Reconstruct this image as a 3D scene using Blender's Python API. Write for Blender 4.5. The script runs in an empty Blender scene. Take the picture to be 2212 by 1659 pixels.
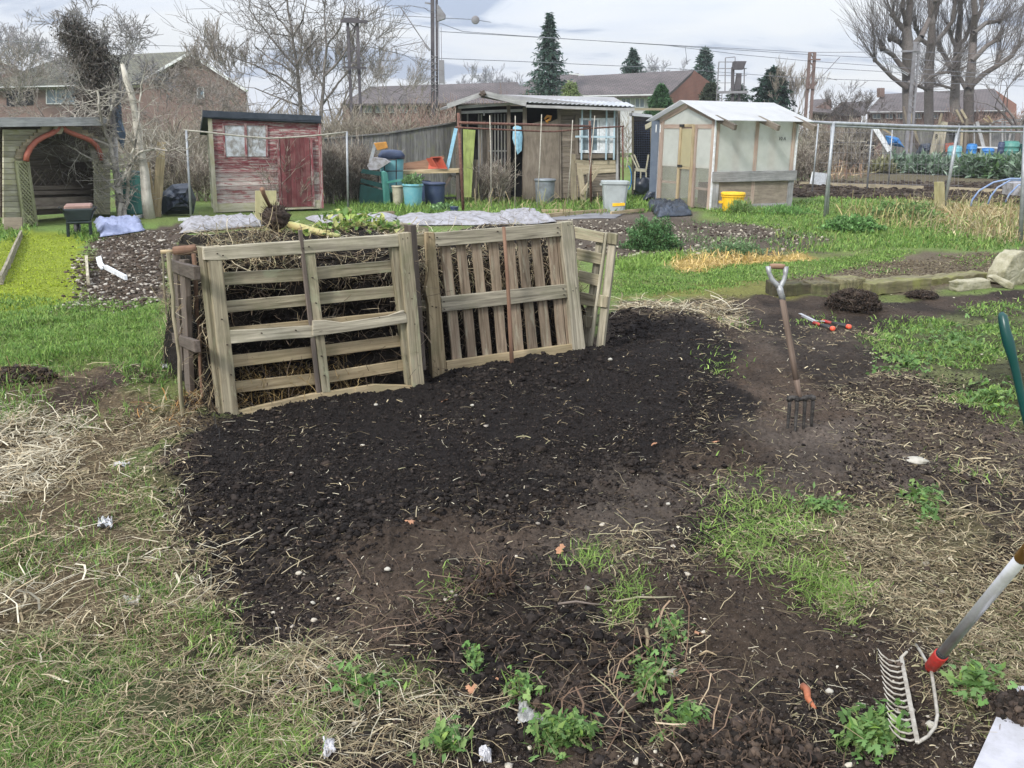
import bpy, math, random
import numpy as np
from mathutils import Vector, Matrix
random.seed(7); rng = np.random.default_rng(7)
R = math.radians
sc = bpy.context.scene
col = sc.collection

# ---------------------------------------------------------------- camera
F, CX, CY = 1950.0, 1106.0, 829.5          # focal length and centre for a 2212 x 1659 frame
PITCH, ROLL, H = R(15.66), R(0.55), 1.6
_u0 = Vector((0, math.sin(PITCH), math.cos(PITCH)))
FW = Vector((0, math.cos(PITCH), -math.sin(PITCH)))
RT = Vector((1, 0, 0)) * math.cos(ROLL) + _u0 * math.sin(ROLL)
UP = -Vector((1, 0, 0)) * math.sin(ROLL) + _u0 * math.cos(ROLL)
CAM = Vector((0, 0, H))
cd = bpy.data.cameras.new('camera'); cam = bpy.data.objects.new('camera', cd); col.objects.link(cam)
cam.matrix_world = Matrix(((RT.x, UP.x, -FW.x, 0), (RT.y, UP.y, -FW.y, 0), (RT.z, UP.z, -FW.z, H), (0, 0, 0, 1)))
cd.sensor_width = 36; cd.lens = 36 * F / 2212; cd.clip_start = 0.05; cd.clip_end = 3000
sc.camera = cam

# ---------------------------------------------------------------- sky, sun, exposure
sc.view_settings.view_transform = 'Standard'; sc.view_settings.look = 'None'
sc.view_settings.exposure = 1.22; sc.view_settings.gamma = 1
SUN_EL, SUN_AZ = R(38), R(215)
w = bpy.data.worlds.new('World'); sc.world = w; w.use_nodes = True
nt = w.node_tree; N = nt.nodes; L = nt.links; N.clear()
out = N.new('ShaderNodeOutputWorld'); bg = N.new('ShaderNodeBackground'); L.new(bg.outputs[0], out.inputs[0])
sky = N.new('ShaderNodeTexSky'); sky.sky_type = 'NISHITA'; sky.sun_disc = False
sky.sun_elevation = SUN_EL; sky.sun_rotation = SUN_AZ; sky.air_density = 1; sky.dust_density = 2
tc = N.new('ShaderNodeTexCoord'); sp = N.new('ShaderNodeSeparateXYZ'); L.new(tc.outputs['Generated'], sp.inputs[0])
add = N.new('ShaderNodeMath'); add.operation = 'ADD'; add.inputs[1].default_value = 0.22; L.new(sp.outputs[2], add.inputs[0])
mx = N.new('ShaderNodeMath'); mx.operation = 'MAXIMUM'; mx.inputs[1].default_value = 0.05; L.new(add.outputs[0], mx.inputs[0])
dx = N.new('ShaderNodeMath'); dx.operation = 'DIVIDE'; L.new(sp.outputs[0], dx.inputs[0]); L.new(mx.outputs[0], dx.inputs[1])
dy = N.new('ShaderNodeMath'); dy.operation = 'DIVIDE'; L.new(sp.outputs[1], dy.inputs[0]); L.new(mx.outputs[0], dy.inputs[1])
cb = N.new('ShaderNodeCombineXYZ'); L.new(dx.outputs[0], cb.inputs[0]); L.new(dy.outputs[0], cb.inputs[1])
mp = N.new('ShaderNodeMapping'); mp.inputs['Scale'].default_value = (0.75, 1.5, 1); mp.inputs['Location'].default_value = (3.1, 0.4, 0); L.new(cb.outputs[0], mp.inputs[0])
nz = N.new('ShaderNodeTexNoise'); nz.inputs['Scale'].default_value = 1.5; nz.inputs['Detail'].default_value = 7; nz.inputs['Roughness'].default_value = 0.5; nz.inputs['Distortion'].default_value = 0.5; L.new(mp.outputs[0], nz.inputs[0])
rp = N.new('ShaderNodeValToRGB'); L.new(nz.outputs[0], rp.inputs[0])
e = rp.color_ramp.elements; e[0].position = 0.40; e[0].color = (1.95, 2.25, 2.9, 1); e[1].position = 0.58; e[1].color = (3.75, 3.85, 4.0, 1)
m = e.new(0.46); m.color = (3.35, 3.55, 3.95, 1)
mix = N.new('ShaderNodeMixRGB'); mix.inputs[0].default_value = 0.93; L.new(sky.outputs[0], mix.inputs[1]); L.new(rp.outputs[0], mix.inputs[2])
zr = N.new('ShaderNodeMapRange'); zr.inputs[1].default_value = 0.08; zr.inputs[2].default_value = 1; zr.inputs[3].default_value = 1; zr.inputs[4].default_value = 2.5; L.new(sp.outputs[2], zr.inputs[0])   # an overcast sky is brightest overhead
zm = N.new('ShaderNodeMixRGB'); zm.blend_type = 'MULTIPLY'; zm.inputs[0].default_value = 1; L.new(mix.outputs[0], zm.inputs[1]); L.new(zr.outputs[0], zm.inputs[2])
L.new(zm.outputs[0], bg.inputs[0]); bg.inputs[1].default_value = 0.1
sl = bpy.data.lights.new('sun', 'SUN'); sl.energy = 1.5; sl.angle = R(10); sl.color = (1, .96, .9)
so = bpy.data.objects.new('sun', sl); col.objects.link(so)
sd = Vector((math.sin(SUN_AZ) * math.cos(SUN_EL), math.cos(SUN_AZ) * math.cos(SUN_EL), math.sin(SUN_EL)))
so.rotation_euler = sd.to_track_quat('Z', 'Y').to_euler(); so.location = (0, 0, 30)

# ---------------------------------------------------------------- pixel -> place helpers
def ray(x, y): return RT * ((x - CX) / F) + UP * ((CY - y) / F) + FW
def G(x, y, z=0.0):
    d = ray(x, y); t = (z - H) / d.z
    return CAM + d * t
def at(x, y, Y):
    d = ray(x, y); return CAM + d * (Y / d.y)
class Pl:
    def __init__(s, o, u, v): s.o = Vector(o); s.u = Vector(u).normalized(); s.v = Vector(v).normalized(); s.n = s.u.cross(s.v).normalized()
    def hit(s, x, y, off=0.0):
        d = ray(x, y); o = s.o + s.n * off
        return CAM + d * ((o - CAM).dot(s.n) / d.dot(s.n))
def VP(x0, y0, x1, y1, lean=0.0):
    "upright plane through two ground pixels; its normal faces the camera"
    a = G(x0, y0); b = G(x1, y1); u = (b - a).normalized(); n = u.cross(Vector((0, 0, 1)))
    return Pl(a, u, Vector((0, 0, 1)) - n * math.tan(lean))
def VD(Y, ang=0.0):
    return Pl((0, Y, 0), (math.cos(ang), math.sin(ang), 0), (0, 0, 1))

# ---------------------------------------------------------------- noise
def _h(ix, iy, iz=0):
    n = (ix.astype(np.int64) * 374761393 + iy.astype(np.int64) * 668265263 + np.int64(iz) * 2147483647 % 1013904223) & 0xffffffff
    n = (n ^ (n >> 13)) * 1274126177 & 0xffffffff
    n = (n ^ (n >> 16)) * 2246822519 & 0xffffffff
    return ((n ^ (n >> 15)) & 0xffffff) / float(0xffffff)
def vn(x, y, s=0):
    ix = np.floor(x); iy = np.floor(y); fx = x - ix; fy = y - iy
    fx = fx * fx * (3 - 2 * fx); fy = fy * fy * (3 - 2 * fy)
    a = _h(ix, iy, s); b = _h(ix + 1, iy, s); c = _h(ix, iy + 1, s); d = _h(ix + 1, iy + 1, s)
    return (a * (1 - fx) + b * fx) * (1 - fy) + (c * (1 - fx) + d * fx) * fy
def fbm(x, y, f, o=4, s=0, g=0.5):
    r = 0; a = 1; t = 0
    for i in range(o):
        r = r + a * vn(x * f + 17.3 * i, y * f - 9.1 * i, s + i); t += a; a *= g; f *= 2.03
    return r / t

# ---------------------------------------------------------------- mesh builder
org = {}
def tag(o, label=None, cat=None, group=None, kind=None):
    if label: o['label'] = label
    if cat: o['category'] = cat
    if group: o['group'] = group
    if kind: o['kind'] = kind
    return o
def thing(name, loc, label, cat, group=None):
    o = bpy.data.objects.new(name, None); col.objects.link(o); o.empty_display_size = 0.1
    o.location = loc; org[o.name] = Vector(loc); tag(o, label, cat, group); return o
def rot_basis(a):
    a = Vector(a).normalized(); t = Vector((0, 0, 1)) if abs(a.z) < 0.9 else Vector((1, 0, 0))
    b = a.cross(t).normalized(); return a, b, a.cross(b).normalized()
class MB:
    def __init__(s): s.v = []; s.f = []; s.lc = []; s.rn = []
    def add(s, vs, fs, lc=None, rn=None):
        k = len(s.v); s.v += [tuple(p) for p in vs]; s.f += [tuple(i + k for i in q) for q in fs]
        if lc is None:
            o = Vector((random.uniform(0, 50), random.uniform(0, 50), 0)); lc = [Vector(p) + o for p in vs]
        s.lc += [tuple(p) for p in lc]; s.rn += [random.random() if rn is None else rn] * len(vs); return s
    def slab(s, pts, n, th, along=None, rn=None):
        n = Vector(n).normalized(); pts = [Vector(p) for p in pts]; k = len(pts)
        if along is None:
            es = [(pts[(i + 1) % k] - pts[i]) for i in range(k)]; along = max(es, key=lambda e: e.length)
        a = Vector(along).normalized(); b = n.cross(a); o = (random.uniform(0, 90), random.uniform(0, 90), random.uniform(0, 9))
        vs = pts + [p - n * th for p in pts]
        nn = Vector((0, 0, 0))
        for i in range(k): nn += (pts[i] - pts[0]).cross(pts[(i + 1) % k] - pts[0])
        fr = list(range(k)); bk = [i + k for i in range(k)]
        if nn.dot(n) > 0: fs = [fr, bk[::-1]] + [[i, i + k, (i + 1) % k + k, (i + 1) % k] for i in range(k)]
        else: fs = [fr[::-1], bk] + [[i, (i + 1) % k, (i + 1) % k + k, i + k] for i in range(k)]
        return s.add(vs, fs, [(p.dot(a) + o[0], p.dot(b) + o[1], p.dot(n) + o[2]) for p in vs], rn)
    def spx(s, pl, pts, off=0.0, th=0.02, along=None, rn=None):
        return s.slab([pl.hit(x, y, off) for x, y in pts], pl.n, th, along, rn)
    def rpx(s, pl, x0, y0, x1, y1, off=0.0, th=0.02, along=None, rn=None):
        return s.spx(pl, [(x0, y0), (x1, y0), (x1, y1), (x0, y1)], off, th, along, rn)
    def bpx(s, pl, x0, y0, x1, y1, wpx, off=0.0, th=0.02, w1=None, rn=None, wob=0.0, seg=1):
        w1 = wpx if w1 is None else w1
        d = Vector((x1 - x0, y1 - y0)).normalized(); p = Vector((-d.y, d.x)); a = []; b = []
        for i in range(seg + 1):
            t = i / seg; q = Vector((x0 + (x1 - x0) * t, y0 + (y1 - y0) * t)); hw = (wpx + (w1 - wpx) * t) / 2
            a.append(q + p * (hw + random.uniform(-wob, wob))); b.append(q - p * (hw + random.uniform(-wob, wob)))
        return s.spx(pl, [tuple(q) for q in a + b[::-1]], off, th, pl.hit(x1, y1) - pl.hit(x0, y0), rn)
    def bar(s, p0, p1, w, t, side=None, rn=None, seg=1, wob=0.0):
        p0 = Vector(p0); p1 = Vector(p1); a = (p1 - p0).normalized()
        if side is None: a, b, c = rot_basis(a)
        else: c = a.cross(Vector(side)).normalized(); b = c.cross(a).normalized()
        vs = []; lc = []; o = (random.uniform(0, 90), random.uniform(0, 90), random.uniform(0, 9)); Ln = (p1 - p0).length
        for i in range(seg + 1):
            q = p0 + (p1 - p0) * (i / seg)
            for sx, sy in ((-1, -1), (1, -1), (1, 1), (-1, 1)):
                ww = sx * w / 2 + random.uniform(-wob, wob); tt = sy * t / 2 + random.uniform(-wob, wob)
                vs.append(q + b * ww + c * tt); lc.append((Ln * i / seg + o[0], ww + o[1], tt + o[2]))
        fs = [(0, 1, 2, 3)[::-1], tuple(4 * seg + i for i in range(4))]
        for i in range(seg):
            for j in range(4): fs.append((4 * i + j, 4 * i + (j + 1) % 4, 4 * i + 4 + (j + 1) % 4, 4 * i + 4 + j))
        return s.add(vs, fs, lc, rn)
    def box(s, lo, hi, rn=None):
        lo = Vector(lo); hi = Vector(hi); c = (lo + hi) / 2
        return s.bar((lo.x, c.y, c.z), (hi.x, c.y, c.z), hi.y - lo.y, hi.z - lo.z, (0, 1, 0), rn)
    def tube(s, pts, rad, n=6, caps=True, rn=None):
        pts = [Vector(p) for p in pts]; k = len(pts)
        if not hasattr(rad, '__len__'): rad = [rad] * k
        vs = []; lc = []; prev = None; Ln = 0; o = random.uniform(0, 90)
        for i in range(k):
            d = (pts[min(i + 1, k - 1)] - pts[max(i - 1, 0)])
            if d.length < 1e-9: d = Vector((0, 0, 1))
            d.normalize()
            if prev is None: _, b, c = rot_basis(d)
            else:
                b = prev - d * prev.dot(d)
                if b.length < 1e-6: _, b, c = rot_basis(d)
                b.normalize(); c = d.cross(b)
            prev = b
            if i: Ln += (pts[i] - pts[i - 1]).length
            for j in range(n):
                an = 2 * math.pi * j / n
                vs.append(pts[i] + (b * math.cos(an) + c * math.sin(an)) * rad[i]); lc.append((Ln + o, an * max(rad[0], .005) + o, 0))
        fs = []
        for i in range(k - 1):
            for j in range(n): fs.append((i * n + j, i * n + (j + 1) % n, (i + 1) * n + (j + 1) % n, (i + 1) * n + j))
        if caps: fs += [tuple(range(n))[::-1], tuple((k - 1) * n + j for j in range(n))]
        return s.add(vs, fs, lc, rn)
    def lathe(s, c, prof, n=24, ax=(0, 0, 1), sx=1.0, sy=1.0, rn=None, sq=0.0):
        c = Vector(c); ax = Vector(ax).normalized()
        if abs(ax.z) > .999: b, d = Vector((1, 0, 0)), Vector((0, 1, 0))
        else: _, b, d = rot_basis(ax)
        vs = []; fs = []
        for r, z in prof:
            for j in range(n):
                an = 2 * math.pi * j / n; ca, sa = math.cos(an), math.sin(an)
                k = 1.0
                if sq: k = 1 / (abs(ca) ** sq + abs(sa) ** sq) ** (1 / sq)
                vs.append(c + b * (r * ca * sx * k) + d * (r * sa * sy * k) + ax * z)
        for i in range(len(prof) - 1):
            for j in range(n): fs.append((i * n + j, i * n + (j + 1) % n, (i + 1) * n + (j + 1) % n, (i + 1) * n + j))
        fs += [tuple(range(n))[::-1], tuple((len(prof) - 1) * n + j for j in range(n))]
        return s.add(vs, fs, None, rn)
    def blob(s, c, r, seed=0, amp=.25, f=2.0, nu=14, nv=9, rn=None):
        r = Vector((r, r, r)) if not hasattr(r, '__len__') else Vector(r); vs = []; fs = []
        rr = random.Random(seed); ph = [rr.uniform(0, 6.28) for _ in range(9)]
        for i in range(nv + 1):
            th = math.pi * i / nv
            for j in range(nu):
                an = 2 * math.pi * j / nu; d = Vector((math.sin(th) * math.cos(an), math.sin(th) * math.sin(an), math.cos(th)))
                k = 1 + amp * (math.sin(d.x * f * 2 + ph[0]) * math.sin(d.y * f * 2.3 + ph[1]) + .6 * math.sin(d.z * f * 3 + ph[2] + d.x * 4) + .4 * math.sin(d.x * f * 5 + ph[3]) * math.sin(d.z * f * 5 + ph[4] + d.y * 5))
                vs.append(Vector(c) + Vector((d.x * r.x, d.y * r.y, d.z * r.z)) * k)
        for i in range(nv):
            for j in range(nu): fs.append((i * nu + j, (i + 1) * nu + j, (i + 1) * nu + (j + 1) % nu, i * nu + (j + 1) % nu))
        return s.add(vs, fs, None, rn)
    def build(s, name, mat, parent=None, smooth=False, bevel=0.0, loc=None, label=None, fixn=False):
        me = bpy.data.meshes.new(name)
        if parent is not None: o3 = org[parent.name]
        elif loc is not None: o3 = Vector(loc)
        else:
            A = np.array(s.v); o3 = Vector((A[:, 0].mean(), A[:, 1].mean(), A[:, 2].min()))
        vv = (np.array(s.v) - np.array(o3)[None, :])
        me.from_pydata(vv.tolist(), [], s.f)
        a = me.attributes.new('lc', 'FLOAT_VECTOR', 'POINT'); a.data.foreach_set('vector', np.array(s.lc, dtype=np.float32).ravel())
        a = me.attributes.new('rn', 'FLOAT', 'POINT'); a.data.foreach_set('value', np.array(s.rn, dtype=np.float32))
        me.materials.append(mat)
        if smooth: me.polygons.foreach_set('use_smooth', [True] * len(me.polygons))
        me.update()
        o = bpy.data.objects.new(name, me); col.objects.link(o)
        if parent is not None: o.parent = parent; org[o.name] = org[parent.name]
        else: o.location = o3; org[o.name] = o3
        if bevel:
            b = o.modifiers.new('bevel', 'BEVEL'); b.width = bevel; b.segments = 1; b.limit_method = 'ANGLE'
        if label: o['label'] = label
        return o
def np_mesh(name, V, Fa, mat, colr=None, parent=None, smooth=False):
    "big triangle mesh from arrays"
    me = bpy.data.meshes.new(name)
    o3 = org[parent.name] if parent is not None else Vector((0, 0, 0))
    V = np.asarray(V, dtype=np.float32) - np.array(o3, dtype=np.float32); nf, k = Fa.shape
    me.vertices.add(len(V)); me.vertices.foreach_set('co', V.ravel())
    me.loops.add(nf * k); me.loops.foreach_set('vertex_index', Fa.astype(np.int32).ravel())
    me.polygons.add(nf); me.polygons.foreach_set('loop_start', np.arange(0, nf * k, k, dtype=np.int32))
    me.polygons.foreach_set('loop_total', np.full(nf, k, dtype=np.int32))
    if smooth: me.polygons.foreach_set('use_smooth', np.ones(nf, dtype=bool))
    if colr is not None:
        a = me.attributes.new('Col', 'FLOAT_COLOR', 'POINT')
        c = np.ones((len(V), 4), dtype=np.float32); c[:, :3] = colr; a.data.foreach_set('color', c.ravel())
    me.update(calc_edges=True); me.materials.append(mat)
    o = bpy.data.objects.new(name, me); col.objects.link(o)
    if parent is not None: o.parent = parent; org[o.name] = o3
    else: org[o.name] = o3
    return o
def copy_tree(o, parent=None):
    c = o.copy(); col.objects.link(c); c.parent = parent
    for ch in o.children: copy_tree(ch, c)
    return c

# ---------------------------------------------------------------- materials
def _mat(name):
    m = bpy.data.materials.new(name); m.use_nodes = True; nt = m.node_tree
    return m, nt.nodes, nt.links, nt.nodes['Principled BSDF']
def c3(c): return (c[0], c[1], c[2], 1)
def node(N, t, **k):
    n = N.new(t)
    for a, b in k.items():
        if a in n.inputs: n.inputs[a].default_value = b
        else: setattr(n, a, b)
    return n
def wood(name, dark, light, stain=(0.10, 0.12, 0.05), st=0.35, rough=.85, bump=.35, gs=30, fleck=None, fl=0.5):
    "weathered timber: grain along the board, stains, per-board tone"
    m, N, L, B = _mat(name)
    at = node(N, 'ShaderNodeAttribute', attribute_name='lc'); rn = node(N, 'ShaderNodeAttribute', attribute_name='rn')
    mp = N.new('ShaderNodeMapping'); mp.inputs['Scale'].default_value = (1.6, gs, gs); L.new(at.outputs['Vector'], mp.inputs[0])
    n1 = node(N, 'ShaderNodeTexNoise', Scale=1.6, Detail=8, Roughness=.62, Distortion=.6); L.new(mp.outputs[0], n1.inputs[0])
    n2 = node(N, 'ShaderNodeTexNoise', Scale=5.0, Detail=5, Roughness=.6); L.new(at.outputs['Vector'], n2.inputs[0])
    r1 = N.new('ShaderNodeValToRGB'); r1.color_ramp.elements[0].position = .3; r1.color_ramp.elements[0].color = c3(dark)
    r1.color_ramp.elements[1].position = .68; r1.color_ramp.elements[1].color = c3(light); L.new(n1.outputs[0], r1.inputs[0])
    r2 = N.new('ShaderNodeValToRGB'); r2.color_ramp.elements[0].position = .46; r2.color_ramp.elements[1].position = .7; L.new(n2.outputs[0], r2.inputs[0])
    ms = node(N, 'ShaderNodeMath', operation='MULTIPLY'); ms.inputs[1].default_value = st; L.new(r2.outputs[0], ms.inputs[0])
    mx = N.new('ShaderNodeMixRGB'); mx.inputs[2].default_value = c3(stain); L.new(ms.outputs[0], mx.inputs[0]); L.new(r1.outputs[0], mx.inputs[1])
    last = mx
    if fleck:
        n3 = node(N, 'ShaderNodeTexNoise', Scale=3.2, Detail=9, Roughness=.75, Distortion=.4)
        mp3 = N.new('ShaderNodeMapping'); mp3.inputs['Scale'].default_value = (1.2, 9, 9) if 'pallet' not in name else (1, 3, 3); L.new(at.outputs['Vector'], mp3.inputs[0]); L.new(mp3.outputs[0], n3.inputs[0])
        r3 = N.new('ShaderNodeValToRGB'); r3.color_ramp.elements[0].position = fl - .05; r3.color_ramp.elements[1].position = fl + .04; L.new(n3.outputs[0], r3.inputs[0])
        m3 = N.new('ShaderNodeMixRGB'); m3.inputs[2].default_value = c3(fleck); L.new(r3.outputs[0], m3.inputs[0]); L.new(mx.outputs[0], m3.inputs[1]); last = m3
    vr = N.new('ShaderNodeMapRange'); vr.inputs[3].default_value = .72; vr.inputs[4].default_value = 1.22; L.new(rn.outputs['Fac'], vr.inputs[0])
    mu = N.new('ShaderNodeMixRGB'); mu.blend_type = 'MULTIPLY'; mu.inputs[0].default_value = 1; L.new(last.outputs[0], mu.inputs[1]); L.new(vr.outputs[0], mu.inputs[2])
    L.new(mu.outputs[0], B.inputs['Base Color']); B.inputs['Roughness'].default_value = rough; B.inputs['Specular IOR Level'].default_value = .2
    bp = node(N, 'ShaderNodeBump', Strength=bump, Distance=.004); L.new(n1.outputs[0], bp.inputs['Height']); L.new(bp.outputs[0], B.inputs['Normal'])
    return m
def plain(name, c, rough=.6, metal=0.0, c2=None, sc_=6.0, bump=.1, spec=.4, pos=(.42, .66), alpha=None, trans=0.0, cs=3.0):
    "surface with a second colour of dirt or wear in patches"
    m, N, L, B = _mat(name)
    tc = N.new('ShaderNodeTexCoord'); n = node(N, 'ShaderNodeTexNoise', Scale=sc_, Detail=8, Roughness=.65); L.new(tc.outputs['Object'], n.inputs[0])
    if c2 is None: c2 = tuple(x * .6 for x in c)
    r = N.new('ShaderNodeValToRGB'); r.color_ramp.elements[0].position = pos[0]; r.color_ramp.elements[0].color = c3(c)
    r.color_ramp.elements[1].position = pos[1]; r.color_ramp.elements[1].color = c3(c2); L.new(n.outputs[0], r.inputs[0])
    L.new(r.outputs[0], B.inputs['Base Color']); B.inputs['Roughness'].default_value = rough; B.inputs['Metallic'].default_value = metal
    B.inputs['Specular IOR Level'].default_value = spec
    if trans: B.inputs['Transmission Weight'].default_value = trans
    if alpha is not None: B.inputs['Alpha'].default_value = alpha
    if bump:
        n2 = node(N, 'ShaderNodeTexNoise', Scale=sc_ * cs, Detail=6); L.new(tc.outputs['Object'], n2.inputs[0])
        bp = node(N, 'ShaderNodeBump', Strength=bump, Distance=.01); L.new(n2.outputs[0], bp.inputs['Height']); L.new(bp.outputs[0], B.inputs['Normal'])
    return m
def vcol(name, rough=.9, ns=30.0, amt=.35, trans=0.0, bump=.5, spec=.15, dist=.01):
    "colour carried by the mesh itself (cover type or leaf tone), broken up by noise"
    m, N, L, B = _mat(name)
    at = node(N, 'ShaderNodeAttribute', attribute_name='Col'); tc = N.new('ShaderNodeTexCoord')
    n = node(N, 'ShaderNodeTexNoise', Scale=ns, Detail=10, Roughness=.7); L.new(tc.outputs['Object'], n.inputs[0])
    mr = N.new('ShaderNodeMapRange'); mr.inputs[1].default_value = .3; mr.inputs[2].default_value = .7; mr.inputs[3].default_value = 1 - amt; mr.inputs[4].default_value = 1 + amt; L.new(n.outputs[0], mr.inputs[0])
    mu = N.new('ShaderNodeMixRGB'); mu.blend_type = 'MULTIPLY'; mu.inputs[0].default_value = 1; L.new(at.outputs['Color'], mu.inputs[1]); L.new(mr.outputs[0], mu.inputs[2])
    L.new(mu.outputs[0], B.inputs['Base Color']); B.inputs['Roughness'].default_value = rough; B.inputs['Specular IOR Level'].default_value = spec
    if bump:
        bp = node(N, 'ShaderNodeBump', Strength=bump, Distance=dist); L.new(n.outputs[0], bp.inputs['Height']); L.new(bp.outputs[0], B.inputs['Normal'])
    if trans:
        t = N.new('ShaderNodeBsdfTranslucent'); L.new(mu.outputs[0], t.inputs[0]); ms = N.new('ShaderNodeMixShader'); ms.inputs[0].default_value = trans
        L.new(B.outputs[0], ms.inputs[1]); L.new(t.outputs[0], ms.inputs[2]); L.new(ms.outputs[0], N['Material Output'].inputs[0])
    return m
M = {}
M['pallet'] = wood('weathered_pallet_wood', (.105, .088, .058), (.43, .38, .27), (.14, .15, .08), .6, fleck=(.30, .30, .20), fl=.60)
M['pallet_new'] = wood('paler_pallet_wood', (.20, .15, .085), (.48, .39, .25), (.19, .18, .10), .5)
M['pallet_grey'] = wood('grey_board', (.14, .125, .095), (.50, .455, .35), (.17, .17, .10), .5)
M['slat'] = wood('brown_slat', (.09, .065, .045), (.33, .26, .19), (.16, .13, .09), .6, fleck=(.30, .27, .20), fl=.58)
M['stake'] = wood('dark_stake', (.07, .055, .045), (.17, .14, .12), (.06, .06, .05), .3)
M['cane'] = wood('reddish_pole', (.15, .08, .055), (.30, .19, .13), (.12, .10, .07), .3)
M['ground'] = vcol('ground_cover', ns=34, amt=.55, bump=1.0, dist=.035)
M['clod'] = vcol('soil_crumb', ns=60, amt=.4, bump=.8, spec=.1)
M['straw'] = vcol('dry_stalk', ns=20, amt=.15, trans=.15, bump=0)
M['blade'] = vcol('leaf_blade', rough=.6, ns=9, amt=.2, trans=.35, bump=0, spec=.3)
M['leaf'] = vcol('leaf', rough=.55, ns=14, amt=.2, trans=.3, bump=0, spec=.3)
# ================================================================ GROUND
def gpoly(pts): return np.array([tuple(G(x, y))[:2] for x, y in pts])
def inside(P, X, Y):
    r = np.zeros(X.shape, bool); j = len(P) - 1
    for i in range(len(P)):
        xi, yi = P[i]; xj, yj = P[j]
        c = ((yi > Y) != (yj > Y)) & (X < (xj - xi) * (Y - yi) / (yj - yi + 1e-12) + xi); r ^= c; j = i
    return r
def edge_d(P, X, Y):
    d = np.full(X.shape, 1e9)
    for i in range(len(P)):
        a = P[i]; b = P[(i + 1) % len(P)]; ab = b - a; t = np.clip(((X - a[0]) * ab[0] + (Y - a[1]) * ab[1]) / (ab @ ab + 1e-12), 0, 1)
        d = np.minimum(d, np.hypot(X - a[0] - t * ab[0], Y - a[1] - t * ab[1]))
    return d
def wgt(P, X, Y, soft=.12, s=0):
    "soft, ragged membership of a ground polygon"
    wx = (fbm(X, Y, 1.7, 4, 31 + s) - .5) * soft * 5; wy = (fbm(X, Y, 1.9, 4, 57 + s) - .5) * soft * 5
    x = X + wx; y = Y + wy; lo = P.min(0) - 1; hi = P.max(0) + 1; w = np.zeros(X.shape)
    k = (x > lo[0]) & (x < hi[0]) & (y > lo[1]) & (y < hi[1])
    if k.any():
        d = edge_d(P, x[k], y[k]); ins = inside(P, x[k], y[k]); w[k] = np.clip(.5 + np.where(ins, d, -d) / soft, 0, 1)
    return w
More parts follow.
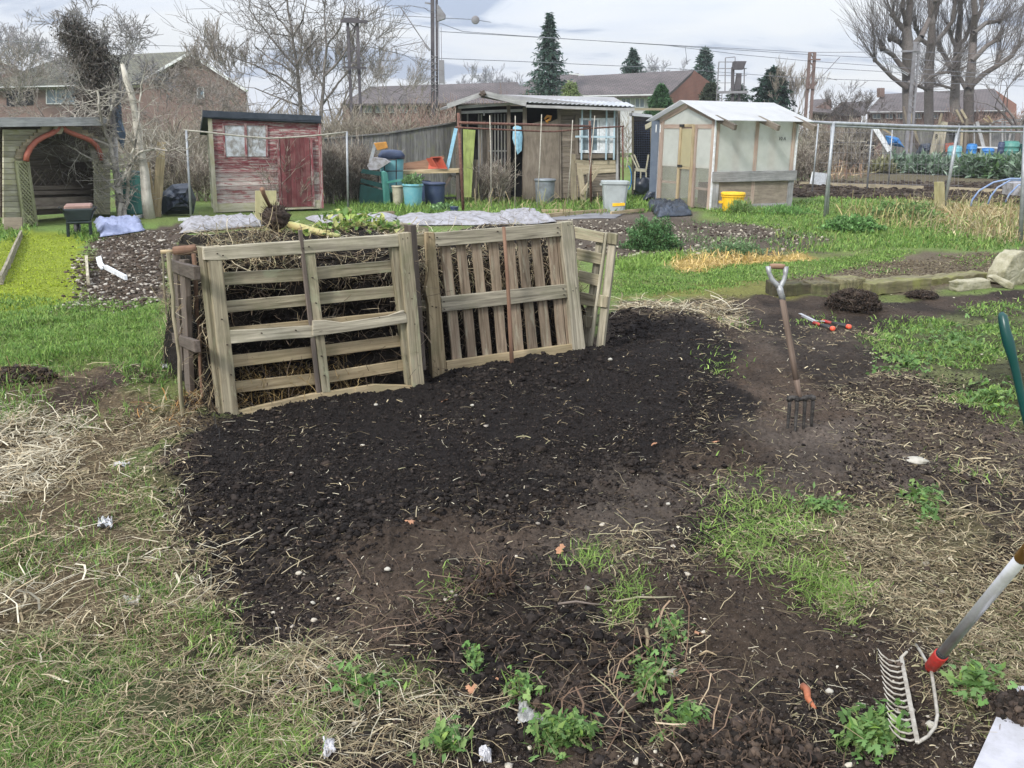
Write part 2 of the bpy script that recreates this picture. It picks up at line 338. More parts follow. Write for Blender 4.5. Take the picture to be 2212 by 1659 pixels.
# cover types: outline (frame coordinates of ground points), colour, softness
ZD = {
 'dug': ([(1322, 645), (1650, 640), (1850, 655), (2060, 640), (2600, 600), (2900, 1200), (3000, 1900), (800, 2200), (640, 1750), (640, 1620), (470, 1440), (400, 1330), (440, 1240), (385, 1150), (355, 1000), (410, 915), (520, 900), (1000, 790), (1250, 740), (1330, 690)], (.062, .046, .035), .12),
 'inside': ([(440, 900), (380, 760), (520, 700), (1280, 660), (1290, 765), (930, 840)], (.03, .023, .018), .1),
 'compost': ([(395, 950), (440, 905), (520, 905), (700, 872), (925, 835), (1110, 790), (1262, 772), (1318, 720), (1340, 680), (1400, 685), (1480, 690), (1560, 710), (1600, 760), (1580, 830), (1660, 900), (1640, 960), (1480, 990), (1300, 1040), (1200, 1080), (1000, 1120), (870, 1170), (700, 1195), (560, 1200), (450, 1150), (400, 1060), (370, 990)], (.0185, .0155, .0145), .10),
 'bare': ([(980, 1180), (1300, 1080), (1640, 1000), (1900, 900), (2200, 1010), (2100, 1080), (1700, 1060), (1500, 1200), (1100, 1280)], (.078, .063, .052), .25),
 'strawL': ([(-400, 880), (0, 850), (120, 800), (300, 780), (370, 800), (400, 890), (385, 1000), (400, 1120), (470, 1250), (440, 1370), (380, 1400), (200, 1420), (-400, 1500)], (.125, .095, .058), .2),
 'pathL': ([(130, 800), (250, 780), (330, 850), (240, 920), (150, 930)], (.07, .05, .038), .2),
 'strawB': ([(380, 1400), (620, 1450), (900, 1480), (1010, 1560), (1000, 1640), (700, 1700), (300, 2000), (-500, 2000), (-500, 1450)], (.075, .075, .04), .15),
 'grassB': ([(-400, 1460), (90, 1440), (220, 1520), (240, 1659), (240, 2000), (-500, 2000)], (.075, .10, .04), .25),
 'strawM': ([(1330, 650), (1480, 655), (1650, 665), (1700, 720), (1900, 700), (2100, 820), (2230, 900), (2230, 1000), (2000, 960), (1800, 850), (1650, 760), (1560, 700), (1350, 695)], (.072, .056, .044), .15),
 'grassR': ([(1890, 740), (2020, 690), (2400, 650), (2600, 900), (2230, 930), (2100, 850), (1960, 790)], (.085, .095, .04), .15),
 'patchR': ([(1640, 1110), (1760, 1075), (2030, 1070), (2110, 1140), (2140, 1260), (2400, 1280), (2400, 1560), (2080, 1560), (2050, 1420), (1930, 1370), (1750, 1330), (1710, 1260), (1640, 1200)], (.115, .10, .055), .1),
 'bed': ([(178, 668), (205, 520), (330, 490), (400, 480), (395, 520), (362, 560), (362, 655), (300, 640), (260, 668)], (.085, .066, .052), .08),
 'moss': ([(-300, 690), (-200, 520), (40, 500), (185, 508), (180, 560), (170, 655), (60, 692)], (.21, .26, .03), .12),
 'bed2': ([(1180, 475), (1400, 470), (1560, 478), (1700, 495), (1830, 520), (1780, 540), (1640, 545), (1480, 545), (1200, 560), (900, 520)], (.09, .072, .055), .3),
 'sear': ([(1440, 575), (1500, 555), (1640, 550), (1740, 545), (1745, 560), (1600, 572), (1480, 590)], (.36, .26, .08), .12),
 'earthR': ([(1680, 600), (1860, 575), (1980, 548), (2600, 525), (2600, 600), (2100, 625), (1700, 640)], (.13, .105, .072), .2),
 'sleepermoss': ([(1330, 640), (1480, 620), (1690, 600), (1700, 640), (1500, 648)], (.17, .17, .05), .15),
 'far1': ([(1620, 432), (1740, 425), (2400, 428), (2400, 400), (1740, 385)], (.06, .045, .036), .5),
 'far2': ([(1730, 397), (2400, 398), (2400, 300), (1730, 330)], (.10, .085, .05), 1.2),
 'dryR': ([(1950, 470), (2050, 440), (2400, 440), (2400, 520), (2150, 520)], (.25, .19, .075), .4),
 'sheet': ([(1180, 455), (1500, 452), (1520, 470), (1180, 480)], (.12, .10, .08), .3),
}
ZP = {k: gpoly(v[0]) for k, v in ZD.items()}
# mounds and hollows: pixel centre, radius m, height m
BUMPS = [(1600, 1680, .25, .05), (1180, 1500, .22, -.07), (1000, 1290, .22, .05), (2000, 965, .20, -.06), (1840, 668, .28, .06), (2060, 850, .25, -.04), (1950, 830, .2, .03),
         (560, 1230, .35, -.03), (700, 900, .5, .03), (1150, 800, .45, .05), (1300, 780, .2, .04), (60, 850, .35, .09), (2130, 1180, .3, .04), (1780, 1170, .35, .04), (1850, 1330, .35, .04), (1400, 690, .5, .05), (2000, 645, .2, .05)]
BW = [(tuple(G(x, y))[:2], r, h) for x, y, r, h in BUMPS]
def hgt(X, Y):
    X = np.asarray(X, float); Y = np.asarray(Y, float); d = np.hypot(X, Y)
    near = np.clip((14 - d) / 6, 0, 1)
    z = (fbm(X, Y, .9, 3, 3) - .5) * .07 * np.clip(d / 4, .3, 1)
    z = z + (fbm(X, Y, 4, 4, 11) - .5) * .10 * near
    z = z + (np.abs(fbm(X, Y, 17, 4, 15, .6) - .5)) * .075 * near * np.clip((9 - d) / 3, 0, 1)
    cl = wgt(ZP['compost'], X, Y, .1)
    z = z + cl * (.02 + (np.abs(fbm(X, Y, 28, 3, 77) - .5)) * .04 * near)
    for (bx, by), r, h in BW:
        z = z + h * np.exp(-((X - bx) ** 2 + (Y - by) ** 2) / (r * r)) * (1 + .5 * (fbm(X, Y, 9, 2, 5) - .5))
    return z
def h1(x, y): return float(hgt(np.array([x]), np.array([y]))[0])
def Gh(x, y):
    p = G(x, y)
    for _ in range(4): p = G(x, y, h1(p.x, p.y))
    return p
def cover(X, Y):
    c = np.zeros(X.shape + (3,)); c[:] = (.10, .17, .042)
    g = fbm(X, Y, .8, 4, 91)[..., None]; c = c * (1 - g) * 1.5 + np.array((.13, .13, .05)) * g
    for k, (p, cc, soft) in ZD.items():
        w_ = wgt(ZP[k], X, Y, soft, len(k))[..., None]; c = c * (1 - w_) + np.array(cc) * w_
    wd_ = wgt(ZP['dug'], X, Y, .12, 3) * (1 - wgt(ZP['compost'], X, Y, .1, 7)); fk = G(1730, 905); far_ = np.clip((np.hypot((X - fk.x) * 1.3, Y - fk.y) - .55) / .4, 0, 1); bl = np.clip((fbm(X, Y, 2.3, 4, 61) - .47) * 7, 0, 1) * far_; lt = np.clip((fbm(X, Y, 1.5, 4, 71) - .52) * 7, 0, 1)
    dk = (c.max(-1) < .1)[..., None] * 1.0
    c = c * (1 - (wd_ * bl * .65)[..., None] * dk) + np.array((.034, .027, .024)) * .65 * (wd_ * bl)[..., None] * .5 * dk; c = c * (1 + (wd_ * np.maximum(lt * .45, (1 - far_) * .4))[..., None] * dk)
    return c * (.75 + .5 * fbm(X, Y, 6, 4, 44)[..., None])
ang = np.concatenate([np.linspace(-180, -52, 26, endpoint=False), np.linspace(-52, 52, 860, endpoint=False), np.linspace(52, 180, 26, endpoint=False)]) * math.pi / 180
rad = [0.4]
while rad[-1] < 14: rad.append(rad[-1] * ((1.0042 if rad[-1] < 7 else 1.007) if rad[-1] > 1.6 else 1.05) if rad[-1] < 9 else rad[-1] * 1.012)
while rad[-1] < 1500: rad.append(rad[-1] * (1.03 if rad[-1] < 80 else 1.2))
rad = np.array(rad); rad = rad[rad < 700]; RR, AA = np.meshgrid(rad, ang, indexing='ij'); GX = RR * np.sin(AA); GY = RR * np.cos(AA)
GZ = hgt(GX, GY); GC = cover(GX, GY); nr, na = GX.shape
V = np.stack([GX, GY, GZ], -1).reshape(-1, 3); idx = np.arange(nr * na).reshape(nr, na); j1 = np.roll(idx, -1, axis=1)
Q = np.stack([idx[:-1], idx[1:], j1[1:], j1[:-1]], -1).reshape(-1, 4)
V = np.vstack([V, [[0, 0, 0]]]); ctr = len(V) - 1
Cc = np.vstack([GC.reshape(-1, 3), [[.05, .04, .03]]])
capq = np.stack([np.full(na, ctr), idx[0], j1[0], j1[0]], -1)
ground = np_mesh('ground', V, Q, M['ground'], Cc, smooth=True)
tag(ground, kind='structure')

# ---------------------------------------------------------------- scatter helpers
def spix(pts, n, feather=1.0):
    "n random ground points, evenly spread over the frame outline of an area"
    P = np.array(pts, float); lo = P.min(0); hi = P.max(0); out = np.zeros((0, 2))
    while len(out) < n:
        q = rng.uniform(lo, hi, (int(n * 2) + 10, 2)); out = np.vstack([out, q[inside(P, q[:, 0], q[:, 1])]])
    q = out[:n]
    D = np.array(RT)[None] * ((q[:, 0:1] - CX) / F) + np.array(UP)[None] * ((CY - q[:, 1:2]) / F) + np.array(FW)[None]
    t = -H / D[:, 2:3]; W = D * t; X = W[:, 0]; Y = W[:, 1]; d = np.hypot(X, Y)
    k = np.minimum(.045 * d, .2) * feather
    X = X + (fbm(X / d.clip(1, 40) * 8, Y / d.clip(1, 40) * 8, 1.3, 3, 5) - .5) * k * 3 + rng.normal(0, .35, n) * k
    Y = Y + (fbm(X / d.clip(1, 40) * 8, np.log(d) * 8, 1.3, 3, 9) - .5) * k * 5 + rng.normal(0, .5, n) * k
    return X, Y
ST = {'blade': [[], [], [], 0], 'straw': [[], [], [], 0], 'clod': [[], [], [], 0]}
def _push(k, V, Fc, C):
    s = ST[k]; s[0].append(V); s[1].append(Fc + s[3]); s[2].append(C); s[3] += len(V)
def ribbons(k, X, Y, Z, ln, wd, head, elev, bend, C, ns=4, taper=True, kink=.35):
    n = len(X); P = np.stack([X, Y, Z], -1); pts = [P]; el = elev.copy(); hd = head.copy(); step = ln / (ns - 1)
    for i in range(ns - 1):
        d = np.stack([np.sin(hd) * np.cos(el), np.cos(hd) * np.cos(el), np.sin(el)], -1); P = P + d * step[:, None]; pts.append(P)
        el = el - bend; hd = hd + rng.normal(0, kink, n)
    side = np.stack([np.cos(head), -np.sin(head), np.zeros(n)], -1) + rng.normal(0, .25, (n, 3))
    V = []
    for i, p in enumerate(pts):
        k_ = (1 - i / (ns - 1)) ** .6 * .9 + .1 if taper else 1.0
        V += [p - side * (wd * k_ / 2)[:, None], p + side * (wd * k_ / 2)[:, None]]
    V = np.stack(V, 1).reshape(-1, 3); b = (np.arange(n) * 2 * ns)[:, None]; Fq = []
    for i in range(ns - 1): Fq.append(b + np.array([2 * i, 2 * i + 1, 2 * i + 3, 2 * i + 2]))
    _push(k, V, np.concatenate(Fq), np.repeat(C, 2 * ns, axis=0))
def pal(n, cols, j=.25):
    c = np.array(cols)[rng.integers(0, len(cols), n)]; return c * (1 + rng.normal(0, j, (n, 1))).clip(.4, 1.7)
GRN = [(.12, .23, .045), (.09, .185, .04), (.17, .28, .065), (.22, .31, .085)]
GLIM = [(.19, .31, .065), (.25, .36, .09), (.15, .25, .055)]
STR = [(.33, .275, .175), (.42, .36, .24), (.25, .20, .12), (.29, .27, .16), (.19, .145, .09), (.13, .10, .065)]
TAN = [(.46, .41, .30), (.38, .31, .20), (.52, .48, .37)]
def msk(X, Y, f, th, s): return fbm(X, Y, f, 3, s) > th
def grass(pts, n, cols=GRN, h=.06, wd=.004, mask=None, lean=.5):
    X, Y = spix(pts, n)
    if mask: k = msk(X, Y, *mask); X, Y = X[k], Y[k]
    n = len(X); d = np.hypot(X, Y); ln = h * rng.uniform(.5, 1.3, n); ww = np.maximum(wd, d * .0011) * rng.uniform(.7, 1.3, n)
    ribbons('blade', X, Y, hgt(X, Y) - .004, ln, ww, rng.uniform(0, 6.28, n), rng.normal(math.pi / 2 - lean, .3, n).clip(.2, 1.57), rng.uniform(.1, .5, n), pal(n, cols))
def straw(pts, n, cols=STR, ln=(.04, .16), wd=.0018, mask=None, lift=.2, dz=.006, kink=.16, hd=None):
    X, Y = spix(pts, n)
    if mask: k = msk(X, Y, *mask); X, Y = X[k], Y[k]
    n = len(X); d = np.hypot(X, Y); l = rng.uniform(ln[0], ln[1], n) * rng.uniform(.4, 1, n); ww = np.maximum(wd * .7, d * .00058) * np.exp(rng.normal(0, .4, n)).clip(.5, 2.3)
    hh = rng.uniform(0, 6.28, n) if hd is None else rng.normal(hd, .7, n)
    ribbons('straw', X, Y, hgt(X, Y) + rng.uniform(.002, dz, n), l, ww, hh, rng.normal(lift * .6, lift, n), rng.uniform(0, .25, n), pal(n, cols), ns=4, taper=False, kink=kink + .06)
# crumbs
def ico():
    t = (1 + 5 ** .5) / 2; v = np.array([(-1, t, 0), (1, t, 0), (-1, -t, 0), (1, -t, 0), (0, -1, t), (0, 1, t), (0, -1, -t), (0, 1, -t), (t, 0, -1), (t, 0, 1), (-t, 0, -1), (-t, 0, 1)], float); v /= np.linalg.norm(v[0])
    f = [(0, 11, 5), (0, 5, 1), (0, 1, 7), (0, 7, 10), (0, 10, 11), (1, 5, 9), (5, 11, 4), (11, 10, 2), (10, 7, 6), (7, 1, 8), (3, 9, 4), (3, 4, 2), (3, 2, 6), (3, 6, 8), (3, 8, 9), (4, 9, 5), (2, 4, 11), (6, 2, 10), (8, 6, 7), (9, 8, 1)]
    return v, f
def sub(v, f):
    v = [tuple(p) for p in v]; mp = {}; nf = []
    def mid(a, b):
        k = (min(a, b), max(a, b))
        if k not in mp:
            p = (np.array(v[a]) + np.array(v[b])) / 2; mp[k] = len(v); v.append(tuple(p / np.linalg.norm(p)))
        return mp[k]
    for a, b, c in f:
        x, y, z = mid(a, b), mid(b, c), mid(c, a); nf += [(a, x, z), (b, y, x), (c, z, y), (x, y, z)]
    return np.array(v), nf
I0 = ico(); I1 = sub(*I0); I2 = sub(*I1)
def clods(pts, n, sz=(.004, .02), cols=[(.02, .0165, .015), (.028, .022, .018), (.016, .013, .013)], big=False, k='clod', flat=.7, pw=3, mask=None, zoff=.25, amp=.22):
    X, Y = spix(pts, n)
    if mask: kk = msk(X, Y, *mask); X, Y = X[kk], Y[kk]
    n = len(X); bv, bf = I1 if big else I0; bf = np.array(bf); s = sz[0] + (sz[1] - sz[0]) * rng.random(n) ** pw
    C = pal(n, cols, .15); Z = hgt(X, Y)
    V = bv[None] * (1 + rng.normal(0, amp, (n, len(bv), 1)).clip(-.45, .45)); a = rng.uniform(0, 6.28, n); ca, sa = np.cos(a)[:, None], np.sin(a)[:, None]
    x = V[..., 0] * rng.uniform(.7, 1.3, (n, 1)); y = V[..., 1]; z = V[..., 2] * flat
    V = np.stack([x * ca - y * sa, x * sa + y * ca, z], -1) * s[:, None, None] + np.stack([X, Y, Z + s * zoff], -1)[:, None]
    Fc = (bf[None] + (np.arange(n) * len(bv))[:, None, None]).reshape(-1, 3); Fc = np.concatenate([Fc, Fc[:, 2:3]], 1)[:, :3]
    _push(k, V.reshape(-1, 3), Fc, np.repeat(C, len(bv), axis=0))
def flush(k, name, mat, smooth=False):
    s = ST[k]; return tag(np_mesh(name, np.vstack(s[0]), np.vstack(s[1]), mat, np.vstack(s[2]), smooth=smooth), kind='stuff')

# black compost crumbs, brown earth crumbs
CP = ZD['compost'][0]; DG = [(1322, 650), (2350, 620), (2350, 1800), (640, 1760), (400, 1330), (385, 950), (1000, 800), (1330, 690)]
CB = [(.019, .016, .015), (.026, .021, .0185), (.0135, .0115, .011), (.035, .029, .026)]
clods(CP, 95000, (.0015, .0062), CB, pw=2, amp=.34); clods(CP, 5000, (.004, .0115), CB, big=True, pw=3, amp=.34)
clods([(400, 1050), (900, 1080), (1400, 1000), (1640, 960), (1300, 1060), (900, 1180), (500, 1210)], 2600, (.005, .018), CB, big=True, pw=3, amp=.34)
clods([(900, 830), (1262, 772), (1340, 690), (1500, 700), (1330, 800), (1000, 870)], 2000, (.005, .019), CB, big=True, pw=3.5, amp=.34)
clods(DG, 85000, (.0015, .0062), [(.052, .042, .035), (.03, .024, .021), (.085, .068, .056), (.022, .018, .017)], amp=.34)
clods(DG, 3000, (.003, .012), [(.055, .041, .033), (.035, .027, .022), (.085, .065, .052)], big=True, flat=.6)
clods([(1700, 600), (1880, 572), (2230, 548), (2230, 600), (2080, 622)], 5000, (.004, .02), [(.10, .08, .055), (.07, .055, .04), (.14, .12, .08)], pw=3); straw([(1700, 600), (1880, 572), (2230, 548), (2230, 600), (2080, 622)], 900, ln=(.03, .12)); grass([(1690, 600), (1900, 570), (2230, 545), (2230, 575), (1900, 600)], 1500, GRN + [(.22, .22, .08)], .04, .004, mask=(2, .5, 3))
clods([(1830, 800), (2230, 800), (2230, 1080), (1830, 1080)], 7000, (.002, .010), CB + [(.05, .04, .033), (.07, .055, .045)], pw=2.3, amp=.36)
clods([(900, 1380), (1500, 1340), (1700, 1659), (1050, 1640)], 2600, (.004, .02), CB, big=True, pw=3, amp=.4, mask=(3, .48, 33))
clods(DG, 260, (.01, .032), [(.045, .034, .028), (.03, .024, .02)], big=True, flat=.45, amp=.42, pw=2.5, zoff=.0)
# small pale stones and chips
clods([(200, 520), (395, 490), (360, 655), (180, 668)], 1500, (.008, .028), [(.30, .27, .23), (.42, .39, .34), (.12, .10, .08)], flat=.6)
clods([(200, 520), (395, 490), (360, 655), (180, 668)], 2500, (.01, .03), [(.05, .04, .03), (.08, .06, .045)], flat=.6)
clods([(1180, 475), (1700, 480), (1830, 520), (1640, 545), (1200, 560)], 1500, (.012, .035), [(.30, .27, .22), (.40, .37, .3), (.06, .045, .035), (.04, .03, .025)], flat=.6)
clods([(1730, 390), (2230, 395), (2230, 440), (1730, 425)], 2500, (.03, .1), [(.05, .038, .03), (.035, .027, .022), (.08, .065, .05)], flat=.6)
clods(DG, 420, (.004, .014), [(.45, .41, .34), (.30, .27, .23), (.5, .46, .38)], pw=4, flat=.6)
# straw and stalks
WL = ZD['strawL'][0]
straw(WL, 14000, ln=(.01, .05), lift=.05, cols=STR + [(.10, .075, .05)]); straw(WL, 18000, ln=(.02, .10), lift=.07, dz=.02, mask=(2.5, .38, 66)); straw(WL, 700, ln=(.1, .32), cols=TAN, wd=.004, dz=.03, kink=.4)
straw([(0, 880), (130, 860), (170, 980), (120, 1080), (0, 1080)], 2500, ln=(.06, .2), cols=TAN, dz=.04, wd=.0025)
straw([(60, 900), (400, 900), (400, 1330), (60, 1340)], 2200, ln=(.04, .15), cols=STR, wd=.002)
straw(ZD['strawB'][0], 9000, ln=(.01, .05), wd=.0018, lift=.08, dz=.01, cols=STR + [(.10, .075, .05)]); straw(ZD['strawB'][0], 8500, ln=(.02, .09), wd=.0018, lift=.14, dz=.02)
straw([(620, 1480), (980, 1490), (1000, 1660), (620, 1660)], 900, ln=(.04, .15), cols=TAN + STR, wd=.0022, dz=.02)
straw([(450, 1420), (1000, 1480), (980, 1560), (450, 1540)], 700, ln=(.06, .2), cols=TAN + STR, wd=.0025, dz=.02)
straw(ZD['patchR'][0], 11000, ln=(.015, .08), wd=.0019, lift=.15, dz=.025)
straw(ZD['strawM'][0], 3300, ln=(.02, .10), mask=(2.2, .42, 19), lift=.15, dz=.02)
straw([(1330, 655), (1640, 660), (1660, 715), (1560, 700), (1350, 695)], 1500, ln=(.1, .3), cols=STR + TAN, lift=.2, dz=.03, wd=.004)
straw([(1540, 840), (2000, 880), (2100, 1000), (1700, 1060), (1560, 1000)], 900, ln=(.03, .12), cols=STR, lift=.1)
straw([(2050, 900), (2240, 980), (2240, 1280), (2080, 1200)], 900, ln=(.05, .2), cols=STR)
clods([(430, 1200), (900, 1180), (1300, 1080), (1640, 980), (1900, 1060), (1700, 1300), (1950, 1659), (1000, 1659), (640, 1480)], 26000, (.002, .0085), CB, pw=2.2, amp=.36, mask=(2.3, .47, 61))
straw(DG, 3000, ln=(.015, .10), cols=STR + TAN + [(.10, .07, .05)], lift=.12, wd=.0022)
straw(DG, 6500, ln=(.006, .035), cols=TAN + STR, lift=.1, wd=.0016); straw(CP, 600, ln=(.02, .09), cols=STR + TAN, lift=.12, wd=.002)
straw([(450, 1180), (1300, 1080), (1900, 1000), (1700, 1300), (1900, 1659), (1000, 1659), (640, 1480), (430, 1400)], 1300, ln=(.04, .22), cols=STR + [(.12, .085, .06)], lift=.15, wd=.0025, kink=.45, dz=.015)
straw([(1120, 1420), (1600, 1450), (1650, 1659), (1150, 1659)], 260, ln=(.08, .3), cols=[(.25, .18, .12), (.15, .10, .07), (.4, .32, .22)], lift=.4, wd=.003, kink=.5, dz=.04)
straw([(1280, 1170), (1400, 1160), (1420, 1240), (1290, 1240)], 200, ln=(.05, .15), cols=STR, dz=.03)
straw([(820, 1240), (1160, 1250), (1140, 1420), (860, 1420)], 260, ln=(.06, .22), cols=[(.12, .085, .06), (.2, .14, .1)], lift=.3, kink=.5, dz=.03)
straw([(360, 860), (460, 880), (480, 930), (380, 960)], 400, ln=(.05, .2), cols=STR + [(.4, .22, .08)], lift=.4, dz=.05)
straw([(380, 950), (440, 1100), (480, 1280), (430, 1300), (380, 1100)], 500, ln=(.04, .16), cols=TAN + STR, lift=.2, dz=.02)
straw([(1440, 575), (1500, 555), (1640, 548), (1745, 545), (1745, 562), (1600, 575), (1480, 592)], 1300, ln=(.08, .2), cols=[(.5, .36, .12), (.45, .33, .14), (.55, .42, .2)], lift=.5, dz=.02)
straw([(1900, 470), (2000, 430), (2230, 430), (2230, 525), (2120, 525)], 3000, ln=(.12, .42), cols=[(.36, .29, .16), (.42, .36, .22), (.30, .26, .16), (.22, .24, .10)], lift=.7, wd=.005, dz=.02)
straw([(1800, 455), (1960, 440), (2000, 500), (1850, 500)], 500, ln=(.2, .6), cols=[(.34, .28, .14), (.25, .26, .1)], lift=.9, wd=.006)
straw([(1000, 425), (1300, 425), (1300, 470), (1000, 470)], 500, ln=(.2, .6), cols=[(.34, .28, .16), (.22, .22, .1)], lift=.7, wd=.005)
straw([(1780, 330), (1890, 335), (1880, 385), (1780, 390)], 900, ln=(.3, 1.0), cols=[(.22, .13, .09), (.3, .2, .14), (.36, .28, .18)], lift=1.2, wd=.02)
# green blades
grass([(0, 640), (360, 650), (375, 790), (240, 780), (130, 790), (0, 850)], 19000, GRN + GLIM, .042, .003)
grass([(0, 800), (160, 790), (130, 900), (0, 900)], 1600, GRN, .08); grass([(250, 800), (380, 790), (390, 850), (280, 880)], 1200, GRN, .07, mask=(3, .5, 8))
grass([(0, 1130), (100, 1140), (130, 1230), (0, 1260)], 1200, GRN, .05)
grass([(0, 1380), (420, 1380), (640, 1500), (640, 1659), (0, 1659)], 20000, GRN + [(.22, .27, .09), (.19, .24, .08)], .048, .003, mask=(2.2, .46, 8), lean=.95)
grass([(-100, 1470), (100, 1450), (240, 1659), (-100, 1700)], 5000, GRN, .055, .003, lean=.9)
straw([(0, 1380), (420, 1380), (640, 1500), (640, 1659), (0, 1659)], 3500, ln=(.02, .11), cols=STR, lift=.2, dz=.04)
grass([(500, 1570), (720, 1600), (700, 1659), (480, 1659)], 1500, GLIM, .05, .003, lean=.9)
grass([(380, 1440), (480, 1430), (480, 1480), (380, 1500)], 500, GLIM, .05, .003, lean=.9)
grass([(250, 1300), (480, 1320), (500, 1450), (250, 1450)], 1500, GRN, .05, .003, mask=(2, .5, 18))
grass([(200, 900), (400, 1100), (400, 1400), (0, 1400), (0, 900)], 5500, GRN + [(.2, .22, .08)], .045, .003, mask=(1.8, .52, 28))
grass(ZD['patchR'][0], 6500, [(.17, .22, .07), (.22, .26, .09), (.27, .28, .12)], .04, .003, mask=(2.2, .47, 9), lean=1.1)
grass([(1635, 1130), (1740, 1110), (1790, 1180), (1650, 1215)], 2000, GLIM, .07, .0035, lean=1.0)
grass([(1720, 1260), (1800, 1250), (1850, 1330), (1760, 1320)], 1900, GLIM, .07, .0035, lean=1.0)
grass([(1890, 740), (2020, 690), (2230, 650), (2230, 920), (2100, 850), (1960, 790)], 13000, GRN + GLIM, .05, .004, mask=(1.5, .36, 5), lean=.8)
for x, y, r_, n in ((1265, 1200, 30, 260), (1355, 1290, 35, 330), (985, 1255, 16, 120), (1650, 700, 20, 100), (1610, 790, 40, 120), (1140, 1480, 30, 80), (2110, 990, 30, 80), (1790, 700, 30, 100), (890, 1480, 30, 80), (1690, 1060, 50, 100)):
    grass([(x - r_, y - r_ * .5), (x + r_, y - r_ * .5), (x + r_, y + r_ * .5), (x - r_, y + r_ * .5)], n, GLIM, .06, .0035, lean=.8)
grass([(1330, 640), (1345, 560), (1480, 590), (1750, 560), (1900, 545), (2000, 545), (1880, 575), (1690, 600), (1480, 620)], 17000, GRN + GLIM, .035)
grass([(1330, 560), (1480, 545), (1500, 560), (1350, 590)], 1500, GLIM, .1)
grass([(1520, 450), (1720, 445), (1780, 425), (1960, 430), (2000, 470), (2180, 530), (1750, 545), (1830, 520), (1700, 490), (1560, 475)], 15000, GRN + GLIM, .07)
grass([(1700, 430), (2230, 440), (2230, 540), (1700, 540)], 4500, GRN + [(.25, .25, .09)], .12, mask=(.5, .45, 6))
grass([(750, 440), (1300, 435), (1400, 420), (1430, 450), (1500, 455), (1180, 470), (740, 468)], 7500, GRN + GLIM, .14)
grass([(740, 425), (1000, 428), (1000, 460), (740, 460)], 2500, GLIM, .16)
grass([(1390, 405), (1430, 405), (1425, 450), (1360, 450)], 700, GLIM, .12)
grass([(0, 480), (90, 490), (40, 520), (0, 530)], 600, GRN, .1); grass([(180, 480), (210, 490), (190, 530), (175, 520)], 500, GRN, .1)
grass([(1480, 470), (1830, 515), (1640, 545), (1480, 545)], 1500, [(.12, .2, .08), (.18, .26, .1)], .08, mask=(1, .5, 77))
grass([(-100, 680), (160, 650), (172, 520), (40, 510), (-100, 600)], 9000, [(.30, .38, .03), (.36, .43, .04), (.22, .30, .03)], .022, .005)
grass([(2220, 640), (2800, 600), (3000, 1300), (2600, 1500), (2300, 940)], 9000, GRN, .05, .004); grass([(2230, 430), (2700, 430), (2800, 600), (2230, 540)], 3500, GRN, .1, .004)
straw([(2200, 900), (2900, 1000), (2900, 1700), (2230, 1700)], 6000, ln=(.02, .1), lift=.1); clods([(2220, 640), (2600, 620), (2700, 1700), (2230, 1700)], 9000, (.002, .009), CB + [(.05, .04, .033)], pw=2.5)
flush('blade', 'grass', M['blade']); flush('straw', 'straw', M['straw']); flush('clod', 'soil_clods', M['clod'], True)
# ================================================================ COMPOST BAY
def obj_at(mb, name, mat, label, cat, **k):
    grp = k.pop('group', None); o = mb.build(name, mat, **k); return tag(o, label, cat, grp)
def pallet(label, group, loc): return thing('wooden_pallet', loc, label, 'pallet', group)
P1 = VP(490, 914, 918, 846, lean=.02)
t = pallet('grey pallet with level slats upright at left front of the compost bay', 'pallets walling the compost bay', G(490, 914))
def part(t, name, mat, fn, **k): mb = MB(); fn(mb); return mb.build(name, M[mat] if isinstance(mat, str) else mat, t, **k)
B_ = .0025
M['sod'] = plain('root_sod', (.030, .022, .018), .95, c2=(.065, .045, .034), sc_=14, bump=1.0, cs=4)
for x0, y0, x1, y1, w0, w1, off, th, mt in (
    (462, 532, 503, 916, 30, 31, .0, .045, 'pallet'), (875, 503, 906, 846, 27, 25, .012, .045, 'pallet'),
    (854, 534, 887, 832, 16, 13, -.012, .05, 'pallet'), (668, 540, 706, 848, 23, 18, -.004, .05, 'pallet')):
    part(t, 'post', mt, lambda m: m.bpx(P1, x0, y0, x1, y1, w0, off, th, w1, wob=.6, seg=12), bevel=B_)
part(t, 'post', 'pallet', lambda m: m.bpx(P1, 441, 534, 483, 912, 14, -.03, .09, 10, wob=.4, seg=6), bevel=B_)
part(t, 'top_rail', 'pallet_grey', lambda m: m.spx(P1, [(440, 535), (560, 526), (700, 517), (862, 506), (862, 533), (700, 545), (560, 556), (478, 562), (441, 562)], .004, .04, rn=.75), bevel=B_)
for pts, mt, rn in (([(480, 589), (655, 580), (853, 562), (853, 587), (660, 607), (480, 617)], 'pallet', .5),
                ([(487, 651), (660, 636), (859, 617), (859, 641), (660, 661), (488, 676)], 'pallet', .6),
                ([(492, 708), (690, 690), (878, 671), (878, 700), (690, 718), (494, 735)], 'pallet_new', .5),
                ([(501, 768), (686, 748), (872, 724), (872, 748), (690, 772), (503, 794)], 'pallet_new', .4),
                ([(508, 825), (690, 806), (882, 776), (882, 799), (700, 829), (511, 849)], 'pallet_new', .45)):
    part(t, 'slat', mt, lambda m: m.spx(P1, pts, -.052, .018, rn=rn), bevel=B_)
part(t, 'slat', 'pallet_grey', lambda m: m.spx(P1, [(493, 714), (560, 711), (686, 702), (686, 728), (570, 736), (497, 743)], -.001, .02, rn=.9), bevel=B_, label='pale slat nailed across the middle')
part(t, 'slat', 'pallet_grey', lambda m: m.spx(P1, [(676, 693), (706, 692), (740, 697), (800, 688), (840, 682), (873, 670), (874, 676), (878, 679), (880, 697), (800, 710), (676, 727)], .014, .02, rn=.85), bevel=B_, label='pale splintered slat')
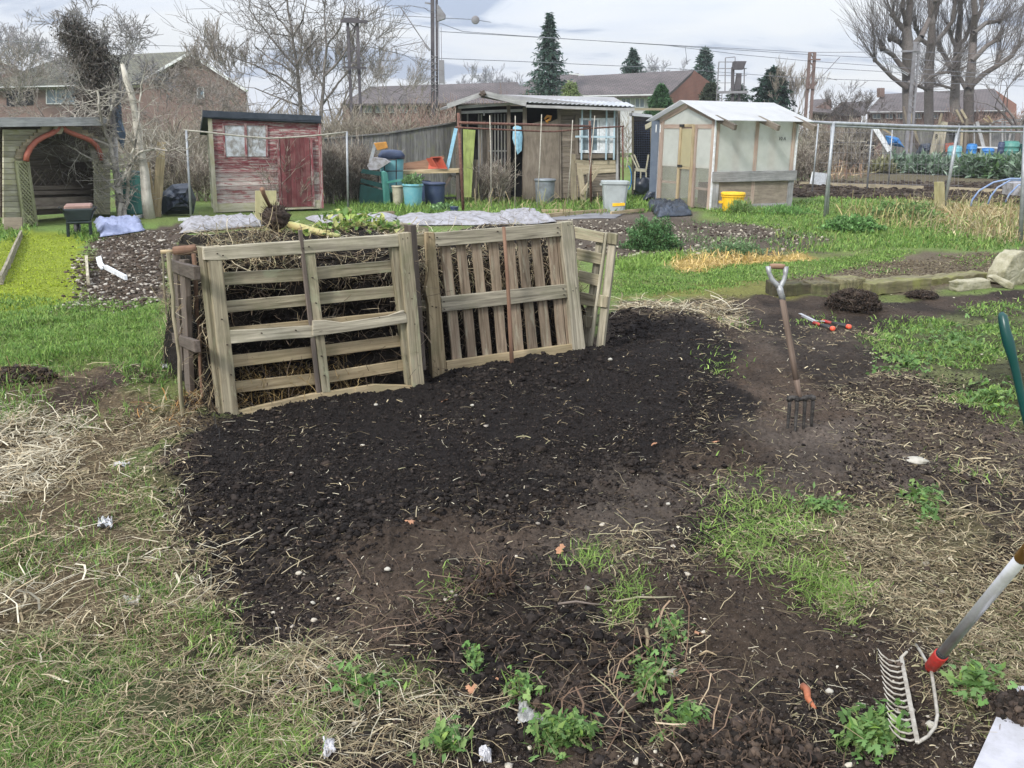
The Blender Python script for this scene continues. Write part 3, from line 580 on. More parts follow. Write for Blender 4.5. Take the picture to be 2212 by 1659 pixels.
part(t, 'bottom_rail', 'pallet_new', lambda m: m.spx(P1, [(514, 888), (600, 868), (676, 851), (760, 839), (810, 831), (892, 833), (892, 860), (676, 900), (516, 925)], -.006, .03, rn=.95), bevel=B_)
P2 = VP(937, 816, 1262, 776, lean=.02)
t = pallet('grey pallet with nine upright slats leaning right in the compost bay', 'pallets walling the compost bay', G(940, 816))
part(t, 'post', 'pallet_new', lambda m: m.spx(P2, [(921, 502), (938, 502), (944, 560), (948, 600), (952, 650), (966, 815), (935, 822), (926, 660), (919, 628), (925, 600), (926, 585)], .0, .05, rn=.3), bevel=B_, label='post with a bite out of its left edge')
part(t, 'post', 'pallet_grey', lambda m: m.bpx(P2, 1225, 479, 1253, 772, 26, .012, .06, 26, wob=.5, seg=10, rn=.6), bevel=B_)
part(t, 'top_rail', 'pallet_grey', lambda m: m.spx(P2, [(940, 503), (1080, 492), (1213, 482), (1213, 510), (1080, 522), (941, 533)], .0, .03, rn=.35), bevel=B_)
part(t, 'top_rail', 'pallet', lambda m: m.spx(P2, [(894, 506), (930, 504), (930, 529), (896, 531)], -.05, .03, rn=.35), bevel=B_)
part(t, 'middle_rail', 'pallet_grey', lambda m: m.spx(P2, [(953, 642), (1090, 628), (1225, 614), (1228, 643), (1090, 659), (955, 674)], .0, .03, rn=.3), bevel=B_)
part(t, 'middle_rail', 'pallet', lambda m: m.spx(P2, [(903, 651), (935, 648), (938, 670), (905, 673)], -.05, .03, rn=.2), bevel=B_)
part(t, 'bottom_rail', 'pallet_new', lambda m: m.spx(P2, [(965, 781), (1100, 762), (1239, 743), (1243, 779), (1100, 804), (966, 819)], .0, .03, rn=.7), bevel=B_)
for x0, y0, x1, y1, wd in ((962, 528, 988, 776, 21), (996, 526, 1021, 771, 20), (1029, 523, 1054, 768, 20), (1066, 521, 1086, 765, 20), (1101, 518, 1122, 758, 20), (1128, 516, 1152, 755, 20), (1158, 513, 1183, 750, 20), (1192, 510, 1215, 746, 18), (1209, 509, 1232, 745, 13)):
    part(t, 'slat', 'slat' if 'slat' in M else 'pallet', lambda m: m.bpx(P2, x0, y0, x1, y1, wd, -.032, .018, wob=.5, seg=10), bevel=B_)
P3 = VP(1236, 755, 1293, 764)
t = pallet('short pallet wing angled forward at the right end of the compost bay', 'pallets walling the compost bay', G(1290, 764))
for x0, y0, x1, y1, w0, off, rn in ((1324, 504, 1293, 764, 16, .0, .7), (1294, 522, 1262, 750, 14, -.02, .5)):
    part(t, 'post', 'pallet_grey', lambda m: m.bpx(P3, x0, y0, x1, y1, w0, off, .028, wob=.4, seg=8, rn=rn), bevel=B_)
part(t, 'post', 'pallet_grey', lambda m: m.bpx(P3, 1309, 503, 1273, 755, 5, .03, .03, rn=.9), bevel=B_)
for q in ([(1240, 490), (1305, 503), (1302, 525), (1243, 515)], [(1312, 502), (1333, 506), (1331, 529), (1311, 526)], [(1245, 536), (1299, 548), (1298, 572), (1246, 562)], [(1249, 584), (1294, 594), (1293, 619), (1251, 608)],
          [(1253, 631), (1285, 638), (1284, 663), (1255, 658)], [(1291, 636), (1313, 641), (1310, 665), (1289, 662)], [(1259, 681), (1278, 685), (1276, 709), (1261, 706)]):
    part(t, 'slat', 'pallet', lambda m: m.spx(P3, q, .02, .02), bevel=B_)
# stakes in front
Ps = VP(560, 895, 800, 862)
obj_at(MB().bpx(Ps, 649, 497, 692, 872, 8, .035, .02, 9, wob=.4, seg=10, rn=.9), 'stake', M['stake'], 'thin grey stake standing against the pallet with level slats', 'stake', bevel=.002)
t2 = VP(1000, 812, 1200, 790)
a = t2.hit(1088, 490, .03); b = G(1108, 806)
obj_at(MB().tube([a, a.lerp(b, .35) + Vector((.004, 0, 0)), a.lerp(b, .7), b - Vector((0, 0, .05))], [.0115, .0125, .014, .0145], 12), 'stake', M['cane'], 'round reddish pole standing against the pallet with upright slats', 'stake', smooth=True)
obj_at(MB().bpx(VP(880, 850, 930, 835), 893, 486, 915, 800, 13, -.10, .06, rn=.15), 'post', M['stake'], 'dark post between the two front pallets', 'post', bevel=.003)
# left side of the bay
PL = VP(438, 905, 372, 752)
t = thing('slatted_panel', G(405, 880), 'dark slatted side wall of the compost bay, seen nearly edge-on at left', 'pallet', None)
for x0, y0, x1, y1, w0 in ((404, 560, 418, 880, 11), (386, 548, 402, 800, 7)):
    part(t, 'slat', 'stake', lambda m: m.bpx(PL, x0, y0, x1, y1, w0, .0, .03, wob=.5, seg=8), bevel=.003)
for ya, yb, h_ in ((575, 560, 30), (735, 715, 26)):
    part(t, 'rail', 'stake', lambda m: m.spx(PL, [(372, yb), (432, ya), (434, ya + h_), (375, yb + h_ * .8)], -.02, .03), bevel=.003)
for nm, (x0, y0, x1, y1, w0, base) in {'thin leaning stake farthest left beside the compost bay': (349, 540, 370, 768, 5, (370, 768)), 'pale rough stake at the front left corner of the compost bay': (364, 546, 397, 905, 9, (397, 905)), 'crooked bark-covered stake nearest the left pallet': (420, 548, 438, 880, 9, (438, 880))}.items():
    b = G(*base); a = ray(x0, y0); a = CAM + a * ((b.y) / a.y); pts = [b - Vector((0, 0, .05))]
    for i in range(1, 9): q = b.lerp(a, i / 8); pts.append(q + Vector((random.uniform(-.006, .006), random.uniform(-.006, .006), 0)))
    r_ = w0 / 2 / F * b.y
    obj_at(MB().tube(pts, [r_ * random.uniform(.85, 1.15) for _ in pts], 7), 'stake', M['pallet' if 'bark' not in nm else 'cane'], nm, 'stake', group='stakes at the left of the compost bay')
t = thing('mallet', G(400, 860) * 1, 'wooden mallet with red-brown head resting on the left side wall of the compost bay', 'mallet')
Yh = 5.35
part(t, 'head', 'cane', lambda m: m.tube([at(376, 542, Yh), at(390, 541, Yh), at(410, 540, Yh + .02), at(424, 537, Yh + .03)], [.026, .028, .03, .029], 12), smooth=True)
part(t, 'handle', 'pallet_new', lambda m: m.tube([at(347, 544, Yh - .02), at(378, 543, Yh)], [.012, .012], 10), smooth=True)
# ---- heap
uH = Vector((.857, .515, 0)); nH = Vector((-.515, .857, 0)); A0 = G(470, 912)
HL = np.array([tuple(G(x, y))[:2] for x, y in ((470, 917), (918, 846), (945, 800), (1262, 765), (1320, 760))]) + np.array([tuple(nH)[:2]]) * .04
HS = np.concatenate([[0], np.cumsum(np.hypot(*np.diff(HL, axis=0).T))]); HS = HS * 2.66 / HS[-1]
def heap_pts(S, q, seed):
    "surface of the heap: S along, q around the profile"
    pr = np.array([(.05, -.02), (.11, .3), (.16, .62), (.22, .84), (.4, .93), (.8, .98), (1.25, .93), (1.45, .5), (1.6, -.05)]); L_ = np.linspace(0, 1, len(pr))
    tt = np.interp(q, L_, pr[:, 0]); zz = np.interp(q, L_, pr[:, 1])
    Ht = .955 - .05 * (S > 1.4) + .08 * (fbm(S, S * 0, 2.0, 3, 5) - .5) - .10 * np.exp(-((S - 1.35) / .12) ** 2) - .03 * (S > 1.4)
    end = np.clip(S / .12, 0, 1) ** .5 * np.clip((2.62 - S) / .15, 0, 1) ** .5
    nn = fbm(S + 3, q * 6, 6, 4, seed) - .5; nn2 = fbm(S * 3, q * 20, 6, 3, seed + 5) - .5
    tt = tt + (nn * .14 + nn2 * .05); zz = zz * Ht * end + nn * .05
    bx = np.interp(S, HS, HL[:, 0]); by = np.interp(S, HS, HL[:, 1])
    P = np.stack([bx, by, bx * 0], -1) + (tt + .02)[:, None] * np.array(nH)[None]; P[:, 2] = zz
    return P
ns_, nq = 200, 150
SS, QQ = np.meshgrid(np.linspace(0, 2.62, ns_), np.linspace(0, 1, nq), indexing='ij')
HP = heap_pts(SS.ravel(), QQ.ravel(), 200); ii = np.arange(ns_ * nq).reshape(ns_, nq)
HQ = np.stack([ii[:-1, :-1], ii[1:, :-1], ii[1:, 1:], ii[:-1, 1:]], -1).reshape(-1, 4)
hc = np.ones((len(HP), 3)) * (.015, .012, .010) * (.5 + fbm(SS.ravel() * 3, QQ.ravel() * 12, 3, 4, 8)[:, None])
t = thing('compost_heap', A0 + uH * 1.3, 'dark heap of rotting stalks and straw behind the upright pallets', 'compost heap')
np_mesh('heap', HP, HQ, M['ground'], hc, t, smooth=True)
ST['h'] = [[], [], [], 0]
def hscat(n, q0, q1, s0, s1, cols, ln, wd, lift=.5, off=.02, kink=.5, bend=.15):
    S = rng.uniform(s0, s1, n); q = rng.uniform(q0, q1, n); P = heap_pts(S, q, 200); outw = np.where(q < .4, rng.uniform(0, off, n), 0)
    P = P - np.array(nH)[None] * outw[:, None]; P[:, 2] += np.where(q >= .35, rng.uniform(0, off, n), 0)
    l = rng.uniform(*ln, n)
    ribbons('h', P[:, 0], P[:, 1], P[:, 2], l, wd * rng.uniform(.6, 1.3, n), rng.uniform(0, 6.28, n), rng.normal(0, lift, n), rng.uniform(-bend, bend * 2, n), pal(n, cols), ns=6, taper=False, kink=kink)
BR = [(.12, .09, .065), (.08, .06, .045), (.2, .15, .1), (.05, .04, .03)]
hscat(1900, .02, .36, .02, 2.58, BR, (.05, .25), .0035, .6, .05); hscat(700, .24, .5, .02, 2.58, STR + BR, (.08, .3), .004, .4, .05)
hscat(350, .1, .36, .05, 2.58, [(.42, .36, .26), (.3, .24, .17)], (.05, .22), .004, .6, .06)
hscat(700, .02, .12, .1, .75, [(.30, .20, .08), (.38, .28, .13), (.2, .13, .06)], (.06, .2), .003, .5, .06)
hscat(800, .24, .36, 1.4, 2.55, STR + BR, (.06, .22), .004, .5, .05)
hscat(500, .02, .35, 1.45, 2.55, BR + STR, (.06, .22), .003, .5, .05)
hscat(2600, .34, .72, .02, 2.58, STR + BR + TAN, (.06, .25), .004, .25, .03); hscat(500, .35, .6, .02, .5, STR, (.08, .25), .004, .5, .06)
hscat(700, .02, .95, .0, .08, BR + STR, (.05, .25), .0035, .6, .05)
s = ST['h']; tag(np_mesh('stalks', np.vstack(s[0]), np.vstack(s[1]), M['straw'], np.vstack(s[2]), t), kind='stuff')

# ---- leaves
def leaf_arr(P, size, cols, el=1.8, up=.5, jit=.2, fold=.25, azs=None):
    "folded leaf blades at points P"
    n = len(P); a = rng.uniform(0, 6.28, n) if azs is None else azs; e = rng.normal(up, .5, n); d = np.stack([np.cos(a) * np.cos(e), np.sin(a) * np.cos(e), np.sin(e)], -1)
    sd = np.stack([-np.sin(a), np.cos(a), np.zeros(n)], -1) + rng.normal(0, .4, (n, 3)); sd /= np.linalg.norm(sd, axis=1)[:, None]; nn = np.cross(d, sd)
    l = (size * rng.uniform(.6, 1.3, n))[:, None]; w_ = l / el
    b = P; V = np.stack([b, b + d * l * .45 + sd * w_ * .5 + nn * w_ * fold, b + d * l, b + d * l * .45 - sd * w_ * .5 + nn * w_ * fold], 1).reshape(-1, 3)
    k = (np.arange(n) * 4)[:, None]; Fc = np.concatenate([k + np.array([0, 1, 2]), k + np.array([0, 2, 3])])
    return V, Fc, np.repeat(pal(n, cols, jit), 4, axis=0)
def lobed_arr(P, size, cols, tilt=.5):
    "buttercup-like leaf: three notched lobes on a short stalk"
    n = len(P); m = 19; th = np.linspace(-2.6, 2.6, m); r = .42 + .58 * np.abs(np.cos(th * 1.5)) ** .7; r = r * (1 - .22 * (np.arange(m) % 2)); a = rng.uniform(0, 6.28, n)
    tx = rng.normal(0, tilt, n); ty = rng.normal(0, tilt, n); s = size * rng.uniform(.55, 1.25, n); X = np.cos(th[None] + a[:, None]) * r[None]; Y = np.sin(th[None] + a[:, None]) * r[None]
    Z = tx[:, None] * X + ty[:, None] * Y - .25 * (X ** 2 + Y ** 2) + rng.normal(0, .05, (n, m))
    R_ = np.stack([X, Y, Z], -1) * s[:, None, None] + P[:, None]; V = np.concatenate([P[:, None], R_], 1).reshape(-1, 3)
    k = (np.arange(n) * (m + 1))[:, None, None]; f = np.array([(0, i, i + 1) for i in range(1, m)])[None]; return V, (k + f).reshape(-1, 3), np.repeat(pal(n, cols, .2), m + 1, axis=0)
def stems_arr(P0, P1, wd, cols):
    n = len(P0); sd = np.cross(P1 - P0, rng.normal(0, 1, (n, 3))); sd /= np.linalg.norm(sd, axis=1)[:, None] + 1e-9
    V = np.stack([P0 - sd * wd, P0 + sd * wd, P1 + sd * wd * .6, P1 - sd * wd * .6], 1).reshape(-1, 3); k = (np.arange(n) * 4)[:, None]
    return V, np.concatenate([k + np.array([0, 1, 2]), k + np.array([0, 2, 3])]), np.repeat(pal(n, cols, .2), 4, axis=0)
def join(name, arrs, mat, parent=None):
    vs, fs, cs, k = [], [], [], 0
    for V, Fc, C in arrs: vs.append(V); fs.append(Fc + k); cs.append(C); k += len(V)
    return np_mesh(name, np.vstack(vs), np.vstack(fs), mat, np.vstack(cs), parent)
# ---- root ball and greens on top of the heap
c0 = at(596, 471, 6.0)
t = thing('uprooted_stump', c0 - Vector((0, 0, .1)), 'black root ball with thick pale green stems lying on the compost heap', 'cabbage stump')
part(t, 'root_ball', M['sod'], lambda m: m.blob(c0, (.088, .08, .078), 3, .14, 3.5, 28, 20), smooth=True)
n = 700; dd = rng.normal(0, 1, (n, 3)); dd /= np.linalg.norm(dd, axis=1)[:, None]; p0 = np.array(c0) + dd * .06; p1 = np.array(c0) + dd * rng.uniform(.08, .108, (n, 1)) + rng.normal(0, .012, (n, 3))
join('rootlets', [stems_arr(p0, p1, .0018, [(.03, .022, .018), (.045, .033, .025)])], M['straw'], t)
M['stalk'] = plain('pale_stalk', (.40, .42, .17), .6, c2=(.36, .27, .12), sc_=9)
for pts, r_ in (([(612, 482), (650, 492), (700, 506), (735, 510)], [.022, .028, .024, .014]), ([(604, 487), (608, 505), (606, 522)], [.016, .02, .02]), ([(585, 487), (572, 505), (562, 522)], [.014, .016, .012]), ([(585, 450), (570, 420), (566, 408)], [.012, .014, .016]), ([(640, 486), (680, 500), (712, 500)], [.012, .012, .008])):
    part(t, 'stem', 'stalk' if pts[0][1] > 460 else 'cane', lambda m: m.tube([at(x, y, 6.0 - .12 * i / len(pts)) for i, (x, y) in enumerate(pts)], r_, 10), smooth=True)
c1 = [at(x, y, Y_) for x, y, Y_ in ((760, 492, 6.25), (735, 502, 6.15), (785, 485, 6.4), (700, 505, 6.1), (660, 510, 6.0), (745, 470, 6.6), (820, 492, 6.4))]
P = np.vstack([np.array(c) + rng.normal(0, 1, (90, 3)) * (.09, .06, .022) for c in c1])
o = join('cabbage_leaves', [leaf_arr(P, .06, [(.28, .36, .09), (.20, .32, .07), (.38, .40, .14), (.12, .22, .05)], 1.4, .3)], M['leaf']); tag(o, 'yellow-green cut leaves heaped on the compost to the right of the root ball', 'leaves')
for x0, y0, x1, y1, nm in ((660, 440, 725, 497, 'bent dry stalk'), (770, 460, 800, 500, 'upright dry stalk')): pass
M['pstone'] = plain('pale_stone', (.42, .40, .35), .9, c2=(.28, .27, .22), sc_=20, bump=.5)
# ================================================================ WEEDS
WG = [(.10, .20, .05), (.14, .25, .08), (.08, .16, .04), (.17, .26, .08)]
for x, y, rx, ry, n, sz, nm in ((1215, 1602, 70, 36, 230, .022, 'dense patch of lobed green leaves below the clear plastic scrap'), (1400, 1480, 55, 60, 90, .022, 'loose trail of lobed leaves around the white stone at bottom centre'), (1140, 1490, 50, 40, 50, .022, 'few lobed leaves beside the straw at bottom centre'),
        (1880, 1600, 75, 48, 170, .026, 'leafy green weed patch left of the rake head'), (1780, 1105, 80, 26, 120, .022, 'leafy weeds along the top of the straw patch at right'), (1990, 1085, 40, 30, 60, .024, 'bright leaf clump at the top right of the straw patch'),
        (2000, 1130, 26, 40, 50, .022, 'weed trail running down through the straw patch'), (2110, 1500, 70, 50, 60, .03, 'broad green leaves behind the rake socket'), (1025, 1430, 26, 40, 30, .02, 'small weed sprouts left of the dark roots'), (780, 1490, 90, 40, 60, .02, 'scattered leaves in the straw at bottom left of centre'),
        (1450, 1380, 40, 50, 40, .018, 'thin weed shoots right of centre foreground'), (1480, 1600, 60, 40, 60, .022, 'weeds beside the dug sod at the bottom edge'), (960, 1610, 60, 40, 60, .022, 'weeds at the bottom edge between the two white scraps'), (2060, 740, 120, 50, 260, .03, 'low leafy weeds in the grass at right of the shears'),
        (1960, 795, 80, 26, 130, .03, 'leafy weeds at the edge of the dug soil at right'), (2140, 860, 60, 40, 120, .03, 'weeds by the green handle')):
    n = int(n * 1.6); a = rng.uniform(0, 6.28, n); r_ = np.abs(rng.normal(0, .55, n)).clip(0, 1.1); px = x + np.cos(a) * r_ * rx; py = y + np.sin(a) * r_ * ry
    D_ = np.array(RT)[None] * ((px[:, None] - CX) / F) + np.array(UP)[None] * ((CY - py[:, None]) / F) + np.array(FW)[None]; W_ = D_ * (-H / D_[:, 2:3])
    G0 = np.stack([W_[:, 0], W_[:, 1], hgt(W_[:, 0], W_[:, 1])], -1); top = G0 + np.stack([rng.normal(0, .015, n), rng.normal(0, .015, n), rng.uniform(.01, .055, n)], -1)
    k_ = rng.random(n) < .3; o = join('weed_patch', [lobed_arr(top[~k_], sz * .72, WG), leaf_arr(top[k_], sz * 1.5, WG + GLIM, 2.6, .5), stems_arr(G0, top, .0012, [(.2, .26, .1)])], M['leaf']); tag(o, nm, 'weeds', 'weeds in the dug soil') if rx < 60 or y > 900 else tag(o, kind='stuff')
# ================================================================ TOOLS AND LITTER IN THE FOREGROUND
M['shaftw'] = wood('worn_shaft', (.10, .07, .055), (.24, .18, .145), (.14, .12, .10), .4)
M['alu'] = plain('brushed_aluminium', (.55, .56, .58), .38, .55, c2=(.42, .42, .43), sc_=12, bump=.05)
M['oldmetal'] = plain('dull_cast_metal', (.36, .37, .38), .5, .35, c2=(.22, .22, .23), sc_=30, bump=.2)
M['soilsteel'] = plain('soil_caked_steel', (.020, .018, .017), .6, .2, c2=(.07, .065, .06), sc_=40, bump=.8)
M['red'] = plain('red_plastic', (.42, .03, .025), .45, c2=(.22, .04, .03), sc_=25, bump=.05)
M['orange'] = plain('orange_plastic', (.85, .12, .06), .4, c2=(.6, .1, .05), bump=.05)
M['ochre'] = plain('ochre_plastic', (.50, .24, .05), .6, bump=.05)
M['barrow'] = plain('black_green_tray', (.012, .022, .022), .5, bump=.1)
M['black'] = plain('black_rubber', (.03, .03, .032), .6, bump=.1)
M['greenp'] = plain('dark_green_plastic', (.006, .05, .045), .32, c2=(.006, .05, .045), sc_=8, bump=.05)
M['worn_rake'] = plain('worn_rake_metal', (.42, .40, .35), .6, .3, c2=(.25, .22, .18), sc_=30, bump=.3)
b = G(1727, 938); Yf = b.y
def f_(x, y, k=0.0): return at(x, y, Yf + (938 - y) / 366 * .10 + k)
t = thing('garden_fork', b, 'garden fork with wooden grip and metal yoke standing upright in the soil', 'garden fork')
part(t, 'grip', 'cane', lambda m: m.tube([f_(1663, 575), f_(1672, 575), f_(1686, 575.5), f_(1695, 576)], [.0125, .0148, .0148, .0125], 14), smooth=True)
part(t, 'yoke', 'oldmetal', lambda m: (m.tube([f_(1660, 575), f_(1661, 588), f_(1667, 603), f_(1677, 614), f_(1684, 622)], [.016, .0125, .0125, .0135, .015], 12), m.tube([f_(1697, 576), f_(1697, 590), f_(1694, 604), f_(1689, 614), f_(1684, 624)], [.016, .0125, .0125, .0135, .015], 12), m.tube([f_(1683, 616), f_(1686, 630), f_(1691, 648)], [.017, .017, .0165], 14)), smooth=True)
part(t, 'shaft', 'shaftw', lambda m: m.tube([f_(1690, 646), f_(1700, 705), f_(1711, 768), f_(1721, 826)], [.0165, .0165, .017, .016], 14), smooth=True)
part(t, 'socket', 'shaftw', lambda m: m.tube([f_(1720, 820), f_(1725, 846), f_(1730, 862)], [.0175, .013, .012], 12), smooth=True)
h_ = MB(); h_.tube([f_(1706, 864), f_(1708, 859), f_(1730, 861), f_(1754, 857), f_(1757, 862)], [.009, .012, .015, .012, .009], 10)
for k, z_ in enumerate(((1706, 862), (1722, 862), (1739, 861), (1756, 860))): h_.blob(f_(*z_), .017, k, .25, 3, 10, 8)
h_.build('shoulder', M['soilsteel'], t, smooth=True)
for x0, x1, y1 in ((1706, 1701, 944), (1722, 1717, 946), (1739, 1736, 940), (1756, 1753, 936)):
    p1 = G(x1, y1); mb = MB(); q = [f_(x0, 861), f_(x0 - 1, 885)] ; mb.tube([q[0], q[1], q[1].lerp(p1, .5) + Vector((0, .006, 0)), p1 - Vector((0, 0, .06))], [.011, .0105, .009, .005], 8); mb.build('tine', M['soilsteel'], t, smooth=True)
# rake
P0 = G(2010, 1442, .085); d1 = ray(2207, 1206); P1_ = CAM + d1 * 2.14; d2 = ray(2216, 1194); P1_ = CAM + d2 * 2.10
dh = (P1_ - P0).normalized(); t = thing('garden_rake', G(1965, 1510), 'aluminium rake with red socket lying head-down at the lower right', 'rake')
part(t, 'handle', 'alu', lambda m: m.tube([P0 + dh * .10, P1_ - dh * .02], [.0145, .0145], 20), smooth=True)
part(t, 'grip', 'ochre' if 'ochre' in M else 'orange', lambda m: m.tube([P1_ - dh * .03, P1_ + dh * .55], [.0155, .0155], 16), smooth=True)
part(t, 'socket', 'red', lambda m: m.tube([P0 - dh * .01, P0 + dh * .01, P0 + dh * .10, P0 + dh * .105], [.013, .0185, .02, .018], 18), smooth=True)
part(t, 'collar', 'black', lambda m: m.tube([P0 + dh * .10, P0 + dh * .118], [.0165, .0165], 18), smooth=True)
hA = G(1947, 1420, .055); hB = G(1982, 1604, .055); part(t, 'head_bar', 'worn_rake', lambda m: m.bar(hA, hB, .012, .006, (1, 0, .3), seg=6, wob=.0006), bevel=.001)
part(t, 'bow', 'worn_rake', lambda m: (m.tube([hA, G(1965, 1403, .045), G(1979, 1393, .055), G(1990, 1410, .07), G(2007, 1440, .082), P0], .0045, 8), m.tube([hB, G(2004, 1591, .04), G(2020, 1570, .055), G(2025, 1545, .065), G(2018, 1490, .08), G(2011, 1446, .085), P0], .0048, 8)), smooth=True)
for i in range(14):
    p = hA.lerp(hB, (i + .5) / 14); lf = Vector((-.98, .0, 0)); mb = MB()
    mb.tube([p, p + lf * .018 + Vector((0, 0, -.006)), p + lf * .040 + Vector((0, .006, -.004)), p + lf * .058 + Vector((0, .018, .008)), p + lf * .066 + Vector((0, .03, .02))], [.0035, .0034, .003, .0024, .0012], 6); mb.build('tine', M['worn_rake'], t, smooth=True)
# green handle at the right edge
b = G(2262, 1120); t = thing('garden_spade', b, 'tool with a dark green plastic handle standing at the right edge', 'spade')
g_ = lambda x, y, k=0: at(x, y, b.y + (1120 - y) / 450 * .12 + k)
part(t, 'handle', 'greenp', lambda m: m.tube([g_(2162, 676, .03), g_(2166, 684, .02), g_(2171, 712, .01), g_(2179, 742), g_(2187, 772), g_(2196, 810), g_(2213, 890), g_(2240, 1000)], [.010, .019, .0205, .0235, .0185, .0165, .0155, .015], 16), smooth=True)
part(t, 'blade', 'soilsteel', lambda m: m.tube([g_(2238, 990), g_(2250, 1050), b - Vector((0, 0, .05))], [.018, .05, .06], 8))
# shears
t = thing('garden_shears', G(1780, 700), 'pair of shears with red and black handles lying on the soil', 'shears')
part(t, 'blade', 'alu', lambda m: (m.bar(G(1728, 677, .03), G(1763, 694, .03), .03, .004, (0, 1, 0)), m.bar(G(1733, 682, .022), G(1763, 697, .025), .028, .004, (0, 1, 0))))
for (x0, y0, x1, y1) in ((1758, 697, 1802, 711), (1776, 693, 1838, 707)):
    a = G(x0, y0, .035); e_ = G(x1, y1, .03)
    hd = part(t, 'handle', 'red', lambda m: m.tube([a, a.lerp(e_, .35)], [.016, .012], 10), smooth=True)
    MB().tube([a.lerp(e_, .35), a.lerp(e_, .5), a.lerp(e_, .88)], [.014, .019, .019], 10).build('grip', M['black'], hd, smooth=True)
    MB().tube([a.lerp(e_, .87), a.lerp(e_, .97), e_], [.02, .021, .012], 10).build('end_cap', M['orange'], hd, smooth=True)
part(t, 'pivot_arm', 'alu', lambda m: m.bar(G(1757, 693, .04), G(1782, 694, .04), .016, .006, (0, 1, 0)))
# sleepers along the bed
M['sleeper'] = wood('rotten_sleeper', (.07, .06, .035), (.25, .23, .135), (.20, .22, .05), .6, bump=1.0, gs=14)
M['sleeper_d'] = wood('dark_sleeper', (.025, .022, .018), (.12, .105, .065), (.12, .14, .05), .5, bump=1.0, gs=14)
def beam(x0, y0, x1, y1, w_, h_, mat, label, z=0.0):
    a = G(x0, y0); b = G(x1, y1); u = (b - a).normalized(); n = Vector((-u.y, u.x, 0)); mb = MB()
    mb.bar(a + n * w_ / 2 + Vector((0, 0, h_ / 2 + z)), b + n * w_ / 2 + Vector((0, 0, h_ / 2 + z)), w_, h_, n, seg=14, wob=.011)
    return obj_at(mb, 'timber_sleeper', M[mat], label, 'sleeper', bevel=.008, group='rotten sleepers edging the bed')
beam(1668, 641, 1752, 641, .24, .13, 'sleeper_d', 'split blackened sleeper end right behind the fork')
beam(1755, 643, 1812, 641, .22, .14, 'sleeper_d', 'short dark sleeper chunk between the split end and the pale one')
beam(1814, 641, 1868, 636, .25, .17, 'sleeper', 'pale yellowish sleeper block above the dark root clump')
beam(1876, 640, 2010, 627, .26, .13, 'sleeper', 'long mossy sleeper with a ragged left end')
beam(1998, 622, 2140, 606, .22, .09, 'sleeper', 'thin sleeper running up to the concrete lumps')
M['concrete'] = plain('rough_concrete', (.36, .34, .25), .95, c2=(.20, .19, .11), sc_=7, bump=1.0, cs=4)
def block(pl, pts, th, off, label, cat, mat='concrete', **k):
    mb = MB(); mb.spx(pl, pts, off, th); o = mb.build('concrete_block', M[mat]); s_ = o.modifiers.new('cut', 'BEVEL'); s_.width = .02; s_.segments = 2; s_.limit_method = 'NONE'
    r2 = o.modifiers.new('sub', 'SUBSURF'); r2.subdivision_type = 'SIMPLE'; r2.levels = 3; r2.render_levels = 3
    tx = bpy.data.textures.new('rough', 'CLOUDS'); tx.noise_scale = .09; dm = o.modifiers.new('rough', 'DISPLACE'); dm.texture = tx; dm.strength = .035; dm.texture_coords = 'OBJECT' if False else 'GLOBAL'
    return tag(o, label, cat)
block(VP(2145, 622, 2230, 612), [(2166, 612), (2168, 590), (2192, 552), (2206, 542), (2240, 548), (2240, 618), (2215, 612), (2190, 625)], .2, 0, 'large rough lump of pale concrete at the right edge of the frame', 'concrete block')
block(VP(2070, 632, 2145, 626), [(2066, 609), (2142, 603), (2145, 626), (2070, 632)], .13, 0, 'small squared grey block at the end of the sleepers', 'block')
block(VP(2130, 622, 2180, 626), [(2132, 598), (2150, 594), (2192, 616), (2188, 626), (2170, 622)], .12, .05, 'flat pale slab leaning against the large concrete lump', 'slab')
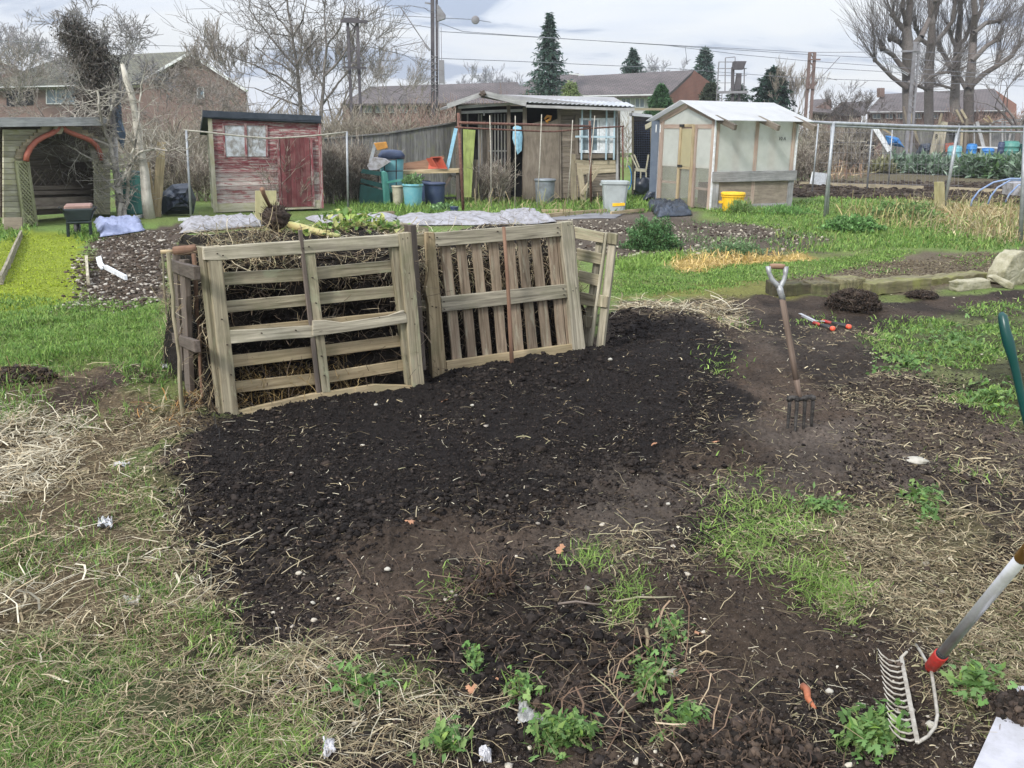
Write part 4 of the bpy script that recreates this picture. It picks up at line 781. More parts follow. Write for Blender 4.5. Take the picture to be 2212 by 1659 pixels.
# dark root clumps and sods
def clump(x, y, r, h_, label, cat, cols, n=900, seed=1, nm='root_clump', hair=.06, crumb=((.03, .024, .02), (.045, .034, .028), (.02, .017, .015), (.07, .052, .04))):
    b = G(x, y); b.z = h1(b.x, b.y); t = thing(nm, b, label, cat, 'dug-up roots and sods')
    part(t, 'sod', 'sod', lambda m: m.blob(b, (r * .9, r * .72, h_ * .75), seed, .28, 4.5, 40, 26), smooth=True)
    d = rng.normal(0, 1, (n, 3)); d[:, 2] = np.abs(d[:, 2]); d /= np.linalg.norm(d, axis=1)[:, None]; p0 = np.array(b) + d * (r * 1.1, r * .9, h_ * .9) * rng.uniform(.4, 1.1, (n, 1)); p0[:, 2] = np.maximum(p0[:, 2], b.z + .004); XX = b.x + rng.normal(0, r * .55, n * 2); YY = b.y + rng.normal(0, r * .5, n * 2); ST['t'] = [[], [], [], 0]
    ribbons('t', p0[:, 0], p0[:, 1], p0[:, 2], rng.uniform(.3, 1.4, n) * hair, np.full(n, .0028), rng.uniform(0, 6.28, n), rng.normal(.2, .6, n), rng.uniform(0, .6, n), pal(n, cols), ns=5, taper=False, kink=.6)
    s = ST['t']; np_mesh('rootlets', np.vstack(s[0]), np.vstack(s[1]), M['straw'], np.vstack(s[2]), t)
    m_ = int(n * 2.2); d = rng.normal(0, 1, (m_, 3)); d[:, 2] = np.abs(d[:, 2]); d /= np.linalg.norm(d, axis=1)[:, None]; q0 = np.array(b) + d * (r * 1.05, r * .85, h_ * .85) * rng.uniform(.75, 1.12, (m_, 1)); q0[:, 2] = np.maximum(q0[:, 2], b.z + .002)
    bv, bf = I0; sz_ = (.002 + .011 * rng.random(m_) ** 2.5)[:, None, None]; Vc = bv[None] * (1 + rng.normal(0, .3, (m_, 12, 1)).clip(-.5, .5)) * sz_ + q0[:, None]
    np_mesh('crumbs', Vc.reshape(-1, 3), (np.array(bf)[None] + (np.arange(m_) * 12)[:, None, None]).reshape(-1, 3), M['clod'], np.repeat(pal(m_, crumb, .25), 12, axis=0), t, smooth=True)['kind'] = 'stuff'
DKR = [(.03, .022, .018), (.06, .045, .035), (.10, .08, .06)]
clump(1842, 672, .22, .17, 'black tangled root clump in front of the sleepers', 'root clump', DKR, 2200, 4, hair=.10)
clump(1990, 646, .14, .05, 'low dark root clump under the long mossy sleeper', 'root clump', DKR, 600, 5)
clump(1605, 1690, .17, .06, 'brown turned sod at the bottom edge of the frame', 'sod', [(.06, .04, .03), (.10, .07, .05), (.14, .10, .07)], 1500, 6, 'turned_sod', .04)
clump(1040, 1290, .10, .05, 'brown rotten root stump in the middle foreground', 'sod', [(.10, .065, .045), (.16, .11, .07), (.05, .035, .03)], 600, 7, 'turned_sod')
clump(1215, 1490, .12, .05, 'dark fibrous sod above the clear plastic scrap', 'sod', DKR, 600, 8, 'turned_sod', .05)
clump(420, 880, .09, .05, 'tuft of straw at the foot of the left pallet', 'straw tuft', [(.35, .22, .09), (.28, .18, .09)], 500, 9, 'straw_tuft', .09)
clump(45, 845, .20, .10, 'tussock of dug turf at the left edge', 'tussock', [(.16, .12, .07), (.22, .16, .09)], 900, 10, 'turf_tussock', .08)
# litter
M['whiteboard'] = plain('dimmed_dirty_board', (.42, .42, .46), .6, c2=(.30, .30, .31), sc_=9, bump=.1); M['white'] = plain('white_plastic', (.52, .52, .55), .5, c2=(.30, .29, .28), sc_=14, bump=.2)  # board's grey-lilac has lens falloff painted in; its darker patches are dirt
M['clear'] = plain('cloudy_plastic', (.36, .36, .34), .25, c2=(.18, .17, .15), sc_=22, bump=.6, spec=.6)
def flat(x, y, w_, h_, mat, label, cat, name, seed=0, th=.004, z=.008, cr=.012, grp=None, pts=None):
    "a crumpled flat scrap lying on the soil"
    rr = random.Random(seed); n = 7; mb = MB(); vs = []; c = Gh(x, y); k = 10
    a = Gh(x - w_ / 2, y); b = Gh(x + w_ / 2, y); e_ = Gh(x, y - h_ / 2) - Gh(x, y + h_ / 2); ux = (b - a); uy = e_
    for i in range(k + 1):
        for j in range(k + 1):
            u = i / k - .5 + rr.uniform(-.03, .03); v = j / k - .5 + rr.uniform(-.03, .03); q = c + ux * u + uy * v; q.z = h1(q.x, q.y) + z + rr.uniform(0, cr); vs.append(q)
    fs = [(i * (k + 1) + j, (i + 1) * (k + 1) + j, (i + 1) * (k + 1) + j + 1, i * (k + 1) + j + 1) for i in range(k) for j in range(k) if not ((i in (0, k - 1) or j in (0, k - 1)) and rr.random() < .35)]
    mb.add(vs, fs); o = obj_at(mb, name, M[mat], label, cat, group=grp); s_ = o.modifiers.new('thick', 'SOLIDIFY'); s_.thickness = th; return o
flat(1148, 1543, 56, 66, 'clear', 'cloudy clear plastic scrap lying above the dense leaf patch', 'plastic scrap', 'plastic_scrap', 1, .001, .02, .006)
flat(711, 1616, 24, 30, 'white', 'small white scrap in the straw at the bottom left of centre', 'plastic scrap', 'plastic_scrap', 2)
flat(1048, 1632, 26, 26, 'white', 'small white scrap near the bottom centre edge', 'plastic scrap', 'plastic_scrap', 3)
pq = Gh(1976, 998); obj_at(MB().blob(pq + Vector((0, 0, .008)), (.062, .04, .016), 4, .16, 2, 18, 10), 'flat_stone', M['pstone'], 'flat pale stone beside the dark hollow at right', 'stone', smooth=True)
flat(262, 1003, 34, 9, 'white', 'white plastic strip in the straw at left', 'plastic scrap', 'plastic_scrap', 5)
flat(228, 1142, 32, 14, 'alu', 'crumpled silver foil in the straw at left', 'foil', 'foil_scrap', 6, .001, .005, .025)
flat(360, 790, 22, 9, 'white', 'white scrap in the grass beside the leaning stakes', 'plastic scrap', 'plastic_scrap', 7)
flat(288, 1308, 32, 14, 'pstone', 'pinkish flat stone in the straw at left', 'stone', 'flat_stone', 8, .01)
mb = MB(); q = [G(x, y, .045) for x, y in ((2088, 1690), (2182, 1482), (2330, 1480), (2330, 1800), (2080, 1800))]
obj_at(mb.slab(q, (0, 0, 1), .012), 'white_board', M['whiteboard'], 'white board half buried in soil at the bottom right corner', 'board')
for k_, (x_, y_, s_) in enumerate(((2165, 1545, .06), (2195, 1560, .075), (2215, 1530, .07), (2180, 1590, .05), (2225, 1590, .08), (2230, 1620, .05))): ST['clod'] and None
clump(2205, 1560, .105, .06, 'dark soil heaped on the white board at the bottom right corner', 'soil heap', DKR, 500, 21, 'soil_heap', .03)
M['oak'] = plain('fallen_leaf', (.40, .21, .12), .8, c2=(.28, .14, .08), sc_=30, bump=0)
for i, (x, y, nm) in enumerate(((1412, 962, 'orange leaf on the black compost'), (886, 1130, 'pale orange leaf at the lower edge of the compost'), (1213, 1193, 'curled orange leaf beside the grass tuft'), (1300, 1264, 'orange leaf right of centre'), (1072, 1470, 'lobed orange leaf above the straw at bottom centre'), (1018, 1492, 'small orange leaf in the straw at bottom centre'), (1466, 1474, 'orange leaf in the weeds'), (1510, 1373, 'small orange leaf right of the weeds'), (1545, 957, 'flat orange leaf at the right edge of the compost'), (960, 868, 'pale leaf at the foot of the compost pallets'))):
    p = Gh(x, y); V, Fc, C = lobed_arr(np.array([tuple(p + Vector((0, 0, .012)))]), .022, [(.5, .22, .1)], .5); mb = MB(); mb.add([Vector(v) for v in V], [tuple(int(k) for k in f) for f in Fc]); obj_at(mb, 'fallen_leaf', M['oak'], nm, 'leaf', group='fallen leaves on the soil')
for i, (x, y, s_, nm) in enumerate(((1790, 1439, .013, 'pale pebble uppermost left of the rake'), (1791, 1496, .012, 'pale pebble beside the orange root'), (1843, 1513, .013, 'cream pebble nearest the rake tines'), (1455, 1460, .022, 'white stone in the weeds at bottom centre'), (837, 1232, .012, 'pale stone in the brown soil left of centre'), (497, 690, .01, 'pebble by the pallets'), (812, 876, .012, 'pale stone in front of the left pallet'), (1220, 992, .009, 'white chip in the middle of the compost'), (1318, 778, .016, 'white stone at the foot of the pallet wing'), (1443, 1090, .01, 'pale chip below the compost'), (674, 1306, .012, 'pinkish pebble in the soil at left'), (1020, 877, .012, 'grey lump in front of the gap between pallets'), (1990, 640, .02, 'white stone under the sleepers'), (2010, 1570, .016, 'tan stone beneath the rake bow'), (1940, 845, .02, 'pink stone at the edge of the weeds'))):
    if i == 5: continue
    p = Gh(x, y); mb = MB(); mb.blob(p + Vector((0, 0, s_ * .4)), (s_, s_ * .8, s_ * .6), i, .12, 2, 12, 8); obj_at(mb, 'pebble', M['pstone'], nm, 'stone', smooth=True, group='pale stones in the soil')
M['root_o'] = plain('orange_root', (.40, .13, .06), .7, c2=(.25, .09, .05), sc_=30, bump=.5)
mb = MB(); mb.tube([Gh(1732, 1490) + Vector((0, 0, .012)), Gh(1742, 1500) + Vector((0, 0, .016)), Gh(1744, 1518) + Vector((0, 0, .014)), Gh(1760, 1536) + Vector((0, 0, .008))], [.012, .011, .009, .005], 10); obj_at(mb, 'root_piece', M['root_o'], 'orange-brown curved root piece on the soil left of the rake', 'root', smooth=True)
mb = MB(); mb.tube([G(464, 968), G(465, 925, .0) * 1 + Vector((0, 0, .09)), at(468, 925, G(466, 968).y), at(473, 925, G(466, 968).y), G(477, 972)], .0014, 6)
obj_at(mb, 'wire_hoop', M['black'], 'thin wire hoop pushed into the compost by the left pallet', 'wire hoop', smooth=True)
for x0, y0, x1, y1, z1, r_, nm, cc in ((1380, 1500, 1335, 1560, .03, .006, 'split grey stick among the weeds', 'pallet_grey'), (1510, 1421, 1548, 1422, .01, .004, 'short pale twig right of the weeds', 'pallet_new'), (1395, 1365, 1400, 1440, .02, .006, 'pale splintered stick above the weeds', 'pallet_new'), (1205, 1310, 1310, 1318, .02, .004, 'long curved twig in the brown soil', 'stake'), (1330, 1305, 1460, 1300, .02, .004, 'pale forked twig beside the bright grass tuft', 'pallet')):
    mb = MB(); a = Gh(x0, y0); b = Gh(x1, y1); mb.tube([a + Vector((0, 0, .01)), a.lerp(b, .35) + Vector((.004, .01, .018)), a.lerp(b, .7) + Vector((0, .006, .016)), b + Vector((0, 0, z1))], [r_, r_, r_ * .8, r_ * .5], 7); obj_at(mb, 'twig', M[cc], nm, 'twig', smooth=True, group='twigs on the soil')
# ================================================================ BUILDINGS AND THINGS ON THE PLOTS BEHIND
M['shed_red'] = wood('peeling_red_cladding', (.13, .034, .042), (.23, .070, .078), (.26, .18, .17), .85, gs=18, fleck=(.34, .30, .28), fl=.54)
M['shed_reddoor'] = wood('worn_red_door', (.10, .030, .034), (.18, .060, .064), (.2, .12, .11), .6, gs=22)
M['shed_pale'] = wood('mossy_grey_cladding', (.24, .23, .17), (.42, .40, .32), (.25, .24, .10), .6, gs=16)
M['felt'] = plain('roofing_felt', (.025, .035, .05), .8, c2=(.05, .06, .08), sc_=5)
M['shed_brown'] = wood('grey_brown_cladding', (.085, .07, .055), (.22, .19, .155), (.16, .14, .10), .5, gs=16)
M['shed_light'] = wood('pale_cladding', (.25, .21, .14), (.42, .37, .27), (.20, .18, .12), .5, gs=16)
M['ply'] = wood('weathered_board', (.15, .125, .10), (.29, .25, .20), (.14, .12, .09), .6, gs=9)
M['greywood'] = wood('silvered_timber', (.22, .22, .22), (.42, .42, .42), (.16, .17, .16), .5, gs=20)
M['moss_w'] = wood('mossy_board', (.22, .28, .08), (.38, .45, .16), (.14, .15, .07), .5, gs=10)
M['fence_w'] = wood('grey_fence_boards', (.10, .10, .10), (.24, .24, .235), (.20, .21, .12), .5, gs=12)
M['dark'] = plain('interior_shade_black', (.012, .012, .014), .9, bump=0)  # near-black colour standing in for shade inside sheds and openings
M['rust'] = plain('rusty_pipe', (.12, .055, .045), .8, .2, c2=(.22, .12, .09), sc_=20, bump=.3)
M['galv'] = plain('galvanised_pipe', (.36, .38, .40), .5, .4, c2=(.24, .26, .28), sc_=9, bump=.1)
M['pole_w'] = plain('pale_cane', (.42, .40, .34), .8, c2=(.28, .26, .22), sc_=20)
M['teal'] = plain('teal_green_plastic', (.05, .20, .17), .5, c2=(.09, .26, .23), sc_=3, bump=.1)
M['dteal'] = plain('dark_teal_plastic', (.015, .07, .065), .5, bump=.1)
M['cyan'] = plain('turquoise_plastic', (.12, .34, .40), .5, c2=(.20, .40, .44), sc_=5, bump=.05)
M['navy'] = plain('navy_plastic', (.028, .045, .10), .5, c2=(.05, .07, .12), sc_=6, bump=.05)
M['beige'] = plain('beige_plastic', (.45, .43, .33), .6, c2=(.30, .28, .2), sc_=8, bump=.05)
M['greytub'] = plain('grey_green_plastic', (.38, .42, .42), .5, c2=(.30, .33, .33), sc_=4, bump=.05)
M['yellow'] = plain('yellow_plastic', (.85, .52, .03), .45, c2=(.70, .40, .02), sc_=5, bump=.05)
M['terra'] = plain('terracotta_plastic', (.48, .10, .06), .6, c2=(.38, .08, .05), sc_=8, bump=.05)
M['lblue'] = plain('light_blue_paint', (.28, .52, .66), .7, c2=(.2, .36, .48), sc_=10)
M['blue'] = plain('blue_plastic', (.03, .19, .48), .5, c2=(.02, .12, .34), sc_=6, bump=.05)
M['wpaint'] = plain('white_paint', (.72, .75, .78), .6, c2=(.5, .52, .52), sc_=12)
M['glass'] = plain('dark_window_glass', (.10, .14, .17), .12, c2=(.16, .21, .25), sc_=3, bump=0, spec=.8)
M['curtain'] = plain('dusty_white_pane', (.46, .49, .53), .5, c2=(.22, .21, .20), sc_=9, pos=(.40, .6))
M['tarp'] = plain('blue_black_tarp', (.018, .024, .036), .35, c2=(.05, .065, .09), sc_=4, bump=.4)
M['ltarp'] = plain('lilac_blue_sheet', (.32, .36, .52), .5, c2=(.20, .23, .36), sc_=6, bump=.3)
M['fleece'] = plain('white_garden_fleece', (.33, .33, .36), .9, c2=(.17, .16, .15), sc_=9, bump=.5)
M['gsheet'] = plain('grey_ground_sheet', (.20, .20, .215), .7, c2=(.12, .12, .13), sc_=2, bump=.3)
M['ybd'] = wood('yellowish_board', (.30, .27, .14), (.44, .40, .24), (.2, .19, .1), .5, gs=8); M['bluetarp'] = plain('blue_grey_tarp', (.10, .14, .20), .6, c2=(.05, .07, .10), sc_=4); M['galvbin'] = plain('dull_metal_bin', (.24, .27, .30), .5, .2, c2=(.14, .15, .16), sc_=5)
M['wblue'] = plain('pale_blue_bars', (.42, .55, .62), .6, c2=(.3, .4, .46)); M['slate'] = plain('slate_blue_panel', (.10, .13, .18), .6, c2=(.14, .17, .22), sc_=3); M['hoopblue'] = plain('blue_pipe', (.14, .22, .42), .5, c2=(.3, .36, .46)); M['moss_l'] = wood('mossy_lattice', (.20, .20, .11), (.34, .34, .22), (.16, .18, .08), .5)
def brickmat(name, a, b, mortar):
    m, N, L, B = _mat(name); at_ = node(N, 'ShaderNodeAttribute', attribute_name='lc'); br = N.new('ShaderNodeTexBrick'); br.inputs['Scale'].default_value = 1
    br.inputs['Color1'].default_value = c3(a); br.inputs['Color2'].default_value = c3(b); br.inputs['Mortar'].default_value = c3(mortar); br.inputs['Brick Width'].default_value = .225; br.inputs['Row Height'].default_value = .075; br.inputs['Mortar Size'].default_value = .008
    L.new(at_.outputs['Vector'], br.inputs[0]); n = node(N, 'ShaderNodeTexNoise', Scale=.8, Detail=6); L.new(at_.outputs['Vector'], n.inputs[0]); mr = N.new('ShaderNodeMapRange'); mr.inputs[3].default_value = .6; mr.inputs[4].default_value = 1.4; L.new(n.outputs[0], mr.inputs[0])
    mu = N.new('ShaderNodeMixRGB'); mu.blend_type = 'MULTIPLY'; mu.inputs[0].default_value = 1; L.new(br.outputs[0], mu.inputs[1]); L.new(mr.outputs[0], mu.inputs[2]); L.new(mu.outputs[0], B.inputs['Base Color']); B.inputs['Roughness'].default_value = .9; return m
M['brick'] = brickmat('red_brown_brick', (.17, .105, .09), (.145, .09, .078), (.18, .155, .14))
M['brick2'] = brickmat('orange_brick', (.30, .12, .085), (.26, .105, .075), (.28, .20, .16))
def tilemat(name, a, b):
    m, N, L, B = _mat(name); at_ = node(N, 'ShaderNodeAttribute', attribute_name='lc'); br = N.new('ShaderNodeTexBrick'); br.inputs['Color1'].default_value = c3(a); br.inputs['Color2'].default_value = c3(b); br.inputs['Mortar'].default_value = c3(tuple(x * .4 for x in a))
    br.inputs['Scale'].default_value = 1; br.inputs['Brick Width'].default_value = .3; br.inputs['Row Height'].default_value = .3; br.inputs['Mortar Size'].default_value = .02; L.new(at_.outputs['Vector'], br.inputs[0])
    n = node(N, 'ShaderNodeTexNoise', Scale=.6, Detail=7); L.new(at_.outputs['Vector'], n.inputs[0]); mr = N.new('ShaderNodeMapRange'); mr.inputs[3].default_value = .5; mr.inputs[4].default_value = 1.5; L.new(n.outputs[0], mr.inputs[0])
    mu = N.new('ShaderNodeMixRGB'); mu.blend_type = 'MULTIPLY'; mu.inputs[0].default_value = 1; L.new(br.outputs[0], mu.inputs[1]); L.new(mr.outputs[0], mu.inputs[2]); L.new(mu.outputs[0], B.inputs['Base Color']); B.inputs['Roughness'].default_value = .85; return m
M['tile'] = tilemat('dark_roof_tile', (.085, .075, .075), (.12, .10, .10)); M['tile_g'] = tilemat('mossy_roof_tile', (.10, .10, .08), (.14, .14, .10))

def clad(mb, pl, q, rows, off=0.0, th=.018, tilt=.008):
    "lapped boards over the quad q (tl, tr, br, bl in frame coordinates)"
    tl, tr, br, bl = [pl.hit(*p, off) for p in q]
    for i in range(rows):
        a, b = i / rows, (i + 1.0) / rows; p = [tl.lerp(bl, a), tr.lerp(br, a), tr.lerp(br, b), tl.lerp(bl, b)]
        o = pl.n * tilt; p[2] = p[2] + o; p[3] = p[3] + o
        mb.slab([p[0], p[1], p[2], p[3]], (p[1] - p[0]).cross(p[0] - p[3]), th, p[1] - p[0])
def boards(mb, pl, q, n, off=0.0, th=.018, gap=.04):
    "upright boards side by side over the quad"
    tl, tr, br, bl = [pl.hit(*p, off) for p in q]
    for i in range(n):
        a, b = (i + gap) / n, (i + 1 - gap) / n; k = random.uniform(-.015, .015)
        mb.slab([tl.lerp(tr, a) + pl.v * k, tl.lerp(tr, b) + pl.v * k, bl.lerp(br, b), bl.lerp(br, a)], pl.n, th, pl.v)
def pix2m(p): return (p - CAM).dot(FW) / F
def sheet(pts, mat, name, label, cat, z=.02, am=.03, seed=1, n=28, grp=None, humps=()):
    "crumpled sheet over the ground quad pts (tl, tr, br, bl)"
    c = [G(*p) for p in pts]; vs = []
    for i in range(n + 1):
        for j in range(n + 1):
            u, v = i / n, j / n; q = c[0].lerp(c[1], u).lerp(c[3].lerp(c[2], u), v); vs.append(q)
    A = np.array([tuple(q) for q in vs]); s_ = (c[1] - c[0]).length / 2; e_ = np.array([min(i, n - i, j, n - j) / 3 for i in range(n + 1) for j in range(n + 1)]).clip(0, 1)
    ridg = 1 - np.abs(fbm(A[:, 0], A[:, 1], 2.2 / max(s_, .2), 4, seed) - .5) * 2
    A[:, 2] = hgt(A[:, 0], A[:, 1]) + z * (.3 + .7 * e_) + (ridg ** 3) * am * e_
    A[:, 0] += (fbm(A[:, 0] + 5, A[:, 1], 1.5 / max(s_, .2), 3, seed) - .5) * s_ * .25; A[:, 1] += (fbm(A[:, 0] + 9, A[:, 1], 1.2 / max(s_, .2), 3, seed + 3) - .5) * s_ * .25
    mb = MB(); mb.add([Vector(a) for a in A], [(i * (n + 1) + j, (i + 1) * (n + 1) + j, (i + 1) * (n + 1) + j + 1, i * (n + 1) + j + 1) for i in range(n) for j in range(n)])
    o = obj_at(mb, name, M[mat], label, cat, smooth=True, group=grp); o.modifiers.new('thick', 'SOLIDIFY').thickness = .004; return o
def bin_(x, yb, yt, wb, wt, mat, label, cat='bin', name='bin', rim=True, lid=None, sq=0.0, grp=None, handles=False):
    b = G(x, yb); k = pix2m(b); hh = (yb - yt) * k; rb, rt = wb / 2 * k, wt / 2 * k; b.z = 0; b = b + Vector((0, rb * .8, 0)); t = thing(name, b, label, cat, grp)
    pr = [(rb * .97, .0), (rb, .01), (rb + (rt - rb) * .5, hh * .5), (rt, hh * .97), (rt, hh)]
    if not lid: pr += [(rt * .93, hh), (rt * .9, hh * .9), (rb * .9, .03)]
    part(t, 'body', mat, lambda m: m.lathe(b, pr, 28, sq=sq), smooth=not sq)
    if rim: part(t, 'rim', mat, lambda m: m.lathe(b, [(rt * .99, hh * .90), (rt * 1.07, hh * .91), (rt * 1.07, hh * .985), (rt * .99, hh * .99)], 28, sq=sq), smooth=not sq)
    if lid: part(t, 'lid', lid, lambda m: m.lathe(b, [(rt * 1.06, hh * .97), (rt * 1.08, hh), (rt * 1.0, hh * 1.05), (rt * .3, hh * 1.08)], 28, sq=sq), smooth=True)
    if handles:
        for s_ in (-1, 1): part(t, 'handle', mat, lambda m: m.bar(b + Vector((s_ * rt * 1.02, -rt * .25, hh * .88)), b + Vector((s_ * rt * 1.02, rt * .25, hh * .88)), rt * .28, .03))
    return t, b, hh, rt, k

# ---- red shed
o_ = G(466, 459); a_ = R(21); RS = Pl(o_, (math.cos(a_), math.sin(a_), 0), (0, 0, 1)); RSs = Pl(o_, (-RS.n.x, -RS.n.y, 0), (0, 0, 1)); RSs.n = -RS.u * 1
t = thing('garden_shed', o_ + Vector((1, .8, 0)), 'small shed with peeling red cladding and dark sloping roof', 'shed')
part(t, 'front_wall', 'shed_red', lambda m: clad(m, RS, [(453, 253), (690, 262), (693.5, 371), (461, 373)], 12))
M['shed_bleached'] = wood('bleached_cladding', (.30, .25, .24), (.44, .41, .38), (.26, .14, .13), .7, gs=18, fleck=(.20, .05, .055), fl=.56)
part(t, 'front_wall', 'shed_bleached', lambda m: clad(m, RS, [(461, 373), (693.5, 371), (696, 450), (466, 459)], 9), label='bleached lower boards')
bk = lambda p, d: p - RS.n * d
fl, fr = RS.hit(453, 250), RS.hit(690, 260); DP = 1.5
def sidew(m):
    tl = fl.copy(); bl = RS.hit(466, 459)
    for i in range(20):
        za = bl.z + (tl.z - bl.z) * i / 20; zb = bl.z + (tl.z - bl.z) * (i + 1) / 20
        pa = bl.lerp(tl, i / 20); pb = bl.lerp(tl, (i + 1) / 20); k = 1 - .16 * ((i + 1) / 20) ** 1
        if i == 19: k = .55
        m.slab([pa - RS.n * 0.0, pb, pb - RS.n * DP * k, pa - RS.n * DP], -RS.u, .018, RS.n)
part(t, 'side_wall', 'shed_pale', sidew)
part(t, 'back_wall', 'shed_brown', lambda m: m.slab([bk(RS.hit(466, 459), DP), bk(RS.hit(696, 450), DP), bk(fr, DP) - Vector((0, 0, .3)), bk(fl, DP) - Vector((0, 0, .3))], RS.n, .02))
part(t, 'far_wall', 'shed_brown', lambda m: m.slab([RS.hit(696, 450), fr, bk(fr, DP) - Vector((0, 0, .3)), bk(RS.hit(696, 450), DP)], RS.u, .02))
r0, r1 = RS.hit(437, 246, .10), RS.hit(694, 258, .10); dn = -RS.n * (DP + .25) - Vector((0, 0, .33))
part(t, 'roof', 'felt', lambda m: m.slab([r0, r1, r1 + dn, r0 + dn], (r1 - r0).cross(dn), .07), bevel=.01)
part(t, 'roof_edge', 'felt', lambda m: m.spx(RS, [(437, 238), (694, 250), (694, 261), (437, 252)], .12, .04))
w_ = part(t, 'window', 'shed_red', lambda m: (m.rpx(RS, 482, 266, 577, 271, .035, .02), m.bpx(RS, 530, 266, 532, 338, 5, .04, .03), m.bpx(RS, 482, 266, 486, 340, 4, .035, .02), m.bpx(RS, 576, 266, 577, 338, 4, .035, .02)))
for x0, x1 in ((485, 529), (533, 575)): MB().spx(RS, [(x0, 269), (x1, 269), (x1, 338), (x0 + 3, 338)], .018, .01).build('pane', M['curtain'], w_)
part(t, 'door', 'shed_reddoor', lambda m: boards(m, RS, [(604, 296), (668, 298), (674, 446), (610, 448)], 6, .045, .02, .015))
for q in ((453, 253, 466, 459, 9), (690, 262, 696, 450, 7), (600, 296, 607, 449, 5), (672, 298, 678, 446, 5)): part(t, 'corner_board', 'shed_pale' if q[0] < 500 else 'shed_red', lambda m: m.bpx(RS, *q, .06, .03))
part(t, 'skirting', 'shed_pale', lambda m: m.spx(RS, [(466, 440), (600, 436), (696, 432), (696, 450), (466, 459)], .035, .02))
# clothes-line frame in front of it
t = thing('clothes_line', G(412, 470), 'thin pale pole frame standing in front of the red shed', 'pole frame'); Pc = VP(412, 470, 752, 455)
for x0, x1, y0, y1 in ((402, 413, 281, 472), (749, 752, 284, 455)): part(t, 'pole', 'galv', lambda m: m.tube([Pc.hit(x0, y0), Pc.hit(x1, y1)], .022, 8), smooth=True)
part(t, 'line', 'pole_w', lambda m: m.tube([Pc.hit(x, y) for x, y in ((396, 281), (440, 285), (510, 293), (580, 299), (640, 296), (700, 291), (750, 285))], .017, 6), smooth=True)
# ---- arbour at left
o_ = G(72, 490); AR = VP(40, 492, 235, 470)
t = thing('garden_arbour', o_, 'weathered arbour with an arched opening trimmed in brick-red and lattice sides', 'arbour')
part(t, 'front_cladding', 'shed_pale', lambda m: [m.spx(AR, q, 0, .03) for q in ([(8, 280 + i * 12), (58 - max(0, 5 - i) * -4, 280 + i * 12), (58 - max(0, 5 - i) * -4, 291 + i * 12), (8, 291 + i * 12)] for i in range(17))])
part(t, 'right_cladding', 'shed_pale', lambda m: [m.spx(AR, q, -.02, .03) for q in ([(205 + max(0, 5 - i) * -3, 296 + i * 12), (238, 296 + i * 12), (238, 307 + i * 12), (205 + max(0, 5 - i) * -3, 307 + i * 12)] for i in range(14))])
part(t, 'arch_boards', 'shed_light', lambda m: [m.bpx(AR, x0, y0, x1, y1, 7, .03 + .006 * (k % 2), .03) for k, (x0, y0, x1, y1) in enumerate([(96, 262, 122, 262), (94, 269, 124, 269), (90, 276, 122, 276), (82, 283, 118, 283), (74, 290, 108, 290), (66, 297, 98, 297), (58, 304, 86, 304), (50, 311, 76, 311), (44, 318, 68, 318), (38, 325, 62, 325), (36, 332, 58, 332), (34, 339, 56, 339), (138, 270, 160, 270), (142, 277, 178, 277), (150, 284, 190, 284), (166, 291, 202, 291), (180, 298, 212, 298), (190, 305, 220, 305)])])
M['trim'] = plain('brick_red_trim', (.30, .10, .07), .7, c2=(.36, .10, .06), sc_=10)
def arc(m, pts, w_): 
    p = [AR.hit(x, y, .09) for x, y in pts]; m.tube(p, [w_] * len(p), 6)
part(t, 'arch_trim', 'trim', lambda m: arc(m, [(56, 348), (58, 335), (65, 320), (77, 306), (93, 296), (110, 289), (122, 281), (128, 270)], .045), smooth=True)
part(t, 'arch_trim', 'trim', lambda m: arc(m, [(220, 346), (216, 330), (208, 315), (196, 304), (180, 297), (160, 290), (142, 282), (132, 270)], .045), smooth=True)
part(t, 'finial', 'shed_light', lambda m: m.spx(AR, [(120, 262), (136, 262), (140, 278), (134, 290), (122, 290), (118, 276)], .12, .05), bevel=.01)
part(t, 'roof', 'greywood', lambda m: (m.bar(AR.hit(-10, 264, .15), AR.hit(225, 262, .15), .14, .16, (0, 0, 1)), m.slab([AR.hit(-10, 256, .15), AR.hit(225, 254, .15), AR.hit(225, 254, .15) - AR.n * 1.5, AR.hit(-10, 256, .15) - AR.n * 1.5], (0, 0, 1), .05)))
part(t, 'back_wall', 'shed_brown', lambda m: clad(m, AR, [(0, 268), (238, 266), (238, 455), (0, 470)], 16, -.9))
part(t, 'side_wall', 'shed_brown', lambda m: m.slab([AR.hit(8, 280, -.03), AR.hit(8, 485, -.03), AR.hit(8, 485, -.95), AR.hit(8, 280, -.95)], -AR.u, .03))
part(t, 'side_wall', 'shed_brown', lambda m: m.slab([AR.hit(238, 270, -.03), AR.hit(238, 468, -.03), AR.hit(238, 468, -.95), AR.hit(238, 270, -.95)], AR.u, .03))
part(t, 'seat', 'ply', lambda m: (m.spx(AR, [(66, 428), (225, 423), (225, 441), (66, 447)], -.35, .04), m.spx(AR, [(66, 447), (228, 441), (228, 446), (66, 453)], -.25, .12)), bevel=.005)
part(t, 'seat_back', 'moss_d' if 'moss_d' in M else 'shed_brown', lambda m: [m.spx(AR, [(68, y), (215, y - 3), (215, y + 5), (68, y + 8)], -.6, .03) for y in (402, 413)])
